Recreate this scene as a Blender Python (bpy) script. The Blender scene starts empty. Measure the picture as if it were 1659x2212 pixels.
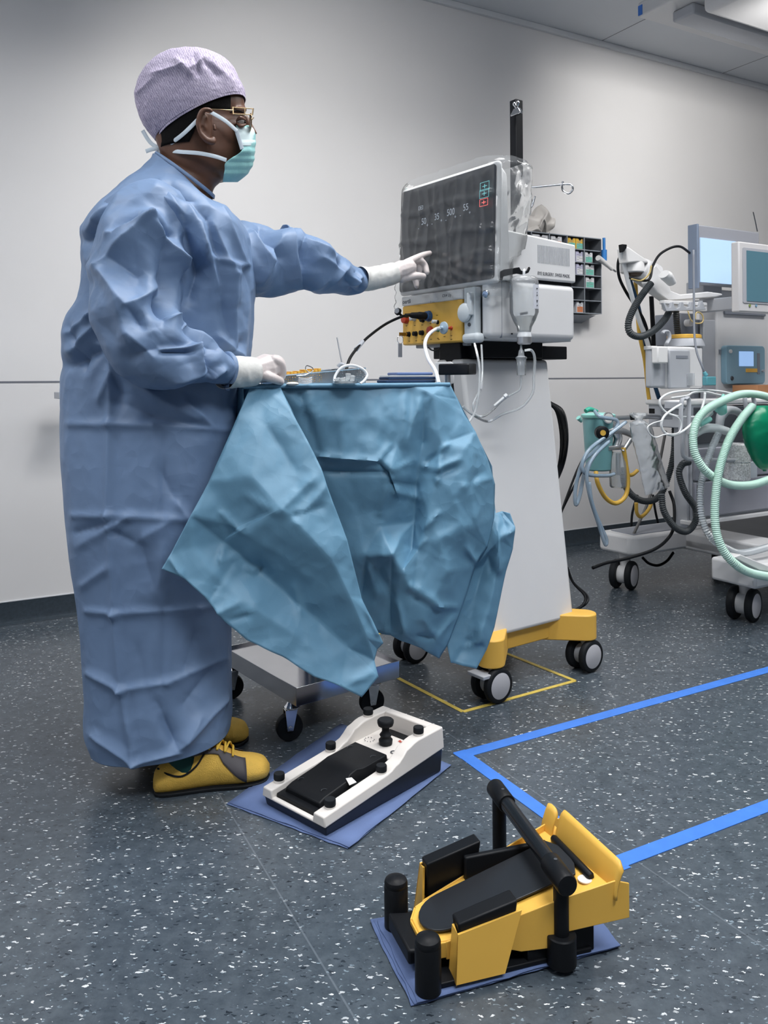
import bpy, bmesh, math, random
import numpy as np
from mathutils import Vector, Matrix, noise, geometry
random.seed(7)
sc = bpy.context.scene
COL = sc.collection
PI = math.pi

# ---------------------------------------------------------------- camera
F_PX, CX, PY, CAM_H = 1778.0, 829.5, 822.0, 0.95
ROLL = 0.0072
CAM = Vector((0, 0, CAM_H))
RV = Vector((math.cos(ROLL), 0, -math.sin(ROLL)))
UV = Vector((math.sin(ROLL), 0, math.cos(ROLL)))
FV = Vector((0, 1, 0))
cd = bpy.data.cameras.new('camera')
cam = bpy.data.objects.new('camera', cd); COL.objects.link(cam)
cd.sensor_fit = 'HORIZONTAL'; cd.sensor_width = 36.0
cd.lens = F_PX / 1659 * 36.0
cd.shift_y = -(1106 - PY) / 1659
cd.clip_start = 0.02
cam.matrix_world = Matrix(((RV.x, UV.x, -FV.x, CAM.x), (RV.y, UV.y, -FV.y, CAM.y), (RV.z, UV.z, -FV.z, CAM.z), (0, 0, 0, 1)))
sc.camera = cam

# ---------------------------------------------------------------- light, exposure
sc.view_settings.view_transform = 'Standard'
sc.view_settings.look = 'None'
sc.view_settings.gamma = 1.0
sc.view_settings.use_curve_mapping = False
sc.view_settings.exposure = 0.0
w = bpy.data.worlds.new('world'); sc.world = w; w.use_nodes = True
w.node_tree.nodes['Background'].inputs[0].default_value = (0.5, 0.56, 0.66, 1)
w.node_tree.nodes['Background'].inputs[1].default_value = 0.25

def area(name, loc, target, sx, sy, power, color=(1, 1, 1), spread=180):
    l = bpy.data.lights.new(name, 'AREA'); l.shape = 'RECTANGLE'; l.size = sx; l.size_y = sy
    l.energy = power; l.color = color; l.spread = math.radians(spread)
    o = bpy.data.objects.new(name, l); COL.objects.link(o); o.location = loc
    d = Vector(target) - Vector(loc)
    o.rotation_euler = d.to_track_quat('-Z', 'Y').to_euler()
    return o
def spot(name, loc, target, power, ang, blend=1.0, r=0.1, color=(1, 1, 1)):
    l = bpy.data.lights.new(name, 'SPOT'); l.energy = power; l.spot_size = math.radians(ang); l.spot_blend = blend
    l.shadow_soft_size = r; l.color = color
    o = bpy.data.objects.new(name, l); COL.objects.link(o); o.location = loc
    d = Vector(target) - Vector(loc)
    o.rotation_euler = d.to_track_quat('-Z', 'Y').to_euler()
    return o

CEIL = 2.93
def panel(x, y, sx, sy, p, c=(1, 1, 1), ang=29.8, spread=150):
    o = area('ceiling_panel_light', (x, y, CEIL - 0.06), (x, y, 0), sx, sy, p, c, spread); o.rotation_euler = (0, 0, math.radians(ang)); return o
panel(0.25, 2.15, 1.2, 0.6, 32, (1.0, 0.98, 0.96))
panel(2.1, 2.9, 1.2, 0.6, 34, (1.0, 0.98, 0.96))
panel(-1.9, 1.3, 1.2, 0.6, 24, (0.97, 0.98, 1.0))
panel(1.0, 0.2, 1.2, 0.6, 46, (0.96, 0.98, 1.0))
spot('ceiling_downlight', (1.95, 3.45, 2.60), (1.90, 5.0, 2.2), 105, 105, 1.0, 0.12, (1.0, 0.97, 0.93))
spot('ceiling_downlight', (-0.1, 2.3, 2.8), (-0.25, 3.95, 1.45), 70, 100, 1.0, 0.12, (1.0, 0.97, 0.93))
spot('ceiling_downlight', (-1.7, 1.7, 2.8), (-1.9, 3.0, 1.6), 14, 80, 1.0, 0.12, (1.0, 0.97, 0.93))
# added unseen area lights pointing up, to brighten the dark ceiling
for x_, y_, p_ in ((1.6, 1.3, 26), (-1.0, 0.4, 14)):
    u = area('added_uplight', (x_, y_, 2.35), (x_, y_, 3.0), 1.4, 0.25, p_ * 1.3, (0.97, 0.98, 1.0), 170)

# ---------------------------------------------------------------- pixel helpers
def W(px, py, Y):
    px = float(px); py = float(py); Y = float(Y)
    xc = (px - CX) / F_PX; yc = -(py - PY) / F_PX
    return CAM + Y * (FV + xc * RV + yc * UV)
def FL(px, py, z=0.0):
    xc = (px - CX) / F_PX; yc = -(py - PY) / F_PX
    d = FV + xc * RV + yc * UV
    return CAM + ((z - CAM_H) / d.z) * d
def V(*a): return Vector(a)
class Fr:
    def __init__(s, o, ang=None, d=None, z=0.0):
        if d is None: d = (math.cos(ang), math.sin(ang))
        s.o = Vector((o[0], o[1], z)); dd = Vector((d[0], d[1], 0)).normalized()
        s.a = dd; s.b = Vector((-dd.y, dd.x, 0)); s.c = Vector((0, 0, 1))
    def p(s, a, b, z=0.0): return s.o + a * s.a + b * s.b + z * s.c
    def d(s, a, b, z=0.0): return a * s.a + b * s.b + z * s.c

# ---------------------------------------------------------------- materials
MATS = {}
def nodes(m):
    m.use_nodes = True
    nt = m.node_tree
    return nt, nt.nodes, nt.links, nt.nodes['Principled BSDF']
def mat(name, rgb, rough=0.5, metal=0.0, var=0.0, vscale=8.0, bump=0.0, bscale=200.0, spec=0.5, coat=0.0, trans=0.0, alpha=1.0, emis=None, estr=0.0, sheen=0.0, ior=1.45):
    if name in MATS: return MATS[name]
    m = bpy.data.materials.new(name); nt, N, L, B = nodes(m)
    B.inputs['Base Color'].default_value = (*rgb, 1); B.inputs['Roughness'].default_value = rough
    B.inputs['Metallic'].default_value = metal; B.inputs['Specular IOR Level'].default_value = spec
    B.inputs['Coat Weight'].default_value = coat; B.inputs['Transmission Weight'].default_value = trans
    B.inputs['Alpha'].default_value = alpha; B.inputs['IOR'].default_value = ior
    if sheen: B.inputs['Sheen Weight'].default_value = sheen
    if emis: B.inputs['Emission Color'].default_value = (*emis, 1); B.inputs['Emission Strength'].default_value = estr
    tc = N.new('ShaderNodeTexCoord')
    n = N.new('ShaderNodeTexNoise'); n.inputs['Scale'].default_value = vscale; n.inputs['Detail'].default_value = 3
    L.new(tc.outputs['Object'], n.inputs['Vector'])
    if var > 0:
        r = N.new('ShaderNodeMapRange'); r.inputs['To Min'].default_value = 1 - var; r.inputs['To Max'].default_value = 1 + var
        r.inputs['From Min'].default_value = 0.3; r.inputs['From Max'].default_value = 0.7
        L.new(n.outputs[0], r.inputs[0])
        mx = N.new('ShaderNodeVectorMath'); mx.operation = 'SCALE'; mx.inputs[0].default_value = rgb
        L.new(r.outputs[0], mx.inputs['Scale']); L.new(mx.outputs[0], B.inputs['Base Color'])
    rr = N.new('ShaderNodeMapRange'); rr.inputs['To Min'].default_value = max(0, rough - 0.04); rr.inputs['To Max'].default_value = min(1, rough + 0.04)
    L.new(n.outputs[0], rr.inputs[0]); L.new(rr.outputs[0], B.inputs['Roughness'])
    if bump > 0:
        nb = N.new('ShaderNodeTexNoise'); nb.inputs['Scale'].default_value = bscale; nb.inputs['Detail'].default_value = 4
        L.new(tc.outputs['Object'], nb.inputs['Vector'])
        b = N.new('ShaderNodeBump'); b.inputs['Strength'].default_value = bump; b.inputs['Distance'].default_value = 0.002
        L.new(nb.outputs[0], b.inputs['Height']); L.new(b.outputs[0], B.inputs['Normal'])
    MATS[name] = m
    return m
def film(name, rgb, opac=0.12, rough=0.08, scale=30.0, bump=0.6):
    """thin clear plastic film: transparent mixed with a glossy and a faint diffuse part"""
    if name in MATS: return MATS[name]
    m = bpy.data.materials.new(name); nt, N, L, B = nodes(m)
    B.inputs['Base Color'].default_value = (*rgb, 1); B.inputs['Roughness'].default_value = rough
    B.inputs['Specular IOR Level'].default_value = 1.0
    T = N.new('ShaderNodeBsdfTransparent'); T.inputs[0].default_value = (0.97, 0.98, 0.98, 1)
    G = N.new('ShaderNodeBsdfGlossy'); G.inputs['Roughness'].default_value = rough
    fr = N.new('ShaderNodeFresnel'); fr.inputs[0].default_value = 1.28
    tc = N.new('ShaderNodeTexCoord'); nb = N.new('ShaderNodeTexNoise'); nb.inputs['Scale'].default_value = scale; nb.inputs['Detail'].default_value = 3
    L.new(tc.outputs['Object'], nb.inputs['Vector'])
    b = N.new('ShaderNodeBump'); b.inputs['Strength'].default_value = bump; b.inputs['Distance'].default_value = 0.01
    L.new(nb.outputs[0], b.inputs['Height'])
    L.new(b.outputs[0], G.inputs['Normal']); L.new(b.outputs[0], fr.inputs['Normal'])
    m1 = N.new('ShaderNodeMixShader'); m1.inputs[0].default_value = opac
    L.new(T.outputs[0], m1.inputs[1]); L.new(B.outputs[0], m1.inputs[2])
    m2 = N.new('ShaderNodeMixShader'); L.new(fr.outputs[0], m2.inputs[0]); L.new(m1.outputs[0], m2.inputs[1]); L.new(G.outputs[0], m2.inputs[2])
    L.new(m2.outputs[0], N['Material Output'].inputs[0])
    MATS[name] = m
    return m

# ---------------------------------------------------------------- mesh builder
ORG = {}
def crom(pts, k=6):
    """Catmull-Rom resampling of a polyline"""
    P = [Vector(p) for p in pts]
    if len(P) < 3 or k <= 1: return P
    out = []
    for i in range(len(P) - 1):
        p0 = P[i - 1] if i > 0 else 2 * P[0] - P[1]
        p1, p2 = P[i], P[i + 1]
        p3 = P[i + 2] if i + 2 < len(P) else 2 * P[-1] - P[-2]
        for j in range(k):
            t = j / k
            out.append(0.5 * ((2 * p1) + (p2 - p0) * t + (2 * p0 - 5 * p1 + 4 * p2 - p3) * t * t + (3 * p1 - p0 - 3 * p2 + p3) * t ** 3))
    out.append(P[-1].copy())
    return out
def perp(d):
    d = d.normalized()
    u = d.cross(Vector((0, 0, 1)))
    if u.length < 1e-3: u = d.cross(Vector((1, 0, 0)))
    u.normalize()
    return u, d.cross(u).normalized()
class MB:
    def __init__(s): s.v = []; s.f = []; s.mi = []; s.cur = 0
    def add(s, vs, fs):
        o = len(s.v); s.v += [Vector(v) for v in vs]
        for f in fs: s.f.append([o + i for i in f]); s.mi.append(s.cur)
        return s
    def hexa(s, p):
        """p: 4 bottom + 4 top"""
        return s.add(p, [(3, 2, 1, 0), (4, 5, 6, 7), (0, 1, 5, 4), (1, 2, 6, 5), (2, 3, 7, 6), (3, 0, 4, 7)])
    def box(s, fr, a0, a1, b0, b1, z0, z1):
        return s.hexa([fr.p(a0, b0, z0), fr.p(a1, b0, z0), fr.p(a1, b1, z0), fr.p(a0, b1, z0), fr.p(a0, b0, z1), fr.p(a1, b0, z1), fr.p(a1, b1, z1), fr.p(a0, b1, z1)])
    def prism(s, poly, off):
        n = len(poly); off = Vector(off)
        P = [Vector(p) for p in poly]
        s.add(P + [p + off for p in P], [list(range(n - 1, -1, -1)), list(range(n, 2 * n))] + [(i, (i + 1) % n, n + (i + 1) % n, n + i) for i in range(n)])
        return s
    def ring_loft(s, rings, cap=True, close=True):
        n = len(rings[0]); vs = [p for r in rings for p in r]; fs = []
        for i in range(len(rings) - 1):
            for j in range(n if close else n - 1):
                fs.append((i * n + j, i * n + (j + 1) % n, (i + 1) * n + (j + 1) % n, (i + 1) * n + j))
        if cap:
            fs.append(list(range(n - 1, -1, -1))); fs.append([(len(rings) - 1) * n + j for j in range(n)])
        return s.add(vs, fs)
    def tube(s, pts, r, n=10, k=6, cap=True, corr=None, flat=None):
        """round tube along a path; r number or list; corr=(pitch, amp) makes it corrugated"""
        P = crom(pts, k)
        rr = r if isinstance(r, (list, tuple)) else [r] * len(pts)
        R = []
        for i in range(len(P)):
            t = i / (len(P) - 1) * (len(rr) - 1); a = int(min(t, len(rr) - 2)) if len(rr) > 1 else 0
            R.append(rr[a] + (rr[min(a + 1, len(rr) - 1)] - rr[a]) * (t - a))
        if corr:
            pitch, amp = corr
            Q, S, L = [], [], 0.0
            acc = [0.0]
            for i in range(1, len(P)): acc.append(acc[-1] + (P[i] - P[i - 1]).length)
            tot = acc[-1]; m = max(4, int(tot / pitch) * 4); j = 0
            for i in range(m + 1):
                d = tot * i / m
                while j < len(acc) - 2 and acc[j + 1] < d: j += 1
                t = (d - acc[j]) / max(1e-9, acc[j + 1] - acc[j])
                Q.append(P[j].lerp(P[j + 1], t)); S.append(R[j] + (R[j + 1] - R[j]) * t + (amp, 0, -amp, 0)[i % 4])
            P, R = Q, S
        u = None; rings = []
        for i in range(len(P)):
            d = (P[min(i + 1, len(P) - 1)] - P[max(i - 1, 0)])
            if d.length < 1e-9: d = Vector((0, 0, 1))
            d.normalize()
            if u is None: u, v = perp(d)
            else:
                u = u - d * u.dot(d)
                if u.length < 1e-6: u, v = perp(d)
                u.normalize(); v = d.cross(u)
            fl = flat or (1, 1)
            rings.append([P[i] + R[i] * (math.cos(2 * PI * j / n) * u * fl[0] + math.sin(2 * PI * j / n) * v * fl[1]) for j in range(n)])
        return s.ring_loft(rings, cap)
    def cyl(s, p0, p1, r0, r1=None, n=24):
        p0, p1 = Vector(p0), Vector(p1)
        return s.lathe(p0, p1 - p0, [(r0, 0), (r0 if r1 is None else r1, (p1 - p0).length)], n)
    def lathe(s, o, axis, prof, n=28, cap=True):
        o = Vector(o); d = Vector(axis).normalized(); u, v = perp(d)
        rings = [[o + d * h + max(r, 1e-5) * (math.cos(2 * PI * j / n) * u + math.sin(2 * PI * j / n) * v) for j in range(n)] for r, h in prof]
        return s.ring_loft(rings, cap)
    def ell(s, c, rx, ry, rz, fr=None, n=16, m=10):
        c = Vector(c); A, B, C_ = (fr.a, fr.b, fr.c) if fr else (Vector((1, 0, 0)), Vector((0, 1, 0)), Vector((0, 0, 1)))
        rings = []
        for i in range(m + 1):
            ph = -PI / 2 + PI * i / m
            rings.append([c + max(math.cos(ph), 1e-4) * (rx * math.cos(2 * PI * j / n) * A + ry * math.sin(2 * PI * j / n) * B) + rz * math.sin(ph) * C_ for j in range(n)])
        return s.ring_loft(rings, True)
    def build(s, name, m, parent=None, bevel=0, seg=2, angle=35, solid=0, sub=0, weld=False, label=None, origin=None):
        me = bpy.data.meshes.new(name)
        if parent is not None: org = ORG[parent.name]
        elif origin is not None: org = Vector(origin)
        else:
            lo = Vector((min(v.x for v in s.v), min(v.y for v in s.v), min(v.z for v in s.v)))
            hi = Vector((max(v.x for v in s.v), max(v.y for v in s.v), 0))
            org = Vector(((lo.x + hi.x) / 2, (lo.y + hi.y) / 2, lo.z))
        me.from_pydata([v - org for v in s.v], [], s.f)
        for mm in (m if isinstance(m, (list, tuple)) else [m]): me.materials.append(mm)
        if isinstance(m, (list, tuple)): me.polygons.foreach_set('material_index', s.mi)
        bm = bmesh.new(); bm.from_mesh(me)
        if weld: bmesh.ops.remove_doubles(bm, verts=bm.verts, dist=1e-5)
        bmesh.ops.recalc_face_normals(bm, faces=bm.faces)
        bm.to_mesh(me); bm.free()
        me.polygons.foreach_set('use_smooth', [True] * len(me.polygons))
        if angle < 180: me.set_sharp_from_angle(angle=math.radians(angle))
        me.update()
        o = bpy.data.objects.new(name, me); COL.objects.link(o)
        ORG[o.name] = org
        if parent is not None: o.parent = parent
        else: o.location = org
        if bevel:
            b = o.modifiers.new('bevel', 'BEVEL'); b.width = bevel; b.segments = seg; b.limit_method = 'ANGLE'; b.angle_limit = math.radians(40)
        if solid:
            b = o.modifiers.new('solid', 'SOLIDIFY'); b.thickness = solid; b.offset = 0
        if sub:
            b = o.modifiers.new('sub', 'SUBSURF'); b.levels = sub; b.render_levels = sub
        if label: o['label'] = label
        return o
def tag(o, label=None, cat=None, group=None, kind=None):
    if label: o['label'] = label
    if cat: o['category'] = cat
    if group: o['group'] = group
    if kind: o['kind'] = kind
    return o
def thing(name, label, cat, loc, group=None):
    o = bpy.data.objects.new(name, None); COL.objects.link(o); o.location = loc; o.empty_display_size = 0.05
    ORG[o.name] = Vector(loc)
    return tag(o, label, cat, group)
def lettering(txt, size, pos, xdir, ydir, m, parent, name='lettering', align='LEFT', extrude=0.0002, bold=0.0, xs=1.0):
    """raised writing: a text turned into a mesh lying on the plane (xdir, ydir) at pos"""
    cu = bpy.data.curves.new('text', 'FONT'); cu.body = txt; cu.size = size; cu.extrude = extrude; cu.align_x = align; cu.offset = bold
    to = bpy.data.objects.new('text', cu); COL.objects.link(to)
    bpy.context.view_layer.update()
    dg = bpy.context.evaluated_depsgraph_get()
    me = bpy.data.meshes.new_from_object(to.evaluated_get(dg))
    bpy.data.objects.remove(to); bpy.data.curves.remove(cu)
    x = Vector(xdir).normalized(); y = Vector(ydir).normalized(); z = x.cross(y)
    org = ORG[parent.name]; pos = Vector(pos)
    for v in me.vertices: v.co = pos + v.co.x * xs * x + v.co.y * y + v.co.z * z - org
    me.materials.clear(); me.materials.append(m)
    o = bpy.data.objects.new(name, me); COL.objects.link(o); o.parent = parent; ORG[o.name] = org
    return o
def rrect(fr, a0, a1, z0, z1, b, r, n=5, plane='az'):
    """rounded rectangle outline in a frame's a-z plane (or a-b plane at z=b)"""
    out = []
    for (ca, cz, s0) in ((a1 - r, z1 - r, 0), (a0 + r, z1 - r, 90), (a0 + r, z0 + r, 180), (a1 - r, z0 + r, 270)):
        for i in range(n + 1):
            t = math.radians(s0 + 90 * i / n)
            x, z = ca + r * math.cos(t), cz + r * math.sin(t)
            out.append(fr.p(x, b, z) if plane == 'az' else (fr.p(b, x, z) if plane == 'bz' else fr.p(x, z, b)))
    return out
# ================================================================ materials
def floor_material():
    m = bpy.data.materials.new('speckled_vinyl'); nt, N, L, B = nodes(m)
    geo = N.new('ShaderNodeNewGeometry')
    def math_(op, a, b=None, c=None):
        n = N.new('ShaderNodeMath'); n.operation = op
        for i, x in enumerate((a, b, c)):
            if x is None: continue
            if isinstance(x, (int, float)): n.inputs[i].default_value = x
            else: L.new(x, n.inputs[i])
        return n.outputs[0]
    base = N.new('ShaderNodeTexNoise'); base.inputs['Scale'].default_value = 30; base.inputs['Detail'].default_value = 8; base.inputs['Roughness'].default_value = 0.72
    L.new(geo.outputs['Position'], base.inputs['Vector'])
    cr = N.new('ShaderNodeValToRGB')
    cr.color_ramp.elements[0].position = 0.36; cr.color_ramp.elements[0].color = (0.044, 0.058, 0.073, 1)
    cr.color_ramp.elements[1].position = 0.66; cr.color_ramp.elements[1].color = (0.080, 0.100, 0.120, 1)
    L.new(base.outputs[0], cr.inputs[0])
    col = cr.outputs[0]
    wn = N.new('ShaderNodeTexNoise'); wn.inputs['Scale'].default_value = 120; wn.inputs['Detail'].default_value = 2
    L.new(geo.outputs['Position'], wn.inputs['Vector'])
    def chips(col, rot, sc, stretch, thr, keep, color, seed):
        mp = N.new('ShaderNodeMapping'); mp.inputs['Rotation'].default_value = (0, 0, rot); mp.inputs['Location'].default_value = (seed, seed * 1.7, 0)
        mp.inputs['Scale'].default_value = (sc, sc * stretch, 0)
        dv = N.new('ShaderNodeVectorMath'); dv.operation = 'MULTIPLY_ADD'
        L.new(wn.outputs['Color'], dv.inputs[0]); dv.inputs[1].default_value = (0.012, 0.012, 0); L.new(geo.outputs['Position'], dv.inputs[2])
        L.new(dv.outputs[0], mp.inputs['Vector'])
        vo = N.new('ShaderNodeTexVoronoi'); vo.voronoi_dimensions = '2D'; vo.inputs['Scale'].default_value = 1.0; vo.inputs['Randomness'].default_value = 1.0
        L.new(mp.outputs[0], vo.inputs['Vector'])
        sp = N.new('ShaderNodeSeparateColor'); L.new(vo.outputs['Color'], sp.inputs[0])
        k = math_('GREATER_THAN', sp.outputs[0], 1 - keep)
        t = math_('MULTIPLY', sp.outputs[1], thr)
        inside = math_('LESS_THAN', vo.outputs['Distance'], t)
        f = math_('MULTIPLY', k, inside)
        f = math_('MULTIPLY', f, math_('MULTIPLY_ADD', sp.outputs[2], 0.7, 0.3))
        mx = N.new('ShaderNodeMix'); mx.data_type = 'RGBA'
        L.new(f, mx.inputs[0]); L.new(col, mx.inputs[6]); mx.inputs[7].default_value = (*color, 1)
        return mx.outputs[2]
    W_ = (0.80, 0.84, 0.86); D_ = (0.012, 0.018, 0.026); G_ = (0.24, 0.31, 0.36)
    col = chips(col, 0.3, 70, 2.4, 0.26, 0.16, G_, 9.1)
    col = chips(col, 1.9, 76, 2.8, 0.26, 0.16, G_, 5.3)
    col = chips(col, 2.6, 52, 2.6, 0.30, 0.22, D_, 3.2)
    col = chips(col, 0.9, 60, 3.0, 0.30, 0.22, D_, 7.7)
    col = chips(col, 0.2, 56, 2.7, 0.28, 0.08, W_, 1.2)
    col = chips(col, 1.1, 54, 2.9, 0.30, 0.07, W_, 4.4)
    col = chips(col, 2.2, 60, 3.0, 0.30, 0.08, W_, 8.6)
    col = chips(col, 0.7, 30, 1.9, 0.17, 0.10, (0.70, 0.73, 0.74), 6.6)
    # welded joints between the vinyl tiles
    xyz = N.new('ShaderNodeSeparateXYZ'); L.new(geo.outputs['Position'], xyz.inputs[0])
    def joint(col, p, d):
        nx, ny = -d[1], d[0]; c = p[0] * nx + p[1] * ny
        e = math_('ADD', math_('MULTIPLY', xyz.outputs[0], nx), math_('MULTIPLY', xyz.outputs[1], ny))
        e = math_('ABSOLUTE', math_('SUBTRACT', e, c))
        f = math_('MULTIPLY', math_('LESS_THAN', e, 0.0016), 0.35)
        mx = N.new('ShaderNodeMix'); mx.data_type = 'RGBA'
        L.new(f, mx.inputs[0]); L.new(col, mx.inputs[6]); mx.inputs[7].default_value = (0.20, 0.23, 0.26, 1)
        return mx.outputs[2]
    for a, b in (((1080, 1660), (1353, 1845)), ((500, 1760), (700, 2090))):
        p, q = FL(*a), FL(*b); d = (q - p).normalized(); col = joint(col, p, d)
    L.new(col, B.inputs['Base Color'])
    rn = N.new('ShaderNodeTexNoise'); rn.inputs['Scale'].default_value = 3.0; rn.inputs['Detail'].default_value = 4
    L.new(geo.outputs['Position'], rn.inputs['Vector'])
    rr = N.new('ShaderNodeMapRange'); rr.inputs['To Min'].default_value = 0.22; rr.inputs['To Max'].default_value = 0.36
    L.new(rn.outputs[0], rr.inputs[0]); L.new(rr.outputs[0], B.inputs['Roughness'])
    B.inputs['Specular IOR Level'].default_value = 0.5
    b = N.new('ShaderNodeBump'); b.inputs['Strength'].default_value = 0.10; b.inputs['Distance'].default_value = 0.002
    L.new(base.outputs[0], b.inputs['Height']); L.new(b.outputs[0], B.inputs['Normal'])
    return m
M_FLOOR = floor_material()
M_WALL = mat('wall_laminate', (0.74, 0.735, 0.74), 0.42, var=0.02, vscale=2.0)
M_CEIL = mat('ceiling_white', (0.62, 0.65, 0.69), 0.6, var=0.02, vscale=2.0)
M_GAP = mat('joint_grey', (0.16, 0.17, 0.20), 0.6)
M_TRIM = mat('trim_light', (0.66, 0.68, 0.71), 0.5)
M_WHITE = mat('powder_white', (0.74, 0.74, 0.745), 0.42, var=0.015, vscale=6)
M_WHITE2 = mat('plastic_white', (0.66, 0.665, 0.68), 0.38, var=0.02, vscale=6)
M_OFFW = mat('plastic_cream', (0.74, 0.70, 0.66), 0.45, bump=0.05, bscale=600)
M_LGREY = mat('plastic_light_grey', (0.42, 0.44, 0.48), 0.45, var=0.02)
M_MGREY = mat('plastic_mid_grey', (0.22, 0.24, 0.28), 0.5, var=0.03)
M_DGREY = mat('plastic_dark_grey', (0.055, 0.062, 0.075), 0.5)
M_BLACK = mat('plastic_black', (0.008, 0.009, 0.011), 0.42, bump=0.03, bscale=500, spec=.18)
M_BLACKG = mat('satin_black', (0.010, 0.011, 0.013), 0.25)
M_RUB = mat('rubber_black', (0.010, 0.012, 0.015), 0.6, spec=.25)
M_RUBG = mat('rubber_grey', (0.045, 0.055, 0.065), 0.55)
M_YEL = mat('paint_yellow', (0.84, 0.49, 0.085), 0.42, var=0.02)
M_CHR = mat('chrome', (0.82, 0.83, 0.85), 0.12, 1.0)
M_STEEL = mat('stainless_steel', (0.55, 0.55, 0.57), 0.16, 1.0, var=0.06, vscale=12)
M_ALU = mat('brushed_metal', (0.60, 0.61, 0.63), 0.35, 1.0)
M_GREYD = mat('wheel_disc_grey', (0.50, 0.50, 0.53), 0.45)
M_RED = mat('plastic_red', (0.50, 0.05, 0.02), 0.4)
M_BLUE = mat('plastic_blue', (0.03, 0.20, 0.55), 0.4)
M_TAPE = mat('tape_blue', (0.055, 0.20, 0.66), 0.42, var=0.06, vscale=25)
M_TAPEY = mat('tape_yellow', (0.62, 0.47, 0.10), 0.5, var=0.1, vscale=60)
M_CLEAR = film('clear_tubing', (0.80, 0.84, 0.87), 0.35, 0.15, 40, 0.1)
M_PVCW = mat('tubing_white', (0.78, 0.80, 0.82), 0.35)

# ================================================================ the room
WD = Vector((0.868, 0.4965, 0)).normalized(); WN = Vector((-WD.y, WD.x, 0))
WF = Fr((FL(0, 1350).x, FL(0, 1350).y), d=(WD.x, WD.y))          # a along the far wall, b away from the room
def slab(fr, a0, a1, b0, b1, z0, z1): return MB().box(fr, a0, a1, b0, b1, z0, z1)
A0, A1, B0 = -2.2, 6.0, -7.2
tag(slab(WF, A0, A1, B0, 0.1, -0.08, 0).build('floor', M_FLOOR), kind='structure')
tag(slab(WF, A0 - .1, A1 + .1, B0 - .1, 0.2, CEIL, CEIL + 0.1).build('ceiling', M_CEIL), kind='structure')
tag(slab(WF, A0 - .1, A1 + .1, 0, 0.1, 0, CEIL).build('wall_back', M_WALL), kind='structure')
tag(slab(WF, A0 - .1, A0, B0, 0, 0, CEIL).build('wall_left', M_WALL), kind='structure')
tag(slab(WF, A1, A1 + .1, B0, 0, 0, CEIL).build('wall_right', M_WALL), kind='structure')
tag(slab(WF, A0 - .1, A1 + .1, B0 - .1, B0, 0, CEIL).build('wall_front', M_WALL), kind='structure')
# coved vinyl skirting: the floor covering runs up the wall with a light edge on top
sk = []
prof = [(0, 0.0005), (-0.030, 0.0005), (-0.018, 0.003), (-0.008, 0.010), (-0.004, 0.022), (-0.003, 0.086), (0, 0.086)]
b = MB(); b.prism([WF.p(A0, q, z) for q, z in prof], WD * (A1 - A0))
M_SKIRT = mat('skirting_vinyl', (0.035, 0.048, 0.062), 0.35, var=0.15, vscale=90)
tag(b.build('baseboard_back', M_SKIRT), kind='structure')
tag(slab(WF, A0, A1, -0.004, 0, 0.086, 0.091).build('trim_1', M_TRIM, bevel=.001), kind='structure')
# joint between the wall panels at camera height, ceiling edge profile and ceiling joints
zs = W(0, 825.5, 3.236).z
tag(slab(WF, A0, A1, -0.0015, 0.0, zs - 0.0035, zs + 0.0035).build('trim_2', M_GAP), kind='structure')
tag(slab(WF, A0, A1, -0.022, 0, CEIL - 0.030, CEIL - 0.0005).build('trim_3', M_TRIM, bevel=.002), kind='structure')
j = MB()
for px in (1300, 1560):
    q = W(px, PY - (px - CX) * .0072 - 1, 1.0); d = (q - CAM); d.z = 0; d.normalize()
    # where that view direction meets the wall
    den = d.dot(WN); t = (WF.o - Vector((0, 0, 0))).dot(WN) / den; P = d * t
    a = (P - WF.o).dot(WD)
    j.box(WF, a - 0.002, a + 0.002, -3.2, -0.02, CEIL - 0.0012, CEIL)
tag(j.build('trim_4', M_GAP), kind='structure')

# canopy hanging from the ceiling, top right
CZ = 2.78
can = thing('ceiling_canopy', 'white flat canopy hanging under the ceiling at the top right corner with a louvred recess', 'air vent', W(1500, 60, 3.1))
def onz(px, py, z):
    xc = (px - CX) / F_PX; yc = -(py - PY) / F_PX
    d = FV + xc * RV + yc * UV
    return CAM + ((z - CAM_H) / d.z) * d
p0 = onz(1378, 38, CZ); CF = Fr((p0.x, p0.y), d=(WD.x, WD.y))
MB().box(CF, 0, 2.4, -1.3, 0, CZ, CZ + 0.075).build('housing', M_WHITE2, can, bevel=0.008)
MB().box(CF, 0.10, 2.2, -0.26, -0.13, CZ - 0.055, CZ).build('lower_rail', M_LGREY, can, bevel=0.01)
MB().box(CF, 0.06, 2.3, -1.2, -0.34, CZ - 0.10, CZ).build('louvre_box', M_WHITE2, can, bevel=0.03, seg=4)
s_ = MB()
for i in range(16): s_.box(CF, 0.50 + i * .05, 0.522 + i * .05, -1.1, -0.52, CZ - 0.103, CZ - 0.10)
s_.build('louvre_slots', M_BLACK, can)
MB().box(CF, -0.003, 0.0, -0.03, -0.004, CZ + .005, CZ + 0.055).build('blue_tag', M_TAPE, can, label='small blue tag')

# box fixed to the far wall, peeping out behind the gown
q = W(140, 855, 3.15); wb = thing('wall_bracket', 'small light grey bracket peeping out behind the left side of the gown', 'bracket', (q.x, q.y, q.z - .03))
BF = Fr((q.x, q.y), d=(WD.x, WD.y))
hh = Vector((0, 0, q.z))
MB().box(BF, -0.022, 0.10, 0.0, 0.12, q.z - 0.012, q.z + 0.014).build('shelf', M_LGREY, wb, bevel=.002)
MB().box(BF, 0.005, 0.03, 0.02, 0.12, q.z - 0.05, q.z - 0.012).build('support', M_MGREY, wb, bevel=.002)

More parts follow.
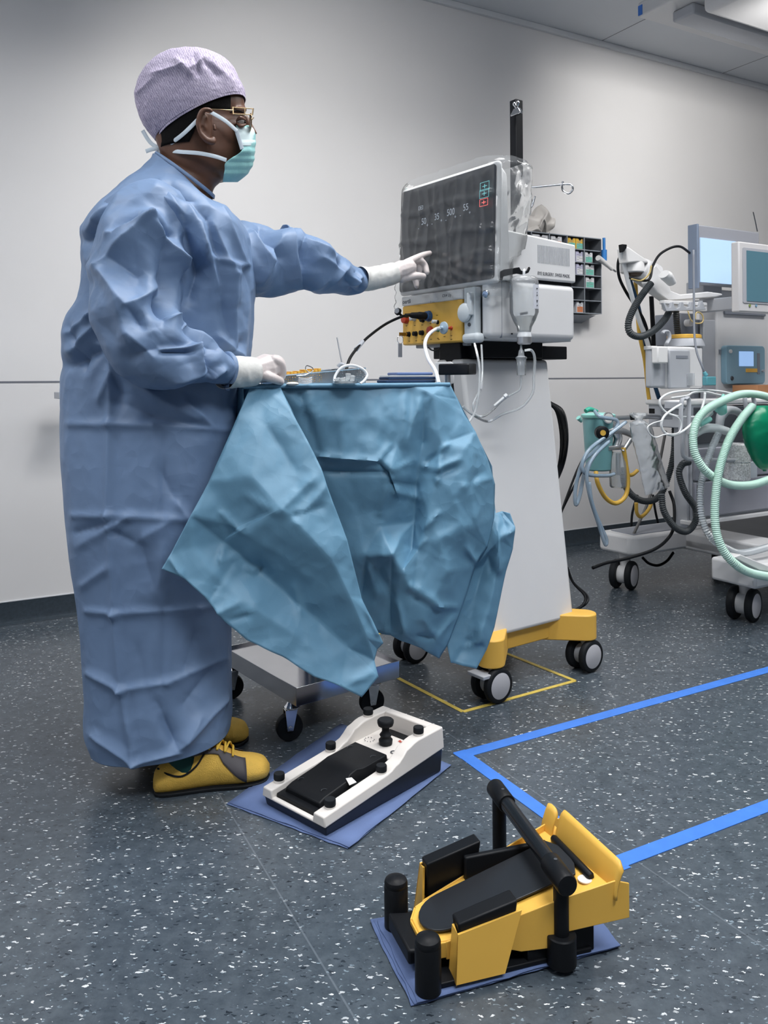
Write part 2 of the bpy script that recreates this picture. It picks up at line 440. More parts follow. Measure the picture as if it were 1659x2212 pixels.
# ================================================================ tapes on the floor
def tape(segs, wdt, name, m, label, cat, z=0.0012):
    mb = MB()
    for k, (p, q) in enumerate(segs):
        p = Vector(p); q = Vector(q); d = (q - p).normalized(); n = Vector((-d.y, d.x, 0))
        zz = z + 0.0002 * k
        P = [p - n * wdt / 2, q - n * wdt / 2, q + n * wdt / 2, p + n * wdt / 2]
        mb.hexa([Vector((a.x, a.y, 0.0002)) for a in P] + [Vector((a.x, a.y, zz)) for a in P])
    return tag(mb.build(name, m), label, cat)
P1 = FL(1001, 1630); P2 = FL(1659, 1447); D1 = (P2 - P1).normalized()
P3 = FL(1328, 1866); P4 = FL(1659, 1741); D2 = (P4 - P3).normalized()
N13 = (P3 - P1).normalized()
tape([(P1 - D1 * .02, P1 + D1 * 3.0), (P1 - N13 * .02, P3 + N13 * .025), (P3, P3 + D2 * 2.5)], 0.036, 'floor_tape', M_TAPE, 'bright blue tape stuck to the floor in an angular U behind the yellow foot pedal', 'tape')
Q1 = FL(1000, 1538); Q0 = FL(850, 1460); Q2 = FL(1242, 1471)
e0 = (Q0 - Q1).normalized(); e2 = (Q2 - Q1).normalized()
tape([(Q1, Q1 + e0 * .75), (Q1, Q2), (Q2, Q2 + e0 * .75), (Q1 + e0 * .75, Q2 + e0 * .75)], 0.014, 'floor_tape', M_TAPEY, 'thin yellow tape rectangle on the floor under the wheeled surgical console', 'tape')
# ================================================================ eye surgery console
MF = Fr((0.3177, 2.45), d=(0.811, 0.585))     # a: to the back right, b: to the back left
con = thing('surgery_console', 'tall white and yellow eye surgery console on castors with a black touch screen', 'medical machine', (*MF.p(.2, .2).xy, 0))
def twin_castor(parent, pt, R, axis, disc=M_GREYD, gap=0.017, brake=False, housing=M_LGREY, top=None, name='castor'):
    """swivel castor with two wheels; pt is the point on the floor between them"""
    ax = Vector(axis).normalized(); pt = Vector(pt); c = pt + Vector((0, 0, R))
    hb = MB(); top = top or (R * 2.1)
    fwd = Vector((-ax.y, ax.x, 0))
    hb.cyl(c + Vector((0, 0, R * .2)) + fwd * R * .25, pt + Vector((0, 0, top)) + fwd * R * .25, R * .34, R * .40, 20)
    hb.lathe(c - ax * gap, ax, [(R * .62, 0), (R * .62, 2 * gap)], 24)
    if brake: hb.hexa([c + fwd * s1 * R + ax * s2 * gap * 2 + Vector((0, 0, h)) for h in (R * .55, R * .75) for s1, s2 in ((-.4, -1), (-1.25, -1), (-1.25, 1), (-.4, 1))])
    hub = hb.build(name, housing, parent, bevel=.002)
    for s in (-1, 1):
        o = c + ax * s * gap; W_ = R * .42
        ty = MB().lathe(o, ax * s, [(R * .80, 0), (R * .94, 0), (R, W_ * .2), (R, W_ * .75), (R * .93, W_ * .97), (R * .74, W_)], 40)
        t = ty.build('wheel', M_RUB, hub, angle=50)
        MB().lathe(o, ax * s, [(R * .60, W_ * .4), (R * .75, W_ * .985), (R * .70, W_ * 1.04), (0.001, W_ * 1.09)], 40).build('hub_cap', disc, t, label='light grey hub cap')
    return hub
AX = Vector((0.60, -0.80, 0))
def fpt(px, py): return FL(px, py)
PADS = [(0, 0), (.42, 0), (0, .41), (.42, .41)]
cast = [FL(1062, 1512), FL(1262, 1446), FL(888, 1427), FL(888, 1427) + (FL(1262, 1446) - FL(1062, 1512))]
for i, c in enumerate(cast):
    twin_castor(con, (c.x, c.y, 0), 0.052, AX, brake=(i == 0))
# yellow chassis
ch = MB()
cen = sum((Vector((c.x, c.y, 0)) for c in cast), Vector()) / 4
for c in cast:
    c = Vector((c.x, c.y, 0)); d = (cen - c).normalized(); n = Vector((-d.y, d.x, 0)); r = .040
    pts = [c + r * (-d * math.cos(t) + n * math.sin(t)) for t in [math.radians(x) for x in range(-90, 91, 15)]]
    pts += [cen + n * .050, cen - n * .050]
    ch.prism([p + Vector((0, 0, .104)) for p in pts], (0, 0, .083))
ch.box(MF, .055, .365, .055, .355, .110, .181)
ch.build('chassis', M_YEL, con, bevel=.004, label='yellow chassis')
# column
c0 = [MF.p(.03, .03, .17), MF.p(.39, .03, .17), MF.p(.39, .38, .17), MF.p(.03, .38, .17)]
c1 = [MF.p(.03, .145, 1.012), MF.p(.385, .145, 1.012), MF.p(.385, .27, 1.012), MF.p(.03, .27, 1.012)]
col = MB()
def lerpc(k, t): return c0[k].lerp(c1[k], t)
side_r = MB()     # right cladding: bent sheet
for (A, Bq) in (((.012, .028), (.012, .143)), ):
    pass
b = MB()
b.hexa([MF.p(.012, .028, .168), MF.p(.392, .028, .168), MF.p(.392, .10, .168), MF.p(.012, .10, .168),
        MF.p(.012, .143, 1.016), MF.p(.400, .143, 1.016), MF.p(.400, .20, 1.016), MF.p(.012, .20, 1.016)])
b.build('side_panel', M_WHITE, con, bevel=.012, seg=4)
MB().hexa([MF.p(.012, .30, .168), MF.p(.392, .30, .168), MF.p(.392, .385, .168), MF.p(.012, .385, .168),
        MF.p(.012, .225, 1.016), MF.p(.400, .225, 1.016), MF.p(.400, .272, 1.016), MF.p(.012, .272, 1.016)]).build('side_panel', M_WHITE, con, bevel=.012, seg=4)
MB().hexa([MF.p(.03, .09, .165), MF.p(.385, .09, .165), MF.p(.385, .33, .165), MF.p(.03, .33, .165),
        MF.p(.02, .16, 1.075), MF.p(.385, .16, 1.075), MF.p(.385, .26, 1.075), MF.p(.02, .26, 1.075)]).build('column_core', M_BLACK, con, bevel=.003)
k = MB().box(MF, .05, .34, .11, .33, 1.02, 1.078)
k.box(MF, .33, .47, .12, .22, 1.018, 1.062)
k.build('neck_block', M_BLACK, con, bevel=.003)
# handle unit in front of the column
hd = MB(); a, bq = W(945, 801, 2.44), W(1012, 801, 2.38)
HF = Fr((a.x, a.y), d=((bq - a).x, (bq - a).y)); L_ = (bq - a).length
hd.box(HF, 0.002, L_, 0, .05, .965, .998)
hd.build('front_handle', M_BLACKG, con, bevel=.004)
MB().cyl(HF.p(.022, .02, .70), HF.p(.022, .02, .966), .010).build('handle_tube', M_ALU, con)
MB().prism([W(px, py, 2.50) for px, py in ((940, 783), (972, 781), (978, 786), (979, 828), (972, 830), (969, 868), (966, 1000), (948, 1000), (942, 828))], MF.d(.006, 0)).build('front_plate', M_WHITE, con, bevel=.001)

# lower housing (white) with the yellow connector block
MB().box(MF, .0, .378, .0, .045, 1.075, 1.252).build('housing_corner', M_WHITE, con, bevel=.018, seg=5)
MB().box(MF, .02, .378, .02, .41, 1.072, 1.25).build('lower_housing', M_WHITE, con, bevel=.003)
MB().box(MF, .006, .025, .040, .112, 1.08, 1.246).build('cassette_bay', M_BLACK, con)
# pump cassette in the bay
cs = MB()
cs.box(MF, -.018, .012, .048, .098, 1.088, 1.232)
cs.box(MF, -.030, -.016, .052, .073, 1.145, 1.215)
cs.lathe(MF.p(-.02, .088, 1.155), MF.d(-1, 0), [(.030, 0), (.030, .008), (.022, .012)], 24)
cs.build('pump_cassette', mat('cassette_white', (0.62, 0.67, 0.70), 0.3), con, bevel=.006, seg=3)
MB().box(MF, -.026, .01, .030, .104, 1.062, 1.092).build('drip_cup', mat('cassette_white', (0,0,0)), con, bevel=.012, seg=4)
MB().lathe(MF.p(-.019, .072, 1.118), MF.d(-1, 0), [(.006, 0), (.006, .002)], 16).build('cassette_window', M_DGREY, con)
# power button
MB().lathe(W(1049, 635, 2.452), MF.d(-1, -.35), [(.0115, -.003), (.0115, .001), (.009, .003), (.001, .0035)], 28).build('power_button', M_CHR, con, label='chrome power button')
# seam of the lower housing and screws
MB().box(MF, .047, .0482, -.0006, .01, 1.076, 1.251).build('housing_seam', M_MGREY, con)
sc_ = MB()
for (px, py) in ((1105, 601), (1106, 721)): sc_.lathe(W(px, py, 2.50), MF.d(0, -1), [(.0022, -.003), (.0022, .0012)], 12)
sc_.build('screw', M_BLACK, con)
# yellow block
MB().box(MF, -.012, .03, .112, .418, 1.068, 1.200).build('connector_block', M_YEL, con, bevel=.005, label='yellow connector block')
sp = MB().box(MF, -.014, .10, .108, .420, 1.200, 1.232)
sp.build('name_strip', M_WHITE, con, bevel=.005)
MB().box(MF, .03, .30, .14, .40, 1.058, 1.07).build('block_tray', M_LGREY, con, bevel=.003)
DARKT = mat('print_dark', (0.05, 0.055, 0.07), 0.6)
lettering('OS4 Up', .0135, MF.p(-.0145, .205, 1.212), MF.d(0, -1), (0, 0, 1), DARKT, con, bold=.0001)
lettering('oertli', .020, MF.p(-.0145, .412, 1.2075), MF.d(0, -1), (0, 0, 1), DARKT, con, bold=.0004)
def on_face(px, py, a=-.012):
    """point on the connector face seen at a pixel"""
    n = MF.a; xc = (px - CX) / F_PX; yc = -(py - PY) / F_PX
    d = FV + xc * RV + yc * UV
    t = (MF.p(a, 0) - CAM).dot(n) / d.dot(n)
    return CAM + d * t
OUT = MF.d(-1, 0)
def knob(px, py, r, h, m, name, label=None, prof=None, par=con):
    o = on_face(px, py)
    return MB().lathe(o, OUT, prof or [(r * 1.15, 0), (r * 1.15, h * .25), (r, h * .3), (r, h), (r * .8, h * 1.08)], 20).build(name, m, par, angle=45, label=label)
knob(878, 690, .013, .014, M_RED, 'emergency_stop', 'red push button')
knob(896, 688, .008, .018, mat('clear_connector', (0.55, 0.58, 0.62), 0.2), 'clear_connector')
knob(914, 690, .009, .010, M_BLACK, 'socket')
for px, py in ((884, 722), (899, 721), (913, 719)): knob(px, py, .0075, .012, M_BLACK, 'socket')
knob(930, 714, .0125, .008, M_RED, 'socket_ring', 'red socket ring')
knob(947, 713, .005, .010, mat('plastic_green', (0.02, 0.22, 0.14), 0.4), 'green_socket', 'green socket')
knob(946, 696, .006, .006, M_BLACK, 'socket')
o = on_face(945, 695); MB().lathe(o, OUT, [(.006, .0), (.006, .020), (.004, .022)], 14).build('luer_port', mat('clear_connector', (0, 0, 0)), con)
o = on_face(975, 709)
rb = MB().lathe(o, OUT, [(.007, 0), (.004, .003), (.004, .022), (.006, .026)], 16); rb.build('air_outlet', M_RED, con, label='red air outlet')
knob(927, 683, .0155, .014, mat('plastic_blue_dark', (0.03, 0.09, 0.22), 0.4), 'cable_socket', 'blue cable socket')
# key in its lock
kk = on_face(884, 722) + OUT * .012
k_ = MB().lathe(kk, OUT, [(.006, 0), (.006, .006)], 12)
k_.hexa([kk + OUT * t + Vector((0, 0, z)) + MF.b * s for z in (-.007, .005) for t, s in ((.006, -.001), (.030, -.001), (.030, .001), (.006, .001))])
ky = k_.build('key', mat('brass_key', (0.55, 0.36, 0.10), 0.35, 1.0), con)
rg = MB(); c_ = kk + OUT * .026 + Vector((0, 0, -.018)); rg.tube([c_ + MF.a * .012 * math.cos(t) + Vector((0, 0, .014 * math.sin(t))) for t in [2 * PI * i / 16 for i in range(17)]], .0012, 6, 2)
rg.build('key_ring', M_CHR, ky)
tg = MB(); p_ = c_ + Vector((0, 0, -.014)); tg.hexa([p_ + MF.a * (x - .002) + MF.b * y + Vector((.0, 0, z)) for z in (-.045, 0) for x, y in ((-.006, -.002), (.009, -.002), (.009, .002), (-.006, .002))])
tg.build('key_tag', M_MGREY, ky, bevel=.001)
# tiny printed symbols
pr = MB()
for px, py in ((878, 704), (896, 703), (912, 702), (930, 699), (884, 737), (899, 736), (913, 735), (931, 733), (946, 731), (960, 727), (975, 725), (975, 733), (948, 733), (944, 681)):
    o = on_face(px, py); r = .004
    pr.hexa([o + OUT * h + MF.b * x + Vector((0, 0, z)) for h in (0, .0004) for x, z in ((-r, -.0012), (r, -.0012), (r, .0012), (-r, .0012))])
pr.build('printed_symbols', mat('print_brown', (0.22, 0.11, 0.01), 0.6), con)
# upper housing
MB().hexa([MF.p(.06, 0, 1.262), MF.p(.38, 0, 1.262), MF.p(.38, .41, 1.262), MF.p(.06, .41, 1.262), MF.p(.06, 0, 1.405), MF.p(.38, 0, 1.386), MF.p(.38, .41, 1.386), MF.p(.06, .41, 1.405)]).build('upper_housing', M_WHITE, con, bevel=.006, seg=3)
MB().box(MF, .04, .37, .012, .40, 1.246, 1.266).build('housing_gap', M_BLACK, con)
vt = MB()
def on_side(px, py, b=0.0):
    n = MF.b; xc = (px - CX) / F_PX; yc = -(py - PY) / F_PX
    d = FV + xc * RV + yc * UV
    t = (MF.p(0, b) - CAM).dot(n) / d.dot(n)
    return CAM + d * t
def ab(P): q = P - MF.o; return q.dot(MF.a), q.dot(MF.b), P.z
aL, _, zt = ab(on_side(1162, 529)); aR, _, _ = ab(on_side(1229, 540)); zb = ab(on_side(1162, 568))[2]
for i in range(24):
    a = aL + (aR - aL) * i / 23
    vt.box(MF, a - .0008, a + .0008, -.0008, .002, zb, zt)
vt.build('vent_slots', mat('slot_grey', (0.18, 0.20, 0.24), 0.6), con)
p_ = on_side(1161, 593.5); wtxt = (on_side(1228, 598) - p_).length
lettering('EYE SURGERY. SWISS MADE.', .0150, p_ + MF.d(0, -.0008), MF.a, (0, 0, 1), DARKT, con, xs=wtxt / .178)
# screen on the head
SF = Fr((0.3235, 2.42), d=(0.811, 0.585)); TL = .035
def tilt(a, b, z): return SF.p(a + (z - 1.24) * TL, b, z)
def tiltbox(a0, a1, b0, b1, z0, z1, mb):
    return mb.hexa([tilt(a0, b0, z0), tilt(a1, b0, z0), tilt(a1, b1, z0), tilt(a0, b1, z0), tilt(a0, b0, z1), tilt(a1, b0, z1), tilt(a1, b1, z1), tilt(a0, b1, z1)])
hs = MB(); tiltbox(.004, .030, -.004, .468, 1.236, 1.600, hs)
disp = hs.build('display', M_WHITE, con, bevel=.012, seg=4)
bk = MB(); bk.hexa([tilt(.028, .004, 1.245), tilt(.085, .012, 1.262), tilt(.085, .452, 1.262), tilt(.028, .46, 1.245), tilt(.028, .004, 1.592), tilt(.070, .02, 1.572), tilt(.070, .444, 1.572), tilt(.028, .46, 1.592)])
bk.build('display_back', M_WHITE, disp, bevel=.012, seg=4)
poly = []
for (cb, cz, s0) in ((.452, 1.577, 0), (.012, 1.577, 90), (.012, 1.260, 180), (.452, 1.260, 270)):
    for i in range(6):
        t = math.radians(s0 + 90 * i / 5); poly.append(tilt(.004, cb + .012 * math.cos(t), cz + .012 * math.sin(t)))
gl = MB().prism(poly, SF.d(-.0015, 0)); gls = gl.build('screen_glass', mat('screen_black', (0.022, 0.026, 0.034), 0.16, spec=0.8), disp)
def on_scr(px, py):
    n = SF.a.copy(); n.z = -TL; P0 = tilt(.0005, 0, 1.24); xc = (px - CX) / F_PX; yc = -(py - PY) / F_PX
    d = FV + xc * RV + yc * UV
    return CAM + d * ((P0 - CAM).dot(n) / d.dot(n))
SU = Vector((SF.a.x * TL, SF.a.y * TL, 1)).normalized()
DIG = mat('display_digits', (0.2, 0.22, 0.25), 0.5, emis=(0.36, 0.41, 0.48), estr=0.55)
for px, py, t in ((910, 486, '50'), (938, 476, '35'), (965, 467, '500'), (1000, 456, '55')):
    lettering(t, .030, on_scr(px, py), -SF.b, SU, DIG, disp, name='digits', extrude=.0001, xs=.85)
for px, py, t in ((903, 497, '-'), (921, 491, '+'), (932, 487, '-'), (951, 481, '+'), (962, 479, '-'), (981, 473, '+'), (993, 469, '-'), (1012, 464, '+')):
    lettering(t, .018, on_scr(px, py), -SF.b, SU, DIG, disp, name='digits', extrude=.0001)
def sbox(px, py, wd, ht, m, name, fill=True):
    o = on_scr(px, py); mb = MB()
    def bar(b0, b1, z0, z1):
        mb.hexa([o - SF.b * x + SU * z - SF.a * h for h in (0, .0006) for x, z in ((b0, z0), (b1, z0), (b1, z1), (b0, z1))])
    t = .0012
    bar(-wd, wd, ht - t, ht); bar(-wd, wd, -ht, -ht + t); bar(-wd, -wd + t, -ht, ht); bar(wd - t, wd, -ht, ht)
    if fill: bar(-wd * .5, wd * .5, -t * .8, t * .8); bar(-t, t, -ht * .5, ht * .5)
    return mb.build(name, m, disp)
CY = mat('display_cyan', (0.05, 0.2, 0.2), 0.5, emis=(0.20, 0.62, 0.66), estr=0.8)
RD = mat('display_red', (0.3, 0.03, 0.03), 0.5, emis=(1.0, 0.16, 0.14), estr=1.2)
sbox(1047, 402, .020, .013, CY, 'touch_button'); sbox(1046, 418, .020, .013, CY, 'touch_button'); sbox(1045, 437, .018, .011, RD, 'touch_button')
sbox(909, 449, .012, .006, DIG, 'touch_button')
# bottle holder hook on the side
hk = [(1073, 606), (1073, 600), (1078, 589), (1090, 582), (1122, 577), (1126, 584), (1133, 587), (1140, 584), (1144, 576), (1146, 580), (1142, 589), (1132, 593), (1118, 591), (1100, 594), (1088, 597), (1085, 606)]
MB().prism([on_side(px, py, -.03) for px, py in hk], MF.d(0, .006)).build('bottle_hook', M_BLACK, con, bevel=.001)
MB().prism([on_side(px, py, -.028) for px, py in ((1087, 596), (1130, 592), (1137, 597), (1137, 603), (1086, 605))], MF.d(0, .03)).build('hook_plate', M_WHITE, con, bevel=.001)
# pole
PO = W(1118, 700, 2.75); PF = Fr((PO.x, PO.y), d=(MF.a.x, MF.a.y))
ztop = W(1118, 219, 2.75).z
po = MB().box(PF, -.020, .012, -.02, .010, 1.38, ztop)
pole = po.build('pole', M_BLACK, con, bevel=.002)
MB().box(PF, -.024, .045, -.03, .03, 1.372, 1.392).build('pole_foot', M_BLACK, con, bevel=.002)
zc = W(1134, 405, 2.74).z
MB().box(PF, .004, .030, -.026, .006, zc - .022, zc + .018).build('clamp', M_BLACKG, pole, bevel=.004)
def Wl(pts, Y): return [W(p[0], p[1], p[2] if len(p) > 2 else Y) for p in pts]
MB().tube(Wl([(1140, 406), (1180, 402), (1222, 398), (1234, 400), (1237, 410), (1228, 418), (1217, 413), (1214, 403), (1216, 392)], 2.74), .0035, 10, 8).build('infusion_rod', M_CHR, pole)
MB().tube(Wl([(1139, 414), (1147, 428), (1149, 440), (1145, 448), (1150, 444), (1156, 424)], 2.73), .0028, 10, 8).build('infusion_hook', M_CHR, pole)
MB().tube(Wl([(1132.5, 380), (1132.5, 505)], 2.725), .0028, 8, 1).build('inner_rod', M_CHR, pole)
MB().box(PF, .012, .055, -.035, -.005, 1.400, 1.422).build('rod_bracket', M_ALU, pole, bevel=.003)
# coiled cables behind the column
cb = MB()
for i in range(6):
    x = i * 3.0
    cb.tube(Wl([(1180 + x * .5, 868, 2.90 + i * .012), (1202 + x, 890, 2.91), (1212 + x * .9, 950, 2.92 - i * .01), (1206 + x * .6, 1010, 2.92), (1190, 1050, 2.9), (1170, 1000, 2.9 + i * .01), (1168, 920, 2.9), (1180 + x * .5, 868, 2.90 + i * .012)], 2.9), .0045, 8, 6)
tag(cb.build('cable_coil', M_BLACK), 'coil of black cables hanging behind the white console column', 'cable')
c2 = MB()
for i in range(2):
    c2.tube(Wl([(1225, 1225, 2.86), (1238, 1258, 2.85), (1262 + i * 5, 1285, 2.83), (1262 + i * 5, 1302, 2.80), (1246, 1316, 2.78 + i * .02), (1215, 1325, 2.76)], 2.8), .0045, 8, 6)
tag(c2.build('power_cable', M_BLACK), 'two black cables looping to the floor behind the right rear of the console', 'cable')
# ================================================================ grey-white foot pedal on its cloth
PFm = Fr((-0.128, 1.697), d=(0.677, 0.736))    # origin: nearest corner on the floor, a to the far right, b to the far left
LP, WP = .395, .205
def cloth_poly(px_pts, zs_, name, m, label, layers=2, th=.0022):
    mb = MB()
    for k in range(layers):
        pts = [FL(px, py, 0) for px, py in px_pts]
        c = sum(pts, Vector()) / len(pts)
        pts = [c + (p - c) * (1 - .012 * k) + Vector((.003 * k, -.002 * k, 0)) for p in pts]
        n = 14; rows = []
        for i in range(n + 1):
            u = i / n; r = []
            for j_ in range(n + 1):
                v = j_ / n
                p = (pts[0] * (1 - u) + pts[1] * u) * (1 - v) + (pts[3] * (1 - u) + pts[2] * u) * v
                e = min(u, 1 - u, v, 1 - v)
                q = p * 14 + Vector((k * 9, 0, 3))
                hgt = .0012 + k * th + max(0, noise.noise(q)) * .0035 * max(0, 1 - e * 5) + .0006
                p2 = p + (Vector((noise.noise(q * 2), noise.noise(q * 2 + Vector((5, 5, 5))), 0)) * .0035 if e == 0 else Vector())
                r.append(Vector((p2.x, p2.y, hgt)))
            rows.append(r)
        # crossing the base line keeps the sheet off the floor
        mb.ring_loft(rows, cap=False, close=False)
    return mb.build(name, m, solid=.0014, angle=180)
def fabric(name, rgb, rough=0.8, var=0.06, bump=0.25, sc=900, vs=14):
    return mat(name, rgb, rough, var=var, vscale=vs, bump=bump, bscale=sc, spec=.25)
M_CLOTH = fabric('cloth_blue', (0.125, 0.18, 0.35))
c1_ = cloth_poly([(490, 1738), (752, 1836), (974, 1655), (735, 1565)], 0, 'surgical_cloth', M_CLOTH, '')
tag(c1_, 'folded blue cloth on the floor under the grey-white foot pedal', 'cloth')

ped = thing('foot_pedal', 'grey-white foot control with black rocker pedal and round black studs, beside the yellow shoe', 'foot pedal', (*PFm.p(.2, .1).xy, 0.004))
def topz(a): return .050 + max(0, a) / LP * .034                      # sloping top of the low part
lo = MB()
lo.hexa([PFm.p(.008, .006, .006), PFm.p(LP - .006, .006, .006), PFm.p(LP - .006, WP - .006, .006), PFm.p(.008, WP - .006, .006),
         PFm.p(.004, .003, .026), PFm.p(LP - .003, .003, .064), PFm.p(LP - .003, WP - .003, .064), PFm.p(.004, WP - .003, .026)])
lo.build('base', mat('base_black', (0.013, 0.016, 0.028), 0.35), ped, bevel=.003)
# white frame: two side rails, front lip, rear wall standing higher with a recessed deck
def rail(b0, b1):
    mb = MB(); prof = [(0, .048), (.20, .068), (.235, .080), (.27, .102), (.30, .110), (LP, .112)]
    bot = [(0, .026), (LP, .062)]
    def zt(a):
        for i in range(len(prof) - 1):
            if prof[i][0] <= a <= prof[i + 1][0]:
                t = (a - prof[i][0]) / (prof[i + 1][0] - prof[i][0]); t = t * t * (3 - 2 * t) if 0 < i < 4 else t
                return prof[i][1] + (prof[i + 1][1] - prof[i][1]) * t
        return prof[-1][1]
    N_ = 30; rings = []
    for i in range(N_ + 1):
        a = LP * i / N_; zb = .026 + (.062 - .026) * a / LP
        rings.append([PFm.p(a, b0, zb), PFm.p(a, b1, zb), PFm.p(a, b1 - (.004 if b1 > b0 else -.004), zt(a)), PFm.p(a, b0 + .004, zt(a))])
    mb.ring_loft(rings); return mb
fr_ = rail(0, .040)
r2 = rail(WP - .036, WP); fr_.add(r2.v, r2.f)
fr_.hexa([PFm.p(0, .03, .026), PFm.p(.012, .03, .026), PFm.p(.012, WP - .03, .026), PFm.p(0, WP - .03, .026), PFm.p(0, .03, .032), PFm.p(.012, .03, .033), PFm.p(.012, WP - .03, .033), PFm.p(0, WP - .03, .032)])
fr_.hexa([PFm.p(LP - .030, .036, .060), PFm.p(LP, .036, .060), PFm.p(LP, WP - .032, .060), PFm.p(LP - .030, WP - .032, .060), PFm.p(LP - .024, .036, .112), PFm.p(LP, .036, .112), PFm.p(LP, WP - .032, .112), PFm.p(LP - .024, WP - .032, .112)])
fr_.hexa([PFm.p(.25, .036, .06), PFm.p(LP - .02, .036, .062), PFm.p(LP - .02, WP - .032, .062), PFm.p(.25, WP - .032, .06), PFm.p(.25, .036, .070), PFm.p(LP - .02, .036, .074), PFm.p(LP - .02, WP - .032, .074), PFm.p(.25, WP - .032, .070)])
fr_.build('frame', M_OFFW, ped, bevel=.0035, seg=3, label='cream white frame')
# black slot under the rear wall
MB().box(PFm, LP - .052, LP - .030, .055, WP - .055, .0735, .0752).build('slot', M_BLACK, ped)
# rocker pedal
inset = MB(); inset.hexa([PFm.p(.012, .040, .030), PFm.p(.255, .040, .055), PFm.p(.255, WP - .037, .055), PFm.p(.012, WP - .037, .030), PFm.p(.012, .040, .040), PFm.p(.255, .040, .064), PFm.p(.255, WP - .037, .064), PFm.p(.012, WP - .037, .040)])
inset.build('pedal_bed', M_BLACK, ped, bevel=.001)
rk = MB(); rings = []
prof = [(.028, .052, .044, .160), (.045, .058, .044, .160), (.115, .068, .044, .160), (.128, .075, .050, .155), (.150, .080, .050, .155), (.165, .078, .046, .158), (.245, .082, .046, .158)]
for a, z, b0, b1 in prof:
    zb = .036 + a * .1
    rings.append([PFm.p(a, b0, zb), PFm.p(a, b1, zb), PFm.p(a, b1 - .004, z), PFm.p(a, b0 + .004, z)])
rk.ring_loft(rings); rk.build('rocker', M_BLACK, ped, bevel=.003, seg=3)
ar = MB()
for a, b in ((.06, .065), (.06, .14), (.215, .065), (.215, .14)):
    z = .0592 + (a - .045) * .14 if a < .1 else .0815
    for t0 in range(0, 150, 25):
        t, t2 = math.radians(t0), math.radians(t0 + 25); q = []
        for tt, r in ((t, .008), (t2, .008), (t2, .0068), (t, .0068)): q.append(PFm.p(a + r * math.cos(tt), b + r * math.sin(tt), z))
        ar.hexa([Vector(x) for x in q] + [x + Vector((0, 0, .0009)) for x in q])
ar.build('foot_marks', M_DGREY, ped)
# studs
def stud(a, b, z, par=ped):
    o = PFm.p(a, b, z)
    st = MB().lathe(o - Vector((0, 0, .006)), (0, 0, 1), [(.0125, 0), (.0125, .010), (.011, .0105)], 24).build('stud_base', M_OFFW, par)
    MB().lathe(o, (0, 0, 1), [(.0105, 0), (.0125, .006), (.0125, .016), (.0115, .018), (.0, .018)], 28).build('stud_cap', M_RUB, st, angle=50, label='black rubber cap')
for a, b, z in ((.035, .022, .050), (.035, WP - .018, .052), (.195, .022, .066), (.195, WP - .018, .068), (.325, .022, .111), (.325, WP - .018, .111)): stud(a, b, z)
o = PFm.p(.300, .105, .073)
MB().lathe(o, (0, 0, 1), [(.016, 0), (.017, .010), (.013, .014), (.012, .016), (.015, .022), (.012, .026), (.009, .030), (.009, .042), (.018, .044), (.020, .050), (.020, .056), (.017, .059), (0.0, .058)], 28).build('joystick', M_RUB, ped, angle=45, label='black mushroom-shaped joystick')
PR = mat('print_grey', (0.25, 0.25, 0.27), .6)
lettering('• • •', .022, PFm.p(.305, .052, .0742), PFm.d(0, -1), PFm.d(1, 0), DARKT, ped, align='CENTER')
lettering('CV', .022, PFm.p(.272, .055, .0728), PFm.d(0, -1), PFm.d(1, 0), DARKT, ped, align='CENTER', bold=.0003)
lettering('1.0', .012, PFm.p(.322, .052, .0742), PFm.d(0, -1), PFm.d(1, 0), PR, ped, align='CENTER')
lettering('faros', .012, PFm.p(.327, .078, .0742), PFm.d(0, -1), PFm.d(1, 0), M_RED, ped, align='CENTER', bold=.0003)
dd = MB()
for i in range(9):
    t = math.radians(20 + i * 36); c = PFm.p(.290 + .012 * math.cos(t), .150 + .012 * math.sin(t), .0722); dd.lathe(c, (0, 0, 1), [(.0011, 0), (.0011, .0016)], 8)
dd.build('dial_dots', PR, ped)
tp = MB(); c = PFm.p(.118, .044, .0625); tp.hexa([c + PFm.d(x, y, z + h) for h in (0, .0012) for x, y, z in ((-.009, -.006, .001), (.008, -.011, .003), (.010, .006, .007), (-.006, .008, .010))])
tp.build('tape_scrap', mat('tape_clear', (0.75, 0.75, 0.74), .3), ped)

# ================================================================ yellow foot pedal on its cloth
c2_ = cloth_poly([(800, 1992), (888, 2176), (1338, 2048), (1225, 1905)], 0, 'surgical_cloth', M_CLOTH, '', layers=3)
tag(c2_, 'folded blue cloth on the floor under the yellow and black foot pedal', 'cloth')
o1 = FL(925, 2150)
YF = Fr((o1.x, o1.y), d=(0.955, 0.298))
yp = thing('foot_pedal', 'yellow foot pedal with black sole plate, black bollards and a tall black carrying bar', 'foot pedal', (*YF.p(.15, .08).xy, .006))
zB = .0085
# black base: two rails and a rear block
bb = MB()
bb.box(YF, -.005, .285, -.004, .030, zB, .016)
bb.box(YF, -.005, .285, .135, .180, zB, .014)
bb.box(YF, .03, .29, .01, .16, zB, .012)
bb.box(YF, .17, .292, .0, .15, zB, .050)
bb.build('base_plate', M_BLACK, yp, bevel=.003)
hb_ = MB(); hb_.hexa([YF.p(-.018, .040, .022), YF.p(.05, .036, .022), YF.p(.05, .135, .022), YF.p(-.022, .135, .022), YF.p(-.018, .040, .046), YF.p(.05, .036, .038), YF.p(.05, .135, .038), YF.p(-.022, .135, .050)])
hb_.build('heel_block', M_BLACK, yp, bevel=.004)
for b in (0.0, .158):
    c = YF.p(0, b, zB)
    MB().lathe(c, (0, 0, 1), [(.0205, 0), (.0205, .068), (.0195, .070), (.0202, .072), (.0202, .076), (.0185, .080), (.013, .0835), (.006, .085), (0, .0855)], 36).build('bollard', M_BLACK, yp, angle=30)
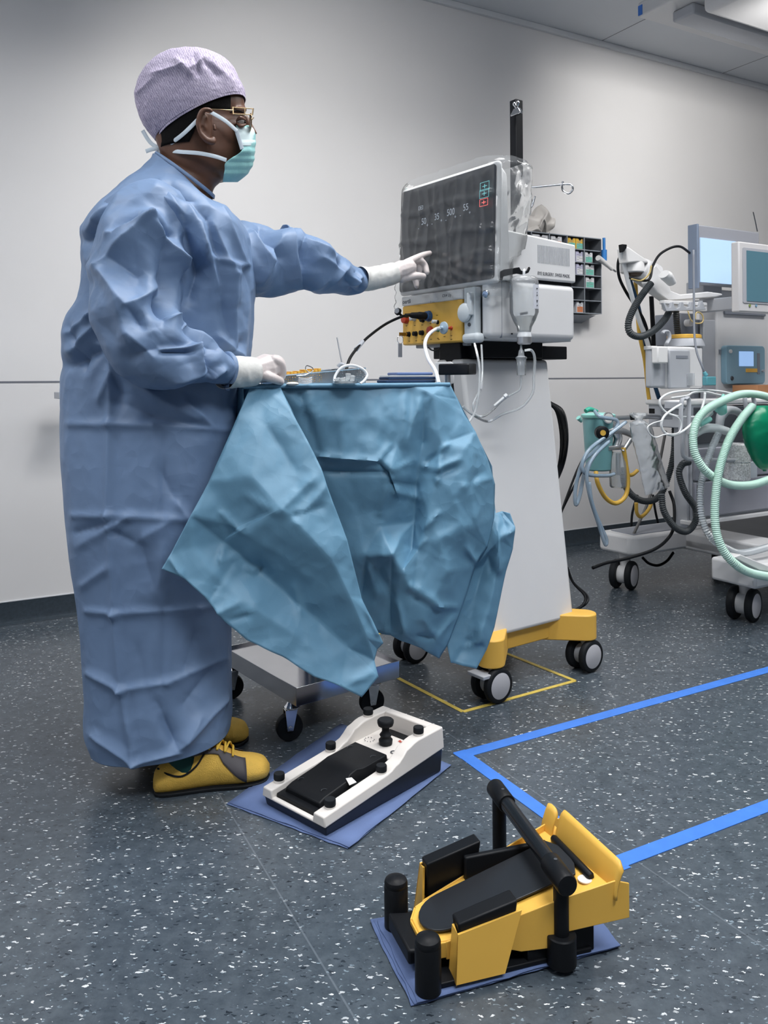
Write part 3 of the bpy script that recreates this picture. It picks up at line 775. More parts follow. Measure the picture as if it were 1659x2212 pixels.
# yellow tray: floor sloping up to the far end, sides, rear flange
YT = Fr(YF.p(-.030, 0).xy, d=(0.955, 0.298))
def pz(a): return .046 + (a - .045) * .235
ty = MB(); T = .003
out_ = [(.040, .060), (.050, .036), (.076, .026), (.30, -.018), (.345, -.028), (.345, .172), (.30, .166), (.085, .136), (.055, .128), (.040, .105)]
ty.prism([YT.p(a, b, pz(a)) for a, b in out_], (0, 0, .006))
sk_ = [(.076, .026), (.050, .036), (.040, .060), (.040, .105), (.055, .128), (.085, .136)]
for i in range(len(sk_) - 1):
    (a0, b0), (a1, b1) = sk_[i], sk_[i + 1]
    n = (YT.p(a1, b1) - YT.p(a0, b0)).cross(Vector((0, 0, 1))).normalized() * T
    ty.hexa([YT.p(a0, b0, pz(a0) - .020), YT.p(a1, b1, pz(a1) - .020), YT.p(a1, b1, pz(a1) - .020) - n, YT.p(a0, b0, pz(a0) - .020) - n, YT.p(a0, b0, pz(a0) + .005), YT.p(a1, b1, pz(a1) + .005), YT.p(a1, b1, pz(a1) + .005) - n, YT.p(a0, b0, pz(a0) + .005) - n])
ty.build('sole_tray', M_YEL, yp, bevel=.003, seg=3, label='yellow tray')
def side(b_, flip):
    s = MB(); pts = [(.070, pz(.070) - .022), (.16, .040), (.19, .032), (.245, .034), (.255, .056), (.368, .072), (.368, .128), (.345, .134), (.25, .110), (.16, .082), (.070, pz(.070) + .006)]
    off = lambda a: b_ + (-1 if not flip else 1) * (a - .070) * (.19 if not flip else .14)
    P = [YT.p(a, off(a), z) for a, z in pts]
    s.prism(P, YT.d(0, T if not flip else -T)); return s
s1 = side(.024, False); s1.build('side_wall', M_YEL, yp, bevel=.001)
s2 = side(.136, True); s2.build('side_wall', M_YEL, yp, bevel=.001)
# side wings with black pads
def wing(sgn, y, a0, a1, zt0, zt1):
    m = MB()
    q = sgn * .010
    m.hexa([YF.p(a0 - .008, y, .014), YF.p(a1 - .025, y, .014), YF.p(a1 - .025, y + sgn * .004, .014), YF.p(a0 - .008, y + sgn * .004, .014),
            YF.p(a0, y + q, zt0), YF.p(a1 + .010, y + q, zt1), YF.p(a1 + .010, y + q + sgn * .004, zt1), YF.p(a0, y + q + sgn * .004, zt0)])
    m.hexa([YF.p(a0 - .008, y, .014), YF.p(a0 - .008, y + sgn * .004, .014), YF.p(a0 - .002, y + sgn * .036, .014), YF.p(a0 - .006, y + sgn * .036, .014),
            YF.p(a0, y + q, zt0), YF.p(a0, y + q + sgn * .004, zt0), YF.p(a0 + .002, y + sgn * .032, zt0 + .004), YF.p(a0 - .002, y + sgn * .032, zt0 + .004)])
    w_ = m.build('side_wing', M_YEL, yp, bevel=.0015)
    p = MB(); p.hexa([YF.p(a0 + .006, y + sgn * .016, zt0 - .055), YF.p(a1 - .002, y + sgn * .016, zt1 - .045), YF.p(a1 - .002, y + sgn * .036, zt1 - .045), YF.p(a0 + .006, y + sgn * .036, zt0 - .055),
            YF.p(a0 + .002, y + sgn * .014, zt0 + .013), YF.p(a1 + .004, y + sgn * .012, zt1 + .016), YF.p(a1 + .004, y + sgn * .042, zt1 + .017), YF.p(a0 + .002, y + sgn * .042, zt0 + .014)])
    p.build('pad', M_BLACK, w_, bevel=.003, seg=3)
wing(1, -.012, .050, .150, .084, .101)
wing(-1, .186, .050, .150, .098, .118)
# sole plate (black, rounded at the toe)
so = []
bc = .081
for i in range(13):
    t = math.radians(90 + 180 * i / 12); so.append((.092 + .046 * math.cos(t), bc + .044 * math.sin(t)))
so += [(.25, bc - .050), (.305, bc - .052), (.316, bc - .03), (.320, bc), (.316, bc + .03), (.305, bc + .052), (.25, bc + .050)]
MB().prism([YT.p(a, b, pz(a) + .010) for a, b in so], (0, 0, .004)).build('sole_plate', mat('sole_black', (0.016, 0.018, 0.022), .33), yp, bevel=.0012)
MB().box(YT, .15, .31, .134, .146, pz(.2) - .01, pz(.2) + .034).build('side_slot', M_BLACK, yp, bevel=.003)
MB().lathe(YT.p(.322, .135, pz(.322) + .010), YT.d(.02, -1, 0), [(.006, 0), (.007, .003), (.007, .12), (.005, .124)], 14).build('hinge_bar', M_BLACK, yp)
MB().lathe(YT.p(.315, .016, pz(.315) + .006), (0, 0, 1), [(.012, 0), (.012, .002), (.010, .0026)], 24).build('label_dot', M_OFFW, yp)
# rear flange standing up and leaning back
for b0_, b1_, nm in ((-.033, .136, 'rear_flange'), (.148, .180, 'rear_flange')):
    fl = MB(); N_ = 18; rings = []
    for i in range(N_ + 1):
        b = b0_ + i * (b1_ - b0_) / N_
        e = min(i, N_ - i) / N_ * (b1_ - b0_)
        edge = math.sqrt(max(0, 1 - max(0, 1 - e / .012) ** 2))
        z0 = pz(.345) - .012; z1 = z0 + .046 + .012 * edge + .008 * (b - b0_) / .12
        rings.append([YT.p(.340 - .10 * b + .014 * (k / 6) ** 2, b, z0 + (z1 - z0) * k / 6) for k in range(7)])
    fl.ring_loft(rings, cap=False, close=False)
    fl.build(nm, M_YEL, yp, solid=.004, angle=180)
# carrying bar
pr_ = FL(1213, 2090); pl_ = Vector((.218, 1.600, 0))
MB().lathe((pr_.x, pr_.y, zB), (0, 0, 1), [(.024, 0), (.024, .045), (.022, .047), (.0, .047)], 32).build('post_socket', M_BLACK, yp, angle=40)
zt1 = W(1220, 1900, 1.32).z; zt2 = W(1070, 1715, 1.60).z
zt = (zt1 + zt2) / 2
MB().cyl((pr_.x, pr_.y, .04), (pr_.x, pr_.y, zt), .0125).build('post', M_BLACK, yp, angle=40)
MB().cyl((pl_.x, pl_.y, zB), (pl_.x, pl_.y, zt), .0135).build('post', M_BLACK, yp, angle=40)
A_ = Vector((pr_.x, pr_.y, zt)); Bv = Vector((pl_.x, pl_.y, zt)); d_ = (Bv - A_).normalized()
MB().cyl(A_ - d_ * .01, Bv + d_ * .01, .0135).build('carrying_bar', M_BLACKG, yp, angle=40)
for o_, s in ((A_, 1), (Bv, -1)):
    e = MB().lathe(o_ - d_ * s * .026, d_ * s, [(.012, 0), (.016, .001), (.0175, .004), (.0175, .066), (.016, .068)], 30); e = e.build('end_sleeve', M_BLACK, yp, angle=40)
    MB().lathe(o_ + d_ * s * .020 + Vector((0, 0, .0165)), (0, 0, 1), [(.003, 0), (.003, .0016), (.0015, .0018)], 10).build('grub_screw', M_DGREY, e)
MB().lathe(YF.p(.165, .019, .047) , YF.d(0, -1), [(.0025, 0), (.0025, .0035)], 12).build('screw_hole', M_BLACK, yp)
# ================================================================ crumpled fabric helpers (numpy)
CAMn = np.array(CAM); Rn = np.array(RV); Un = np.array(UV); Fn = np.array(FV)
def to_px(P):
    d = P - CAMn; Y = d @ Fn
    return np.stack([CX + F_PX * (d @ Rn) / Y, PY - F_PX * (d @ Un) / Y], -1)
def tri(x): return 2 * np.abs(x - np.floor(x + .5)) - .5
def wob(P, f, rs):
    s = 0
    for _ in range(3):
        k = rs.normal(size=3) * f; s = s + np.sin(P @ k + rs.uniform(0, 6.3))
    return s / 3
def crumple(P, f, seed, n=6, aniso=(1, 1, 1)):
    """sum of bent triangle waves: flat facets meeting in crisp straight creases"""
    rs = np.random.RandomState(seed); Q = P * np.array(aniso); out = 0
    for i in range(n):
        d = rs.normal(size=3); d /= np.linalg.norm(d); ff = f * rs.uniform(.5, 1.6)
        m = np.clip(.5 + .9 * wob(Q, f * 2.2, rs), 0, 1)
        out = out + m * tri(Q @ d * ff + .35 * wob(Q, f * 3.0, rs) + rs.uniform()) / (ff / f)
    return out / n
def creases(P, lines):
    """lines: (x0, y0, x1, y1, half width px, height m) tent-shaped folds along image-space segments of the photo"""
    px = to_px(P); out = np.zeros(len(P))
    for (x0, y0, x1, y1, wd, am) in lines:
        a = np.array([x0, y0], float); v = np.array([x1 - x0, y1 - y0], float); L2 = v @ v
        t = ((px - a) @ v) / L2; tc = np.clip(t, 0, 1)
        d = np.linalg.norm(px - (a + tc[:, None] * v), axis=1)
        fade = np.clip(1.4 - np.abs(tc - .5) * 1.2, 0, 1)
        out += 1.7 * am * np.clip(1 - d / (wd * 2.2), 0, 1) ** 2.2 * fade
    return out
def grid_normals(G, wrap):
    du = (np.roll(G, -1, 1) - np.roll(G, 1, 1)) if wrap else np.gradient(G, axis=1)
    dv = np.gradient(G, axis=0)
    n = np.cross(du, dv); n /= np.linalg.norm(n, axis=2, keepdims=True) + 1e-9
    return n
def cr_np(K, m):
    """Catmull-Rom through rows of K (k, ...) giving m rows"""
    K = np.asarray(K, float); k = len(K); out = []
    for i in range(m):
        t = i / (m - 1) * (k - 1); a = min(int(t), k - 2); t -= a
        p1, p2 = K[a], K[a + 1]; p0 = K[a - 1] if a > 0 else 2 * p1 - p2; p3 = K[a + 2] if a + 2 < k else 2 * p2 - p1
        out.append(.5 * (2 * p1 + (p2 - p0) * t + (2 * p0 - 5 * p1 + 4 * p2 - p3) * t * t + (3 * p1 - p0 - 3 * p2 + p3) * t ** 3))
    return np.array(out)
def grid_mesh(G, name, m, parent, wrap=True, solid=0.0, angle=180, label=None, capped=False, origin=None):
    r, c = G.shape[:2]; mb = MB()
    mb.v = [Vector(p) for p in G.reshape(-1, 3)]
    for i in range(r - 1):
        for j in range(c if wrap else c - 1):
            j2 = (j + 1) % c
            mb.f.append([i * c + j, i * c + j2, (i + 1) * c + j2, (i + 1) * c + j]); mb.mi.append(0)
    if capped:
        mb.f.append(list(range(c - 1, -1, -1))); mb.f.append([(r - 1) * c + j for j in range(c)]); mb.mi += [0, 0]
    return mb.build(name, m, parent, solid=solid, angle=angle, label=label, origin=origin)
def px_tube(K, rows, cols, ecc=1.0, power=1.0):
    """K: rows of (px, py, Y, r_px, depth radius m); a sleeve-like loft whose rings stand square to the path"""
    S = cr_np(K, rows); C = np.array([np.array(W(s[0], s[1], s[2])) for s in S])
    T = np.gradient(C, axis=0); T /= np.linalg.norm(T, axis=1, keepdims=True)
    G = np.zeros((rows, cols, 3)); th = np.linspace(0, 2 * PI, cols, endpoint=False)
    for i in range(rows):
        t = T[i]; v = np.array([0, 1, 0]) - t * t[1]; v /= np.linalg.norm(v); u = np.cross(t, v)
        ru = S[i][3] * S[i][2] / F_PX; rv = S[i][4]
        G[i] = C[i] + ru * np.cos(th)[:, None] * u + rv * np.sin(th)[:, None] * v
    return G
def px_rings(K, rows, cols, p=1.0):
    """K: rows of (Lx, Ly, YL, Rx, Ry, YR, half depth)"""
    S = cr_np(K, rows); G = np.zeros((rows, cols, 3)); th = np.linspace(0, 2 * PI, cols, endpoint=False)
    c, s = np.cos(th), np.sin(th); c = np.sign(c) * np.abs(c) ** p; s = np.sign(s) * np.abs(s) ** p
    for i, q in enumerate(S):
        A = np.array(W(q[0], q[1], q[2])); B = np.array(W(q[3], q[4], q[5])); C = (A + B) / 2; u = (B - A) / 2
        G[i] = C + c[:, None] * u + s[:, None] * np.array([0, q[6], 0])
    return G
def fabricate(G, wrap, f, amp, seed, lines=(), big=0, fbig=4.0, aniso=(1, 1, 1), edge=0, sgn=1, wz=None, fine=.45):
    n = grid_normals(G, wrap); P = G.reshape(-1, 3); Nn = n.reshape(-1, 3)
    C = G.mean(axis=1, keepdims=True)
    if ((G - C) * n).sum() < 0: Nn = -Nn
    d = amp * crumple(P, f, seed, aniso=aniso) + amp * fine * crumple(P, f * 2.6, seed + 1)
    if big: d = d + big * crumple(P, fbig, seed + 2, 4, aniso)
    if wz is not None: d = d * wz(P)
    if lines:
        face = np.clip(-Nn[:, 1] * 4, 0, 1)
        d = d + creases(P, lines) * face
    return (P + Nn * (sgn * d)[:, None]).reshape(G.shape)

def paper_cloth(name, rgb, k=.40):
    """nonwoven drape cloth: crisp small crumple facets on top of the modelled folds"""
    m = bpy.data.materials.new(name); nt, N, L, B = nodes(m)
    tc = N.new('ShaderNodeTexCoord'); last = None
    dn = N.new('ShaderNodeTexNoise'); dn.inputs['Scale'].default_value = 9; dn.inputs['Detail'].default_value = 2; L.new(tc.outputs['Object'], dn.inputs['Vector'])
    ad = N.new('ShaderNodeVectorMath'); ad.operation = 'MULTIPLY_ADD'; ad.inputs[1].default_value = (.05, .05, .05); L.new(dn.outputs['Color'], ad.inputs[0]); L.new(tc.outputs['Object'], ad.inputs[2])
    hs = []
    for sc_, w_ in ((11, 1.0), (27, .42)):
        v = N.new('ShaderNodeTexVoronoi'); v.inputs['Scale'].default_value = sc_; L.new(ad.outputs[0], v.inputs['Vector'])
        mp = N.new('ShaderNodeTexNoise'); mp.inputs['Scale'].default_value = sc_ * .35; L.new(tc.outputs['Object'], mp.inputs['Vector'])
        mr = N.new('ShaderNodeMapRange'); mr.inputs['From Min'].default_value = .42; mr.inputs['From Max'].default_value = .62; mr.inputs['To Max'].default_value = w_; L.new(mp.outputs[0], mr.inputs[0])
        mu = N.new('ShaderNodeMath'); mu.operation = 'MULTIPLY'; L.new(v.outputs['Distance'], mu.inputs[0]); L.new(mr.outputs[0], mu.inputs[1]); hs.append(mu.outputs[0])
    fn = N.new('ShaderNodeTexNoise'); fn.inputs['Scale'].default_value = 420; fn.inputs['Detail'].default_value = 2; L.new(tc.outputs['Object'], fn.inputs['Vector'])
    f2 = N.new('ShaderNodeMath'); f2.operation = 'MULTIPLY'; f2.inputs[1].default_value = .012; L.new(fn.outputs[0], f2.inputs[0]); hs.append(f2.outputs[0])
    t = hs[0]
    for h in hs[1:]:
        q = N.new('ShaderNodeMath'); q.operation = 'ADD'; L.new(t, q.inputs[0]); L.new(h, q.inputs[1]); t = q.outputs[0]
    b = N.new('ShaderNodeBump'); b.inputs['Strength'].default_value = k; b.inputs['Distance'].default_value = .016; L.new(t, b.inputs['Height']); L.new(b.outputs[0], B.inputs['Normal'])
    B.inputs['Base Color'].default_value = (*rgb, 1); B.inputs['Roughness'].default_value = .52; B.inputs['Specular IOR Level'].default_value = .45
    return m
M_GOWN = paper_cloth('gown_blue', (0.155, 0.240, 0.395))
M_DRAPE = paper_cloth('drape_teal', (0.125, 0.275, 0.405))
# ================================================================ the person in the gown
per = thing('person', 'person in long blue surgical gown, lilac cap and teal mask reaching to touch the screen', 'person', (-.56, 2.05, 0))
SKIN = mat('skin_brown', (0.125, 0.058, 0.036), 0.42, var=0.08, vscale=60, bump=.1, bscale=700)
# ---- body: head, neck, torso, arms, legs in one surface
bd = MB()
HY = 2.075
def head_ring(y, xb, xf, w, tw=0.0, n=28, front_pow=1.0):
    r = []
    A = W(xb, y, HY - .03); B = W(xf, y, HY + .03); C_ = (A + B) / 2; u = (B - A) / 2; v = Vector((-.28, .96, 0)) * w
    for j_ in range(n):
        t = 2 * PI * j_ / n; c, s = math.cos(t), math.sin(t)
        r.append(C_ + u * c + v * s * (1 if c < 0 else (1 - .18 * c * c)))
    return r
HR = [(128, 385, 440, .03), (137, 352, 478, .055), (160, 322, 506, .072), (190, 312, 520, .078), (215, 312, 527, .079), (235, 315, 529, .078), (250, 318, 526, .077),
      (265, 322, 526, .075), (280, 328, 533, .073), (300, 335, 536, .071), (320, 342, 531, .069), (340, 350, 529, .066), (360, 358, 520, .060), (378, 372, 505, .050), (392, 392, 488, .036)]
rs_ = cr_np([list(h) for h in HR], 60).tolist()
bd.ring_loft([head_ring(*r) for r in rs_])
def Wv(*a): return np.array(W(*a))
bd.tube([W(545, 0, 1) if False else W(530, 250, HY + .025), W(546, 292, HY + .03)], [.006, .013], 10, 1)          # nose
bd.tube([W(508, 233, HY - .042), W(526, 237, HY + .01), W(524, 237, HY + .07)], [.006, .008, .006], 8, 4)              # brow ridge
# ear: rolled rim around a thin dish
EY = HY - .083
bd.tube([W(462, 248, EY + .006), W(452, 237, EY - .006), W(436, 240, EY - .012), W(428, 262, EY - .012), W(432, 285, EY - .008), W(446, 302, EY - .002), W(459, 306, EY + .003), W(461, 296, EY + .006)], [.004, .0055, .006, .006, .006, .008, .009, .006], 10, 6)
bd.tube([W(446, 250, EY - .002), W(440, 262, EY - .002), W(443, 278, EY + .0)], [.004, .004, .003], 8, 4)
bd.tube([W(447, 243, EY + .008), W(446, 300, EY + .010)], [.012, .012], 10, 2, flat=(1.2, .4))
bd.tube([W(462, 268, EY + .008), W(464, 282, EY + .008)], [.005, .005], 8, 1)
# neck, shoulders, trunk
def ring_pts(q, n=28):
    A = W(q[0], q[1], q[2]); B = W(q[3], q[4], q[5]); C_ = (A + B) / 2; u = (B - A) / 2
    return [C_ + u * math.cos(2 * PI * k / n) + Vector((0, q[6], 0)) * math.sin(2 * PI * k / n) for k in range(n)]
NK = [(352, 290, HY, 470, 350, HY, .055), (347, 315, HY, 480, 385, HY, .058), (343, 338, HY, 462, 405, HY, .060), (336, 365, HY, 458, 428, HY, .072), (310, 400, HY, 470, 450, HY, .11), (270, 450, HY, 500, 490, HY, .16),
      (240, 540, HY, 515, 560, HY, .17), (220, 680, HY, 500, 700, HY, .155), (200, 840, HY, 480, 860, HY, .165), (215, 960, HY, 470, 960, HY, .16)]
bd.ring_loft([ring_pts(q) for q in cr_np([list(q) for q in NK], 40).tolist()])
for Yh, fx, Yf in ((2.0, 372, 1.93), (2.16, 320, 2.20)):
    bd.tube([W(345, 930, Yh), W(345, 1280, Yh), W(fx, 1560, Yf), W(fx + 14, 1640 if Yf < 2 else 1520, Yf)], [.092, .058, .030, .024], 20, 6)
# arms
bd.tube([W(330, 480, 1.98), W(300, 640, 1.87), W(312, 745, 1.835), W(400, 785, 1.87), W(490, 802, 1.94), W(548, 803, 2.0)], [.040, .045, .040, .034, .026, .024], 18, 6)
bd.tube([W(500, 540, 2.16), W(640, 570, 2.30), W(700, 585, 2.36), W(780, 603, 2.435), W(852, 590, 2.50)], [.030, .040, .036, .026, .023], 18, 6)
# hands (inside the gloves): palms and five fingers each
RH = [([(548, 802, 2.0), (575, 795, 2.03), (594, 790, 2.045)], [.030, .036, .028]),
      ([(592, 778, 2.02), (606, 786, 2.03), (610, 806, 2.04), (604, 826, 2.05)], [.0125, .0115, .0105, .009]),
      ([(590, 786, 2.045), (606, 792, 2.055), (610, 810, 2.06), (602, 826, 2.065)], [.012, .011, .010, .009]),
      ([(586, 792, 2.065), (602, 798, 2.075), (606, 814, 2.08), (598, 828, 2.08)], [.011, .0105, .010, .008]),
      ([(582, 798, 2.085), (596, 802, 2.095), (600, 815, 2.10), (592, 827, 2.095)], [.010, .0095, .009, .008]),
      ([(560, 806, 2.005), (580, 814, 1.995), (597, 820, 2.01), (606, 824, 2.03)], [.016, .013, .0115, .010])]
LH = [([(850, 590, 2.50), (868, 583, 2.515), (884, 578, 2.53)], [.027, .030, .024]),
      ([(878, 568, 2.525), (898, 558, 2.56), (914, 551, 2.60), (928, 547, 2.635)], [.0125, .011, .0100, .0085]),
      ([(884, 568, 2.545), (904, 562, 2.575), (917, 572, 2.59), (922, 588, 2.585)], [.0125, .0112, .0105, .0095]),
      ([(884, 577, 2.565), (900, 574, 2.585), (906, 588, 2.595), (904, 602, 2.59)], [.0115, .0105, .010, .0085]),
      ([(880, 590, 2.575), (893, 598, 2.59), (899, 610, 2.59), (900, 618, 2.585)], [.0105, .0100, .0095, .008]),
      ([(868, 600, 2.51), (884, 598, 2.52), (900, 596, 2.53), (914, 597, 2.545)], [.017, .0135, .0120, .0105])]
def hand(mb, H, k=1.0):
    for pts, rr in H:
        P = [W(*p) for p in pts]; mb.tube(P, [r * k for r in rr], 12, 5)
        mb.ell(P[-1], rr[-1] * k, rr[-1] * k, rr[-1] * k, None, 12, 8); mb.ell(P[0], rr[0] * k, rr[0] * k, rr[0] * k, None, 12, 8)
hand(bd, RH, .88); hand(bd, LH, .88)
body = bd.build('body', SKIN, per, angle=180)
rm = body.modifiers.new('remesh', 'REMESH'); rm.mode = 'VOXEL'; rm.voxel_size = .0032; rm.use_smooth_shade = True
sm = body.modifiers.new('smooth', 'SMOOTH'); sm.factor = .5; sm.iterations = 4

# eye, eyebrow, hair
e = MB().ell(W(520, 264, HY - .026), .012, .012, .012).build('eye', mat('eye_white', (0.35, 0.32, 0.30), .2), per)
MB().ell(W(526, 264, HY - .0265), .0068, .0068, .0068).build('iris', mat('iris_dark', (0.01, 0.006, 0.004), .1), e)
ld = MB(); ld.tube([W(511, 262, HY - .033), W(519, 255, HY - .038), W(530, 259, HY - .028)], [.003, .005, .003], 8, 5)
ld.tube([W(511, 266, HY - .034), W(520, 272, HY - .039), W(530, 269, HY - .028)], [.003, .005, .003], 8, 5); ld.build('eyelids', SKIN, per)
HAIR = mat('hair_black', (0.005, 0.0045, 0.0045), .8, bump=.6, bscale=500, spec=.15)
MB().tube([W(497, 243, HY - .062), W(512, 239, HY - .050), W(525, 243, HY - .028)], [.0025, .0035, .002], 8, 5, flat=(1, .6)).build('eyebrow', HAIR, per)
hr = MB(); rows = []
for r in cr_np([(205, 318, 520, .080), (225, 320, 525, .081), (245, 324, 524, .081), (262, 329, 522, .080), (280, 335, 522, .078), (300, 341, 520, .075), (322, 346, 515, .070)], 24).tolist():
    n = 80; full = head_ring(r[0], r[1], r[2], r[3], n=n); y = r[0]
    lim = 492 if y < 255 else (440 if y < 262 else 432 - (y - 262) * .45)
    # arc around the back of the head, between the temples
    c = (lim - (r[1] + r[2]) / 2) / ((r[2] - r[1]) / 2); t0 = math.acos(max(-1, min(1, c)))
    A = []
    for k in range(41):
        t = t0 + (2 * PI - 2 * t0) * k / 40
        a = W(r[1], y, HY - .03); b = W(r[2], y, HY + .03); C_ = (a + b) / 2; u = (b - a) / 2; v = Vector((-.28, .96, 0)) * r[3]
        cc, ss = math.cos(t), math.sin(t); A.append(C_ + u * cc + v * ss * (1 if cc < 0 else (1 - .18 * cc * cc)))
    rows.append(A)
hr.ring_loft(rows, cap=False, close=False); hr.build('hair', HAIR, per, solid=.004, angle=180)

# ---- trousers-free lower legs are hidden; socks and shoes
def shoe(o, ang, par_name, label=None):
    sf = Fr((o.x, o.y), ang)
    st = [(0.0, .0, .010, .030), (.006, .026, .004, .050), (.03, .035, .002, .068), (.06, .036, .001, .078), (.10, .036, .001, .092), (.135, .038, .001, .096), (.165, .042, .001, .082), (.20, .047, .001, .064), (.235, .045, .002, .056), (.258, .032, .004, .047), (.270, .004, .012, .030)]
    S = cr_np(st, 44).tolist(); n = 32; rings = []
    for a, w_, z0, z1 in S:
        r = []
        for k in range(n):
            t = 2 * PI * k / n; c, s = math.cos(t), math.sin(t)
            z = z0 + (z1 - z0) * (.5 + .5 * s); wd = max(w_, .001) * abs(c) ** .7 * (1 if c > 0 else -1)
            if s > 0: wd *= 1 - .25 * s
            r.append(sf.p(a, wd, z))
        rings.append(r)
    KN = mat('knit_yellow', (0.80, 0.50, 0.09), .7, var=.1, vscale=30, bump=.9, bscale=420)
    sh = MB().ring_loft(rings).build('shoe', KN, per, angle=180, label=label)
    GP = mat('shoe_grey', (0.075, 0.068, 0.075), .55)
    so = []
    for a, w_, z0, z1 in S:
        so.append((a, w_))
    P = [sf.p(a, w_ + .001, 0.0) for a, w_ in so] + [sf.p(a, -w_ - .001, 0.0) for a, w_ in reversed(so)]
    MB().prism(P, (0, 0, .008)).build('sole', M_RUB, sh, bevel=.002)
    def skin(a, tt, off=.0016):
        """point on the shoe's surface: station a, angle tt"""
        i = min(range(len(S)), key=lambda q: abs(S[q][0] - a)); _, w_, z0, z1 = S[i]; c, s = math.cos(tt), math.sin(tt)
        z = z0 + (z1 - z0) * (.5 + .5 * s); wd = max(w_, .001) * abs(c) ** .7 * (1 if c > 0 else -1)
        if s > 0: wd *= 1 - .25 * s
        return sf.p(a, wd * 1.0 + (off if c > 0 else -off), z + off * s)
    pn = MB()
    for sg in (0, 1):
        rows = []
        for i in range(15):
            a = .085 + .125 * i / 14
            lo = math.radians(48 - 10 * i / 14) if i < 8 else math.radians(35 - 70 * (i - 7) / 7)
            hi = math.radians(66)
            rows.append([skin(a, (PI - (lo + (hi - lo) * k / 6)) if sg else -PI * 2 + (lo + (hi - lo) * k / 6), .0022) for k in range(7)])
        pn.ring_loft(rows, cap=False, close=False)
    pn.build('side_panel', GP, sh, solid=.0012, angle=180, label='dark grey side panel')
    lc = MB()
    for i in range(4):
        a = .126 + i * .018
        L_, R_ = skin(a, math.radians(-(180 - 58)) + 2 * PI, .004), skin(a + .004, math.radians(58), .004)
        L_ = skin(a, math.radians(180 - 58), .005); top = sf.p(a + .004, 0, (L_.z + .010))
        lc.tube([L_, (L_ + top) / 2 + Vector((0, 0, .003)), top, (R_ + top) / 2 + Vector((0, 0, .003)), R_], .0028, 8, 4)
        if i < 3: lc.tube([L_, top + sf.d(.009, 0, .001), skin(a + .022, math.radians(58), .005)], .0025, 8, 4)
    lc.tube([sf.p(.118, 0, .104), sf.p(.112, -.02, .110), sf.p(.100, -.035, .100), sf.p(.112, -.02, .102)], .0025, 8, 5)
    lc.build('laces', mat('lace_yellow', (0.75, 0.48, 0.06), .6, bump=.5, bscale=900), sh)
    MB().tube([sf.p(.075, 0, .05), sf.p(.060, 0, .10), sf.p(.055, 0, .17)], [.034, .034, .040], 20, 4).build('sock', mat('sock_green', (0.004, 0.05, 0.045), .8), sh)
    rim = MB(); rim.tube([sf.p(.010, -.004, .056), sf.p(.035, -.031, .050), sf.p(.065, -.036, .045), sf.p(.095, -.034, .062), sf.p(.115, -.026, .086)], .0022, 8, 6); rim.build('collar_rim', M_RUB, sh)
    MB().hexa([sf.p(a, -w_, z) for a, w_, z in ((.120, -.0415, .046), (.148, -.0435, .043), (.148, -.0415, .043), (.120, -.0395, .046))] + [sf.p(a, -w_, z) for a, w_, z in ((.120, -.0395, .052), (.148, -.0415, .049), (.148, -.0395, .049), (.120, -.0375, .052))]) if False else None
    return sh
s1 = FL(334, 1706); shoe(Vector((s1.x, s1.y - .012, 0)), math.atan2(.28, .96), 'a')
shoe(Vector((-.372 - .262, 2.155, 0)), math.atan2(.10, 1), 'b')

# ---- gloves
GL = mat('latex_glove', (0.62, 0.56, 0.55), .36, var=.03, vscale=60, bump=.25, bscale=160)
GC = mat('glove_cuff', (0.62, 0.62, 0.60), .40, var=.03, vscale=60, bump=.35, bscale=120)
for H, cuff, nm in ((RH, [(484, 803, 1.925, 37, .042), (505, 803, 1.95, 35, .038), (530, 803, 1.98, 33, .035), (548, 803, 2.0, 31, .034)], 'r'), (LH, [(779, 603, 2.425, 27, .036), (800, 602, 2.45, 25, .034), (830, 596, 2.48, 24, .032), (852, 590, 2.50, 23, .030)], 'l')):
    g = MB(); hand(g, H)
    c0_, c1_ = W(*cuff[-1][:3]), W(*H[0][0][0])
    g.tube([W(*cuff[-2][:3]), W(*cuff[-1][:3]), c1_], [cuff[-2][4] * .92, cuff[-1][4] * .95, .029], 18, 4)
    go = g.build('glove', GL, per, angle=180, label='off-white latex glove')
    rm = go.modifiers.new('remesh', 'REMESH'); rm.mode = 'VOXEL'; rm.voxel_size = .0020; rm.use_smooth_shade = True
    sm = go.modifiers.new('smooth', 'SMOOTH'); sm.factor = .5; sm.iterations = 5
    G = px_tube(cuff, 60, 72); G = fabricate(G, True, 14, .006, 31, aniso=(3, 1, 1))
    grid_mesh(G, 'glove_cuff', GC, go, solid=.0012)

# ---- gown: body of the garment
GR = [(338, 338, 2.07, 460, 430, 2.07, .074), (330, 352, 2.07, 468, 436, 2.07, .088), (300, 385, 2.07, 492, 448, 2.07, .125), (255, 428, 2.07, 520, 470, 2.08, .165), (205, 480, 2.07, 541, 505, 2.08, .19), (185, 520, 2.07, 546, 545, 2.08, .195),
      (184, 600, 2.07, 545, 630, 2.08, .19), (182, 645, 2.07, 542, 690, 2.08, .185), (156, 690, 2.07, 537, 745, 2.08, .185), (149, 745, 2.07, 527, 800, 2.08, .19), (146, 850, 2.07, 512, 880, 2.07, .195), (147, 960, 2.06, 505, 980, 2.06, .195),
      (155, 1080, 2.05, 500, 1100, 2.05, .195), (166, 1200, 2.05, 497, 1220, 2.05, .19), (182, 1310, 2.04, 496, 1310, 2.04, .18), (190, 1410, 2.03, 497, 1410, 2.03, .175), (193, 1490, 2.02, 498, 1480, 2.02, .17), (192, 1560, 2.01, 500, 1540, 2.01, .165), (206, 1604, 2.0, 496, 1576, 2.0, .155)]
G = px_rings(GR, 420, 340, .88)
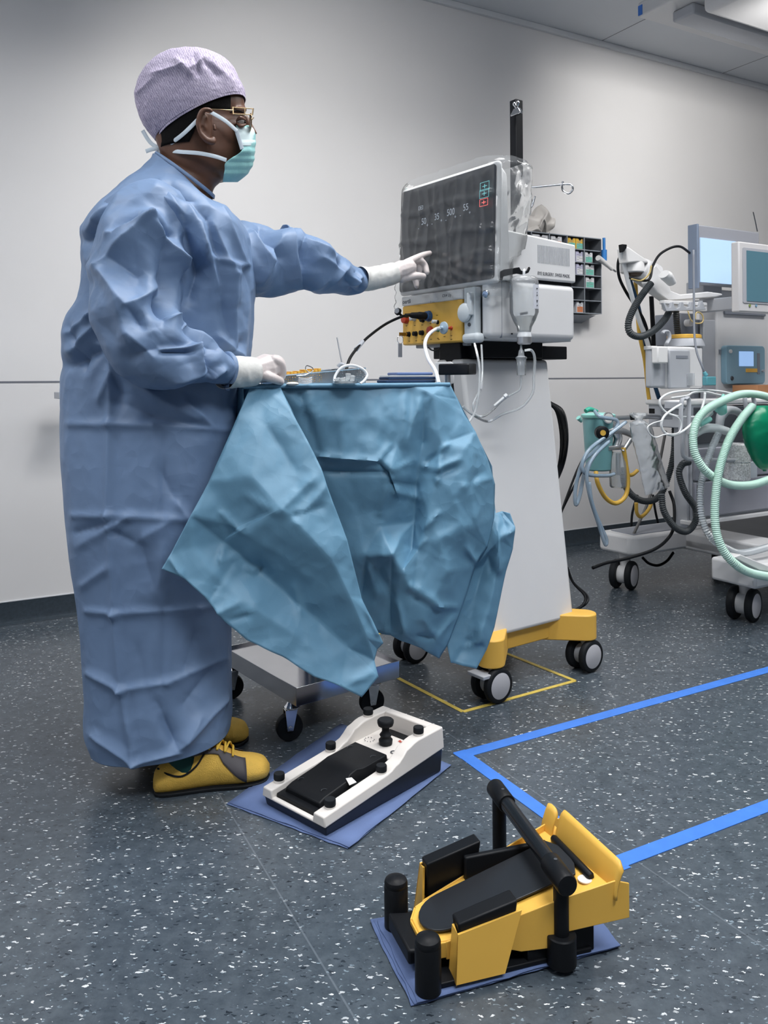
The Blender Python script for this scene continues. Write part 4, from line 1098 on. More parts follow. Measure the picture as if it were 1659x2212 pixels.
lines = [
 # creases left by folding, and the hanging folds of the skirt
 (148, 916, 330, 918, 9, .0045), (330, 918, 500, 930, 9, .0045), (160, 1113, 235, 1116, 8, .0045), (235, 1112, 420, 1124, 9, .005), (188, 1320, 250, 1325, 8, .0045), (250, 1325, 430, 1315, 9, .0045), (430, 1315, 497, 1300, 9, .003),
 (192, 1455, 262, 1491, 10, .006), (262, 1491, 360, 1476, 10, .0045), (360, 1476, 496, 1420, 12, .005),
 (240, 760, 236, 915, 12, .006), (236, 915, 234, 1112, 11, .0065), (234, 1112, 248, 1330, 10, .006), (248, 1330, 262, 1491, 10, .006), (262, 1491, 290, 1650, 10, .006),
 (350, 925, 352, 1120, 14, -.004), (352, 1320, 350, 1480, 14, -.004), (385, 1620, 497, 1500, 14, .008), (385, 1620, 355, 1560, 12, -.005), (200, 1590, 290, 1650, 12, .007), (290, 1650, 385, 1625, 10, .006),
 (250, 865, 330, 900, 20, -.007), (330, 900, 460, 925, 16, -.006), (400, 870, 460, 925, 18, .008), (360, 1130, 300, 1165, 22, .008), (300, 1165, 330, 1260, 22, -.006), (345, 1260, 350, 1180, 26, .008),
 (380, 1080, 350, 1020, 18, -.006), (380, 1085, 405, 1122, 12, .007), (165, 1150, 232, 1130, 10, -.005), (240, 1140, 285, 1115, 9, .006), (245, 1150, 290, 1170, 10, -.005), (170, 1180, 235, 1140, 12, .004), (180, 1265, 235, 1225, 10, .004),
 (470, 1440, 400, 1520, 26, -.008), (430, 1550, 395, 1610, 16, .007), (340, 1520, 375, 1600, 18, -.006), (300, 1400, 310, 1480, 22, -.005), (420, 1370, 400, 1450, 20, -.006),
 # waist knot and bunched back
 (155, 720, 240, 660, 12, .010), (160, 760, 215, 700, 14, .012), (150, 790, 240, 740, 16, -.012), (200, 690, 235, 640, 10, .010), (182, 800, 158, 710, 10, -.008), (215, 745, 260, 765, 12, .012), (225, 770, 330, 850, 18, .012), (260, 850, 225, 770, 16, -.010), (215, 860, 240, 800, 14, .008), (300, 840, 420, 905, 20, .010),
 (200, 560, 240, 500, 14, .010), (190, 500, 250, 450, 14, .008), (185, 520, 215, 500, 12, -.010), (215, 480, 290, 430, 16, .008),
 # chest: long folds falling from the collar and shoulder
 (340, 392, 323, 478, 9, -.007), (347, 392, 332, 478, 9, .006), (362, 420, 440, 560, 22, .014), (330, 420, 400, 470, 20, .012), (395, 470, 425, 580, 14, -.014), (405, 440, 480, 640, 20, .013), (450, 470, 470, 560, 14, -.010), (430, 485, 440, 560, 10, .012),
 (455, 470, 500, 590, 16, .010), (480, 450, 530, 570, 16, .008), (500, 590, 512, 760, 14, .010), (455, 555, 500, 570, 8, .006), (505, 573, 540, 573, 7, .006), (508, 575, 512, 650, 9, .006), (470, 580, 480, 640, 12, -.008), (410, 640, 440, 560, 16, -.012),
 (480, 640, 500, 730, 14, -.008), (530, 575, 545, 650, 10, -.007), (480, 730, 520, 770, 14, .008), (470, 800, 520, 740, 12, -.008), (345, 405, 420, 430, 12, -.006), (370, 400, 450, 470, 12, -.007), (300, 400, 250, 440, 16, -.006)]
G = fabricate(G, True, 7, .032, 11, lines, big=.050, fbig=2.6, aniso=(1, 1, .8), wz=lambda P: .28 + .72 * np.clip((P[:, 2] - .80) / .25, 0, 1), fine=.22)
gown = grid_mesh(G, 'gown', M_GOWN, per, solid=.0012, label='long blue surgical gown')
# near sleeve
SL = [(345, 455, 2.0, 85, .085), (332, 480, 1.975, 102, .115), (308, 540, 1.925, 102, .115), (296, 610, 1.88, 92, .105), (297, 680, 1.85, 88, .100), (318, 735, 1.835, 86, .092), (362, 768, 1.84, 78, .084), (412, 782, 1.865, 62, .070), (455, 794, 1.895, 47, .055), (488, 802, 1.93, 37, .044), (496, 803, 1.937, 33, .038)]
G = px_tube(SL, 320, 220)
sl = [(323, 480, 215, 575, 24, .020), (323, 480, 380, 560, 20, .022), (380, 560, 400, 640, 18, .018), (400, 640, 420, 690, 16, .016), (350, 520, 362, 620, 20, -.016), (240, 560, 300, 590, 26, -.012), (225, 590, 275, 665, 16, .013), (275, 665, 345, 620, 20, .014), (275, 665, 300, 700, 16, -.010),
      (345, 640, 360, 690, 18, -.018), (365, 690, 430, 680, 16, .016), (430, 680, 480, 745, 16, .018), (400, 700, 470, 750, 16, -.016), (300, 760, 430, 740, 26, -.012), (280, 720, 330, 770, 20, .010), (345, 755, 430, 745, 7, .008), (350, 762, 420, 758, 6, -.007), (430, 745, 435, 790, 12, .012), (450, 760, 455, 810, 12, -.010), (460, 820, 485, 800, 9, .010), (380, 820, 450, 800, 14, .010), (255, 640, 280, 740, 20, .008),
      (240, 510, 320, 485, 9, .008), (250, 505, 300, 470, 8, -.007), (330, 490, 370, 510, 9, -.012)]
G = fabricate(G, True, 7.5, .040, 21, sl, big=.055, fbig=3.6, fine=.2)
grid_mesh(G, 'sleeve', M_GOWN, gown, solid=.0012)
# far, outstretched sleeve
SL = [(455, 560, 2.09, 60, .07), (500, 560, 2.14, 78, .09), (545, 562, 2.20, 80, .095), (590, 573, 2.25, 70, .090), (630, 571, 2.285, 64, .085), (665, 575, 2.315, 57, .078), (700, 589, 2.35, 46, .066), (740, 602, 2.39, 37, .052), (768, 606, 2.42, 33, .044), (783, 604, 2.44, 26, .034)]
G = px_tube(SL, 300, 200)
sl = [(612, 510, 640, 610, 16, .022), (600, 520, 560, 600, 18, .014), (640, 505, 715, 560, 16, .016), (655, 520, 655, 620, 14, -.016), (690, 560, 770, 610, 16, .012), (715, 560, 765, 630, 12, -.012), (560, 480, 600, 555, 16, -.014), (700, 600, 660, 630, 18, .010), (550, 500, 575, 560, 9, .010), (775, 600, 755, 615, 8, .009), (765, 590, 778, 620, 6, -.008), (745, 580, 720, 600, 10, .007)]
G = fabricate(G, True, 8, .036, 41, sl, big=.048, fbig=4.0, fine=.2)
grid_mesh(G, 'sleeve', M_GOWN, gown, solid=.0012)
# collar binding
K = [(337, 335, 2.07, 461, 427, 2.07, .076), (339, 331, 2.07, 462, 421, 2.07, .074)]
G = px_rings([K[0], K[0], K[1], K[1]], 8, 200, 1.0); grid_mesh(G, 'collar', M_GOWN, gown, solid=.003)
# ---- mask with its ties
MK = [(271, 509, 538, .046), (281, 511, 549, .050), (295, 514, 552, .054), (310, 519, 552, .057), (326, 521, 550, .060), (340, 502, 549, .064), (352, 487, 547, .064), (366, 485, 541, .060), (380, 483, 530, .054), (393, 481, 513, .042)]
S = cr_np(MK, 70).tolist(); G = np.zeros((70, 60, 3))
for i, (y, xs, xf, w_) in enumerate(S):
    for j_ in range(60):
        t = -PI / 2 + PI * j_ / 59
        pl = .0022 * float(tri(np.array(i / 9.0))) * (1 if 18 < i < 60 else .3)
        p = W(xs + (xf - xs) * math.cos(t) ** .8, y, HY + .012 + w_ * math.sin(t) + (.02 * math.cos(t)))
        G[i, j_] = np.array(p) + pl * np.array([math.cos(t), math.sin(t), 0])
P = G.reshape(-1, 3); P = P + crumple(P, 16, 5)[:, None] * .006 * np.array([1, -.3, 0]); G = P.reshape(G.shape)
mk = grid_mesh(G, 'face_mask', mat('mask_teal', (0.30, 0.60, 0.60), .6, var=.05, vscale=50, bump=.3, bscale=500), per, wrap=False, solid=.0015, label='teal face mask')
grid_mesh(G[4:27] + np.array([0, -.0012, .0006]) * np.ones((23, 60, 1)), 'mask_top_lit', mat('mask_teal_lit', (0.58, 0.70, 0.72), .6), mk, wrap=False, solid=.001, label='mask top painted paler as if lit')  # paler copy of the top rows: light on the mask put into colour
TIE = mat('mask_tie_white', (0.62, 0.70, 0.76), .6, bump=.4, bscale=900)
N1 = HY - .082
for pts in ([(512, 283, N1 + .022), (488, 262, N1 + .006), (462, 246, N1 - .004), (455, 243, N1 - .002)], [(428, 258, N1 - .004), (395, 290, N1 - .001), (365, 312, N1 + .02), (347, 322, N1 + .05)],
            [(489, 346, N1 + .025), (465, 338, N1 + .010), (430, 331, N1 + .004), (390, 328, N1 + .01), (362, 325, N1 + .03), (345, 325, N1 + .055)],
            [(347, 322, N1 + .05), (325, 308, N1 + .05), (308, 282, N1 + .05)], [(345, 321, N1 + .05), (330, 322, N1 + .045), (315, 327, N1 + .045)], [(343, 322, N1 + .05), (342, 330, N1 + .05), (341, 338, N1 + .05)],
            [(511, 283, N1 + .022), (518, 305, N1 + .020), (523, 322, N1 + .018)]):
    MB().tube([W(*p) for p in pts], .0052, 10, 6, flat=(.22, 1)).build('tie', TIE, mk)
# ---- glasses
GO = mat('gold_wire', (0.62, 0.45, 0.26), .25, 1.0)
gl_ = MB(); Yg = HY - .058
gl_.tube([W(455, 236, HY - .085), W(480, 237, HY - .082), W(503, 238, HY - .068)], .0011, 8, 4)
for a, b in (((503, 232), (547, 235)), ((504, 246), (545, 248))): gl_.tube([W(a[0], a[1], Yg - .006), W(b[0], b[1], Yg + .010)], .0013, 8, 1)
gl_.tube([W(503, 231, Yg - .006), W(504, 247, Yg - .006)], .0018, 8, 1); gl_.tube([W(547, 234, Yg + .010), W(545, 249, Yg + .010)], .0018, 8, 1)
gl_.tube([W(529, 233, Yg + .003), W(529, 247, Yg + .003)], .0012, 8, 1)
gls_ = gl_.build('glasses', GO, per)
for k, Yc in enumerate((HY - .022, HY + .052)):
    c = W(541, 264, Yc); rim = MB(); pts = []
    for i in range(25):
        t = 2 * PI * i / 24; pts.append(c + Vector((-.28, .96, 0)) * .024 * math.cos(t) * (1 if True else 1) + Vector((.002, 0, 1)) * .021 * math.sin(t))
    rim.tube(pts, .0010, 6, 2); rim.build('lens_rim', GO, gls_)
    MB().add([p for p in pts[:-1]], [list(range(24))]).build('lens', film('lens_glass', (0.8, 0.85, 0.88), .04, .02, 2, 0), gls_, solid=.0012)
MB().tube([W(545, 258, HY - .0), W(548, 254, HY + .015), W(545, 258, HY + .030)], .0012, 8, 4).build('bridge', GO, gls_)
# ---- cap
def cap_material():
    m = bpy.data.materials.new('cap_lilac'); nt, N, L, B = nodes(m)
    tc = N.new('ShaderNodeTexCoord'); mp = N.new('ShaderNodeMapping'); mp.inputs['Rotation'].default_value = (0, .48, 0); L.new(tc.outputs['Object'], mp.inputs['Vector'])
    wv = N.new('ShaderNodeTexWave'); wv.inputs['Scale'].default_value = 62; wv.inputs['Distortion'].default_value = 5; wv.inputs['Detail'].default_value = 1; wv.inputs['Detail Scale'].default_value = 2.2
    L.new(mp.outputs[0], wv.inputs['Vector'])
    cr = N.new('ShaderNodeValToRGB'); cr.color_ramp.elements[0].color = (0.29, 0.25, 0.37, 1); cr.color_ramp.elements[1].color = (0.52, 0.47, 0.59, 1)
    L.new(wv.outputs[0], cr.inputs[0]); L.new(cr.outputs[0], B.inputs['Base Color']); B.inputs['Roughness'].default_value = .7
    n = N.new('ShaderNodeTexNoise'); n.inputs['Scale'].default_value = 90; n.inputs['Detail'].default_value = 5; L.new(tc.outputs['Object'], n.inputs['Vector'])
    b = N.new('ShaderNodeBump'); b.inputs['Strength'].default_value = .5; b.inputs['Distance'].default_value = .003; L.new(n.outputs[0], b.inputs['Height']); L.new(b.outputs[0], B.inputs['Normal'])
    return m
M_CAP = cap_material()
CR = [(339, 306, 528, 206, .090), (330, 296, 526, 190, .095), (309, 268, 516, 166, .102), (297, 232, 508, 150, .104), (295, 205, 497, 137, .102), (303, 178, 480, 126, .094), (326, 148, 462, 118, .078), (355, 128, 440, 114, .052), (385, 117, 420, 113, .022)]
G = px_rings([(a, b, HY - .01, c, d, HY + .015, e) for a, b, c, d, e in CR], 130, 200, .95)
G = fabricate(G, True, 18, .0060, 71, [(380, 130, 410, 160, 8, .006), (410, 150, 440, 125, 8, .006), (440, 130, 470, 160, 8, -.005), (330, 160, 400, 140, 9, .005), (455, 135, 500, 175, 9, .004), (300, 200, 330, 170, 9, .004), (420, 120, 430, 160, 6, -.005)], big=.008, fbig=10)
capo = grid_mesh(G, 'cap', M_CAP, per, solid=.001, label='lilac patterned disposable cap', capped=False)
tp_ = MB().ell(W(403, 117, HY + .0), .018, .022, .004); tp_.build('cap_crown', M_CAP, capo)
BR = [(343, 309, 529, 211, .0885), (341, 300, 528.5, 203, .0905), (336, 291, 527, 193, .0925), (326, 284, 522, 182, .096)]
G = px_rings([(a, b, HY - .01, c, d, HY + .015, e) for a, b, c, d, e in BR], 30, 200, .95)
G = fabricate(G, True, 30, .002, 75); grid_mesh(G, 'cap_band', M_CAP, capo, solid=.0015)
# ================================================================ instrument stand
tb = thing('instrument_stand', 'stainless steel wheeled stand under the teal drape', 'trolley', (-.25, 2.40, 0))
nc, rc, lc_ = FL(625, 1598), FL(803, 1541), FL(500, 1508)
SFm = Fr((nc.x, nc.y), d=(rc.x - nc.x, rc.y - nc.y))
LW, LD = (rc - nc).length, abs((lc_ - nc).dot(SFm.b))
def fork_castor(o, R, par):
    o = Vector((o.x, o.y, 0)); c = o + Vector((0, 0, R)); ax = Vector((.35, -.94, 0)).normalized(); fw = Vector((-ax.y, ax.x, 0))
    f = MB()
    for s in (-1, 1):
        f.hexa([c + ax * s * (.013 + t) + fw * x + Vector((0, 0, z)) for t in (0, .0022) for x, z in ((-.008, -.008), (.008, -.008), (.020, R + .012), (-.014, R + .012))])
    f.hexa([c + ax * y + fw * x + Vector((0, 0, z)) for z in (R + .010, R + .0125) for y, x in ((-.0155, -.014), (-.0155, .02), (.0155, .02), (.0155, -.014))])
    f.lathe(c + fw * .008 + Vector((0, 0, R + .012)), (0, 0, 1), [(.020, 0), (.022, .004), (.016, .010), (.012, .018)], 20)
    f.lathe(c - ax * .018, ax, [(.005, 0), (.005, .036)], 12)
    fk = f.build('castor', M_CHR, par, bevel=.0008)
    t = MB().lathe(c - ax * .011, ax, [(R * .78, 0), (R * .95, 0), (R, .004), (R, .018), (R * .95, .022), (R * .78, .022)], 40).build('tyre', M_RUB, fk, angle=50)
    MB().lathe(c - ax * .009, ax, [(R * .25, -.002), (R * .3, .004), (R * .70, .006), (R * .79, 0), (R * .79, .018), (R * .70, .012), (R * .3, .014), (R * .25, .020)], 36).build('wheel_disc', M_MGREY, t)
for o in (nc, rc, lc_, rc + (lc_ - nc)): fork_castor(o, .036, tb)
zt = W(683, 1492, 2.13).z
a0, a1, b0, b1 = -.018, LW + .045, -.03, LD + .04
SB = Fr((W(640, 1500, 2.14).x, W(640, 1500, 2.14).y), d=(.80, .60))
lr = (FL(848, 1470, .13) - SB.o); LA = .34; LB = .42
zb, zr = .103, .152
t_ = MB()

t_.box(SB, 0, LA, 0, LB, zr - .010, zr - .008)
for (x0, x1, y0, y1) in ((0, LA, 0, .002), (0, LA, LB - .002, LB), (0, .002, 0, LB), (LA - .002, LA, 0, LB)): t_.box(SB, x0, x1, y0, y1, zb, zr)
t_.build('base_tray', M_STEEL, tb, bevel=.0012)
u_ = MB()
u_.box(SB, .01, LA - .01, .01, LB - .01, zb + .002, zb + .02); u_.build('base_box', M_DGREY, tb)
c_ = SB.p(.18, .21, 0)
MB().lathe((c_.x, c_.y, zb + .02), (0, 0, 1), [(.042, 0), (.042, .52)], 32).build('outer_column', M_STEEL, tb, angle=50)
MB().lathe((c_.x, c_.y, .6), (0, 0, 1), [(.026, 0), (.026, .32)], 28).build('inner_column', M_CHR, tb, angle=50)
NL, NR = Vector((-.337, 2.0, 0)), Vector((.172, 2.235, 0))
TF = Fr((NL.x, NL.y), d=(NR.x - NL.x, NR.y - NL.y)); TLn = (NR - NL).length; TD = .34; TZ = .9425
tt = MB().box(TF, .03, TLn - .03, .04, TD - .01, TZ - .022, TZ - .0065); tt.build('tabletop', M_STEEL, tb, bevel=.002)
MB().box(TF, .08, TLn - .08, .14, .24, TZ - .05, TZ - .022).build('cross_arm', M_STEEL, tb, bevel=.002)

# ================================================================ drape
def K(cx, cy): return 340 + cx / 2.074, 800 + cy / 2.074
def edgeY(px): return 2.0 + (px - 530) / (968 - 530) * .235
def sheet(pts, cons, name_seed, sub=14, smooth=3, amp=.005, f=10, lines=()):
    """pts: [(crop x, crop y, Y)], cons: constraint edges; gives a crumpled sheet of triangles through the control points"""
    P2 = [Vector(K(a, b)) for a, b, _ in pts]; Ys = [q[2] for q in pts]
    ov, _, of, orig, _, _ = geometry.delaunay_2d_cdt(P2, cons, [], 0, 1e-4)
    Yo = []
    for i, o in enumerate(orig): Yo.append(Ys[o[0]] if o else None)
    V3 = []
    for i, v in enumerate(ov):
        if Yo[i] is None:
            d = sorted((((v - p).length, y) for p, y in zip(P2, Ys)))[:3]; Yo[i] = sum(y / (l + 1) for l, y in d) / sum(1 / (l + 1) for l, y in d)
        V3.append(np.array([v.x, v.y, Yo[i]]))
    return V3, of
def refine(V3, faces, keep, sub, sub_smooth, amp, f, seed, lines, big):
    idx = {}; VS = []; FS = []
    def vid(p):
        k = (round(p[0], 2), round(p[1], 2))
        if k not in idx: idx[k] = len(VS); VS.append(p)
        return idx[k]
    for fc in faces:
        c = sum(V3[i] for i in fc) / len(fc)
        if not keep(c[0], c[1]): continue
        for q in range(1, len(fc) - 1):
            A, B, C_ = V3[fc[0]], V3[fc[q]], V3[fc[q + 1]]
            g = [[vid(A + (B - A) * (i / sub) + (C_ - A) * (j / sub)) for j in range(sub + 1 - i)] for i in range(sub + 1)]
            for i in range(sub):
                for j in range(sub - i):
                    FS.append((g[i][j], g[i + 1][j], g[i][j + 1]))
                    if j < sub - i - 1: FS.append((g[i + 1][j], g[i + 1][j + 1], g[i][j + 1]))
    VS = np.array(VS); F_ = np.array(FS)
    E = np.concatenate([F_[:, [0, 1]], F_[:, [1, 2]], F_[:, [2, 0]]]); E = np.concatenate([E, E[:, ::-1]])
    # boundary vertices stay put
    key = np.sort(E[:len(E) // 2], axis=1); uq, cnt = np.unique(key, axis=0, return_counts=True); bnd = np.zeros(len(VS), bool); bnd[uq[cnt == 1].ravel()] = True
    for _ in range(sub_smooth):
        s = np.zeros((len(VS), 3)); n = np.zeros(len(VS)); np.add.at(s, E[:, 0], VS[E[:, 1]]); np.add.at(n, E[:, 0], 1)
        a = s / n[:, None]; VS[:, 2] = np.where(bnd, VS[:, 2], VS[:, 2] * .4 + a[:, 2] * .6)
    P = np.array([np.array(W(*p)) for p in VS])
    d = amp * crumple(P, f, seed) + amp * .25 * crumple(P, f * 2.5, seed + 3) + (big * crumple(P, 4.5, seed + 5, 4) if big else 0) + (creases(P, lines) if len(lines) else 0)
    ef = np.clip((P[:, 2].max() - P[:, 2]) / .02, .25, 1)
    P[:, 1] -= d * ef
    return P, F_
def inside(poly):
    def k(x, y):
        r = False; n = len(poly)
        for i in range(n):
            x0, y0 = poly[i]; x1, y1 = poly[(i + 1) % n]
            if (y0 > y) != (y1 > y) and x < (x1 - x0) * (y - y0) / (y1 - y0) + x0: r = not r
        return r
    return k
dr = MB()
def add_sheet(outline, inner, cons_inner, seed, sub=12, smooth=3, amp=.006, f=9, lines=(), big=0):
    pts = outline + inner; n = len(outline)
    cons = [(i, (i + 1) % n) for i in range(n)] + cons_inner(n) if callable(cons_inner) else [(i, (i + 1) % n) for i in range(n)] + cons_inner
    V3, fcs = sheet(pts, cons, seed)
    P, F_ = refine(V3, fcs, inside([K(a, b) for a, b, _ in outline]), sub, smooth, amp, f, seed, lines, big)
    dr.add([Vector(p) for p in P], [tuple(int(i) for i in t) for t in F_])
def kl(*ls): return [(*K(a, b), *K(c, d), w_, am) for a, b, c, d, w_, am in ls]
eY = lambda cx: edgeY(K(cx, 0)[0])
# left flap, swung out towards the camera
OL = [(420, 64, eY(420)), (470, 63.5, eY(470)), (545, 63, eY(545)), (600, 180, 1.965), (680, 330, 1.935), (735, 440, 1.925), (790, 600, 1.915), (850, 760, 1.91), (885, 900, 1.915), (915, 1020, 1.925), (960, 1110, 1.93), (1012, 1222, 1.94), (985, 1250, 1.935), (972, 1300, 1.92), (990, 1372, 1.905),
      (915, 1465, 1.875), (820, 1415, 1.86), (700, 1370, 1.85), (560, 1285, 1.84), (400, 1205, 1.83), (300, 1125, 1.82), (210, 1015, 1.81), (110, 925, 1.80), (18, 890, 1.79), (60, 820, 1.80), (150, 650, 1.83), (230, 500, 1.86), (300, 342, 1.895), (360, 205, 1.94)]
nO = len(OL)
IL = [(420, 475, 1.865), (550, 620, 1.850), (680, 742, 1.855), (780, 850, 1.868), (860, 1010, 1.885), (940, 1200, 1.905),        # crease 1 (ridge) 29..34
      (290, 765, 1.880), (440, 885, 1.905), (560, 985, 1.915), (700, 1105, 1.915), (850, 1240, 1.915),                      # crease 2 (valley) 35..39
      (480, 250, 1.935), (600, 480, 1.900), (700, 620, 1.890), (790, 740, 1.888), (360, 700, 1.868), (560, 830, 1.880), (700, 960, 1.890),
      (300, 960, 1.842), (450, 1070, 1.845), (620, 1190, 1.862), (780, 1310, 1.875), (150, 800, 1.822), (375, 720, 1.856)]
o_ = nO
CL = [(27, o_), (o_, o_ + 1), (o_ + 1, o_ + 2), (o_ + 2, o_ + 3), (o_ + 3, o_ + 4), (o_ + 4, o_ + 5), (o_ + 5, 13), (25, o_ + 6), (o_ + 6, o_ + 7), (o_ + 7, o_ + 8), (o_ + 8, o_ + 9), (o_ + 9, o_ + 10), (o_ + 10, 14)]
add_sheet(OL, IL, CL, 101, 12, 1, .016, 9, kl((240, 1010, 330, 870, 8, -.004), (375, 725, 290, 640, 9, .006), (375, 725, 460, 650, 10, -.006), (560, 620, 700, 480, 12, .006), (650, 640, 760, 520, 12, .006), (600, 660, 730, 610, 10, -.005), (280, 860, 300, 790, 7, .006), (300, 850, 350, 830, 6, .006), (400, 890, 440, 900, 6, .006), (440, 930, 470, 880, 6, -.006), (270, 1090, 360, 1040, 10, .006), (330, 1120, 400, 1100, 9, -.005), (640, 1080, 620, 980, 10, .005), (880, 1390, 960, 1350, 9, .005), (60, 850, 110, 920, 8, .005), (920, 1040, 985, 1180, 6, .004), (480, 240, 620, 450, 14, -.004), (400, 560, 540, 640, 9, .004)))
# sheet falling behind the flap, between the table corner and the gown
OB = [(330, 70, 2.06), (420, 65, 2.005), (545, 66, 2.03), (610, 190, 2.03), (560, 600, 2.04), (420, 560, 2.06), (300, 340, 2.09), (318, 200, 2.08)]
add_sheet(OB, [], [], 102, 10, 1, .004, 9)
# centre panel
e = eY
OC = [(520, 63.5, e(520) + .002), (690, 61.5, e(690)), (850, 60, e(850)), (1000, 58.5, e(1000)), (1120, 57.2, e(1120)), (1245, 56.2, e(1245)), (1308, 56, e(1308)),
      (1345, 130, 2.235), (1375, 195, 2.23), (1425, 275, 2.235), (1480, 400, 2.245), (1512, 510, 2.255), (1508, 660, 2.245), (1478, 795, 2.225), (1425, 880, 2.205), (1365, 1060, 2.185), (1300, 1230, 2.165), (1262, 1292, 2.155),
      (1180, 1242, 2.13), (1090, 1212, 2.12), (1046, 1188, 2.125), (1005, 1182, 2.14), (880, 1130, 2.15), (700, 1070, 2.16), (560, 820, 2.14), (480, 450, 2.10), (465, 200, 2.06), (455, 70, 2.03)]
nC = len(OC)
IC = [(720, 385, 2.075), (860, 390, 2.085), (985, 405, 2.10), (1040, 455, 2.085), (740, 452, 2.095), (880, 455, 2.105), (1035, 458, 2.10),
      (700, 200, 2.055), (850, 220, 2.095), (1000, 220, 2.12), (1150, 200, 2.165), (1235, 110, 2.185), (1185, 300, 2.185), (1165, 480, 2.180), (1150, 680, 2.175), (1140, 800, 2.15),
      (1275, 330, 2.165), (1250, 480, 2.140), (1215, 650, 2.125), (1170, 800, 2.115), (1145, 1000, 2.085), (1105, 1180, 2.095),
      (920, 830, 2.10), (1050, 832, 2.055), (1045, 1000, 2.10), (1000, 700, 2.125), (990, 900, 2.115), (880, 650, 2.11), (1380, 350, 2.175), (1400, 500, 2.16), (1360, 700, 2.135), (1300, 900, 2.115), (1230, 1050, 2.095), (1220, 1180, 2.115), (1330, 560, 2.135), (1270, 760, 2.115), (1430, 700, 2.175), (1080, 330, 2.13), (1090, 600, 2.14), (1075, 760, 2.115), (1100, 900, 2.07)]
c_0 = nC
CC = [(c_0, c_0 + 1), (c_0 + 1, c_0 + 2), (c_0 + 4, c_0 + 5), (c_0 + 5, c_0 + 6), (c_0 + 11, c_0 + 12), (c_0 + 12, c_0 + 13), (c_0 + 13, c_0 + 14), (c_0 + 16, c_0 + 17), (c_0 + 17, c_0 + 18), (c_0 + 18, c_0 + 19), (c_0 + 19, c_0 + 20), (c_0 + 23, c_0 + 24)]
cl_ = kl((640, 120, 720, 380, 12, -.008), (720, 385, 990, 405, 7, .007), (740, 450, 1030, 457, 8, -.006), (985, 405, 1040, 340, 7, .006), (985, 405, 1050, 470, 7, -.006), (1040, 480, 1000, 640, 9, .006), (1050, 450, 1150, 400, 7, .006), (1030, 500, 1160, 520, 7, -.006), (1060, 540, 1170, 575, 7, .006), (1170, 140, 1120, 330, 7, .006), (1200, 110, 1190, 330, 6, -.005), (1110, 100, 1100, 330, 7, .005),
           (1190, 430, 1260, 440, 7, .007), (1210, 410, 1250, 380, 6, -.006), (1270, 430, 1350, 400, 7, .007), (1260, 470, 1330, 440, 6, -.007), (1280, 350, 1300, 330, 6, .006), (1255, 500, 1265, 400, 6, .006), (1200, 700, 1260, 640, 7, .006), (1200, 760, 1170, 790, 7, .006), (1430, 470, 1400, 520, 9, -.006), (1500, 480, 1380, 520, 9, .005), (1140, 970, 1280, 1060, 10, .006), (1140, 1010, 1250, 1070, 9, -.005),
           (1250, 1200, 1200, 1120, 8, .006), (1250, 1200, 1320, 1110, 8, .006), (1250, 1200, 1170, 1190, 7, -.006), (1105, 1170, 1080, 1050, 8, .006), (1240, 1050, 1330, 1060, 8, .005), (1190, 900, 1170, 1000, 8, .004), (930, 840, 990, 1000, 12, .008), (1050, 830, 1080, 760, 10, .012), (1050, 830, 1045, 1150, 9, -.008), (935, 835, 915, 1020, 9, -.007), (820, 200, 830, 360, 12, .004), (1390, 800, 1430, 860, 8, .007))
add_sheet(OC, IC, CC, 103, 12, 2, .022, 9, cl_, big=.022)
# right edge falling beside the console: a second fold behind
OR_ = [(1330, 100, 2.25), (1420, 270, 2.26), (1500, 430, 2.27), (1515, 640, 2.275), (1545, 632, 2.29), (1580, 640, 2.275), (1603, 702, 2.255), (1592, 800, 2.25), (1562, 900, 2.245), (1530, 1050, 2.235), (1510, 1150, 2.225), (1475, 1250, 2.21), (1430, 1336, 2.195), (1315, 1312, 2.18), (1290, 1200, 2.20), (1400, 900, 2.24), (1440, 600, 2.27), (1400, 300, 2.27)]
nR = len(OR_)
IR = [(1525, 760, 2.235), (1520, 900, 2.23), (1490, 1050, 2.215), (1460, 880, 2.265), (1420, 1020, 2.245), (1375, 1200, 2.215), (1450, 1180, 2.195), (1560, 750, 2.235)]
add_sheet(OR_, IR, [(nR, nR + 1), (nR + 1, nR + 2), (nR + 3, nR + 4), (nR + 4, nR + 5)], 104, 10, 2, .018, 9, kl((1520, 680, 1530, 900, 8, .010), (1545, 650, 1560, 700, 7, -.008), (1590, 720, 1540, 740, 8, .006), (1480, 830, 1500, 900, 8, -.006), (1380, 1240, 1440, 1210, 8, .006), (1330, 1310, 1420, 1180, 10, -.006)))
# top sheet over the table and the skirts at the back and the ends
def quadsheet(A, B, C_, D, nu, nv, seed, amp):
    A, B, C_, D = [np.array(x) for x in (A, B, C_, D)]; G = np.zeros((nv + 1, nu + 1, 3))
    for i in range(nv + 1):
        for j in range(nu + 1):
            u, v = j / nu, i / nv; G[i, j] = (A * (1 - u) + B * u) * (1 - v) + (D * (1 - u) + C_ * u) * v
    n = grid_normals(G, False).reshape(-1, 3); P = G.reshape(-1, 3); m = 1.0
    P = P + n * (amp * crumple(P, 8, seed))[:, None]
    G = P.reshape(G.shape); rows = [[Vector(p) for p in r] for r in G]; dr.ring_loft(rows, cap=False, close=False)
tA, tB, tC, tD = TF.p(-.006, -.004, TZ), TF.p(TLn + .004, -.004, TZ), TF.p(TLn + .004, TD, TZ), TF.p(-.006, TD, TZ)
quadsheet(tA, tB, tC, tD, 30, 20, 5, .0012)
dr.tube([tA + Vector((0, 0, -.0048)), tA.lerp(tB, .33) + Vector((0, -.001, -.0044)), tA.lerp(tB, .66) + Vector((0, 0, -.005)), tB + Vector((0, 0, -.0048))], .0055, 12, 6)
dn = Vector((0, 0, -.42))
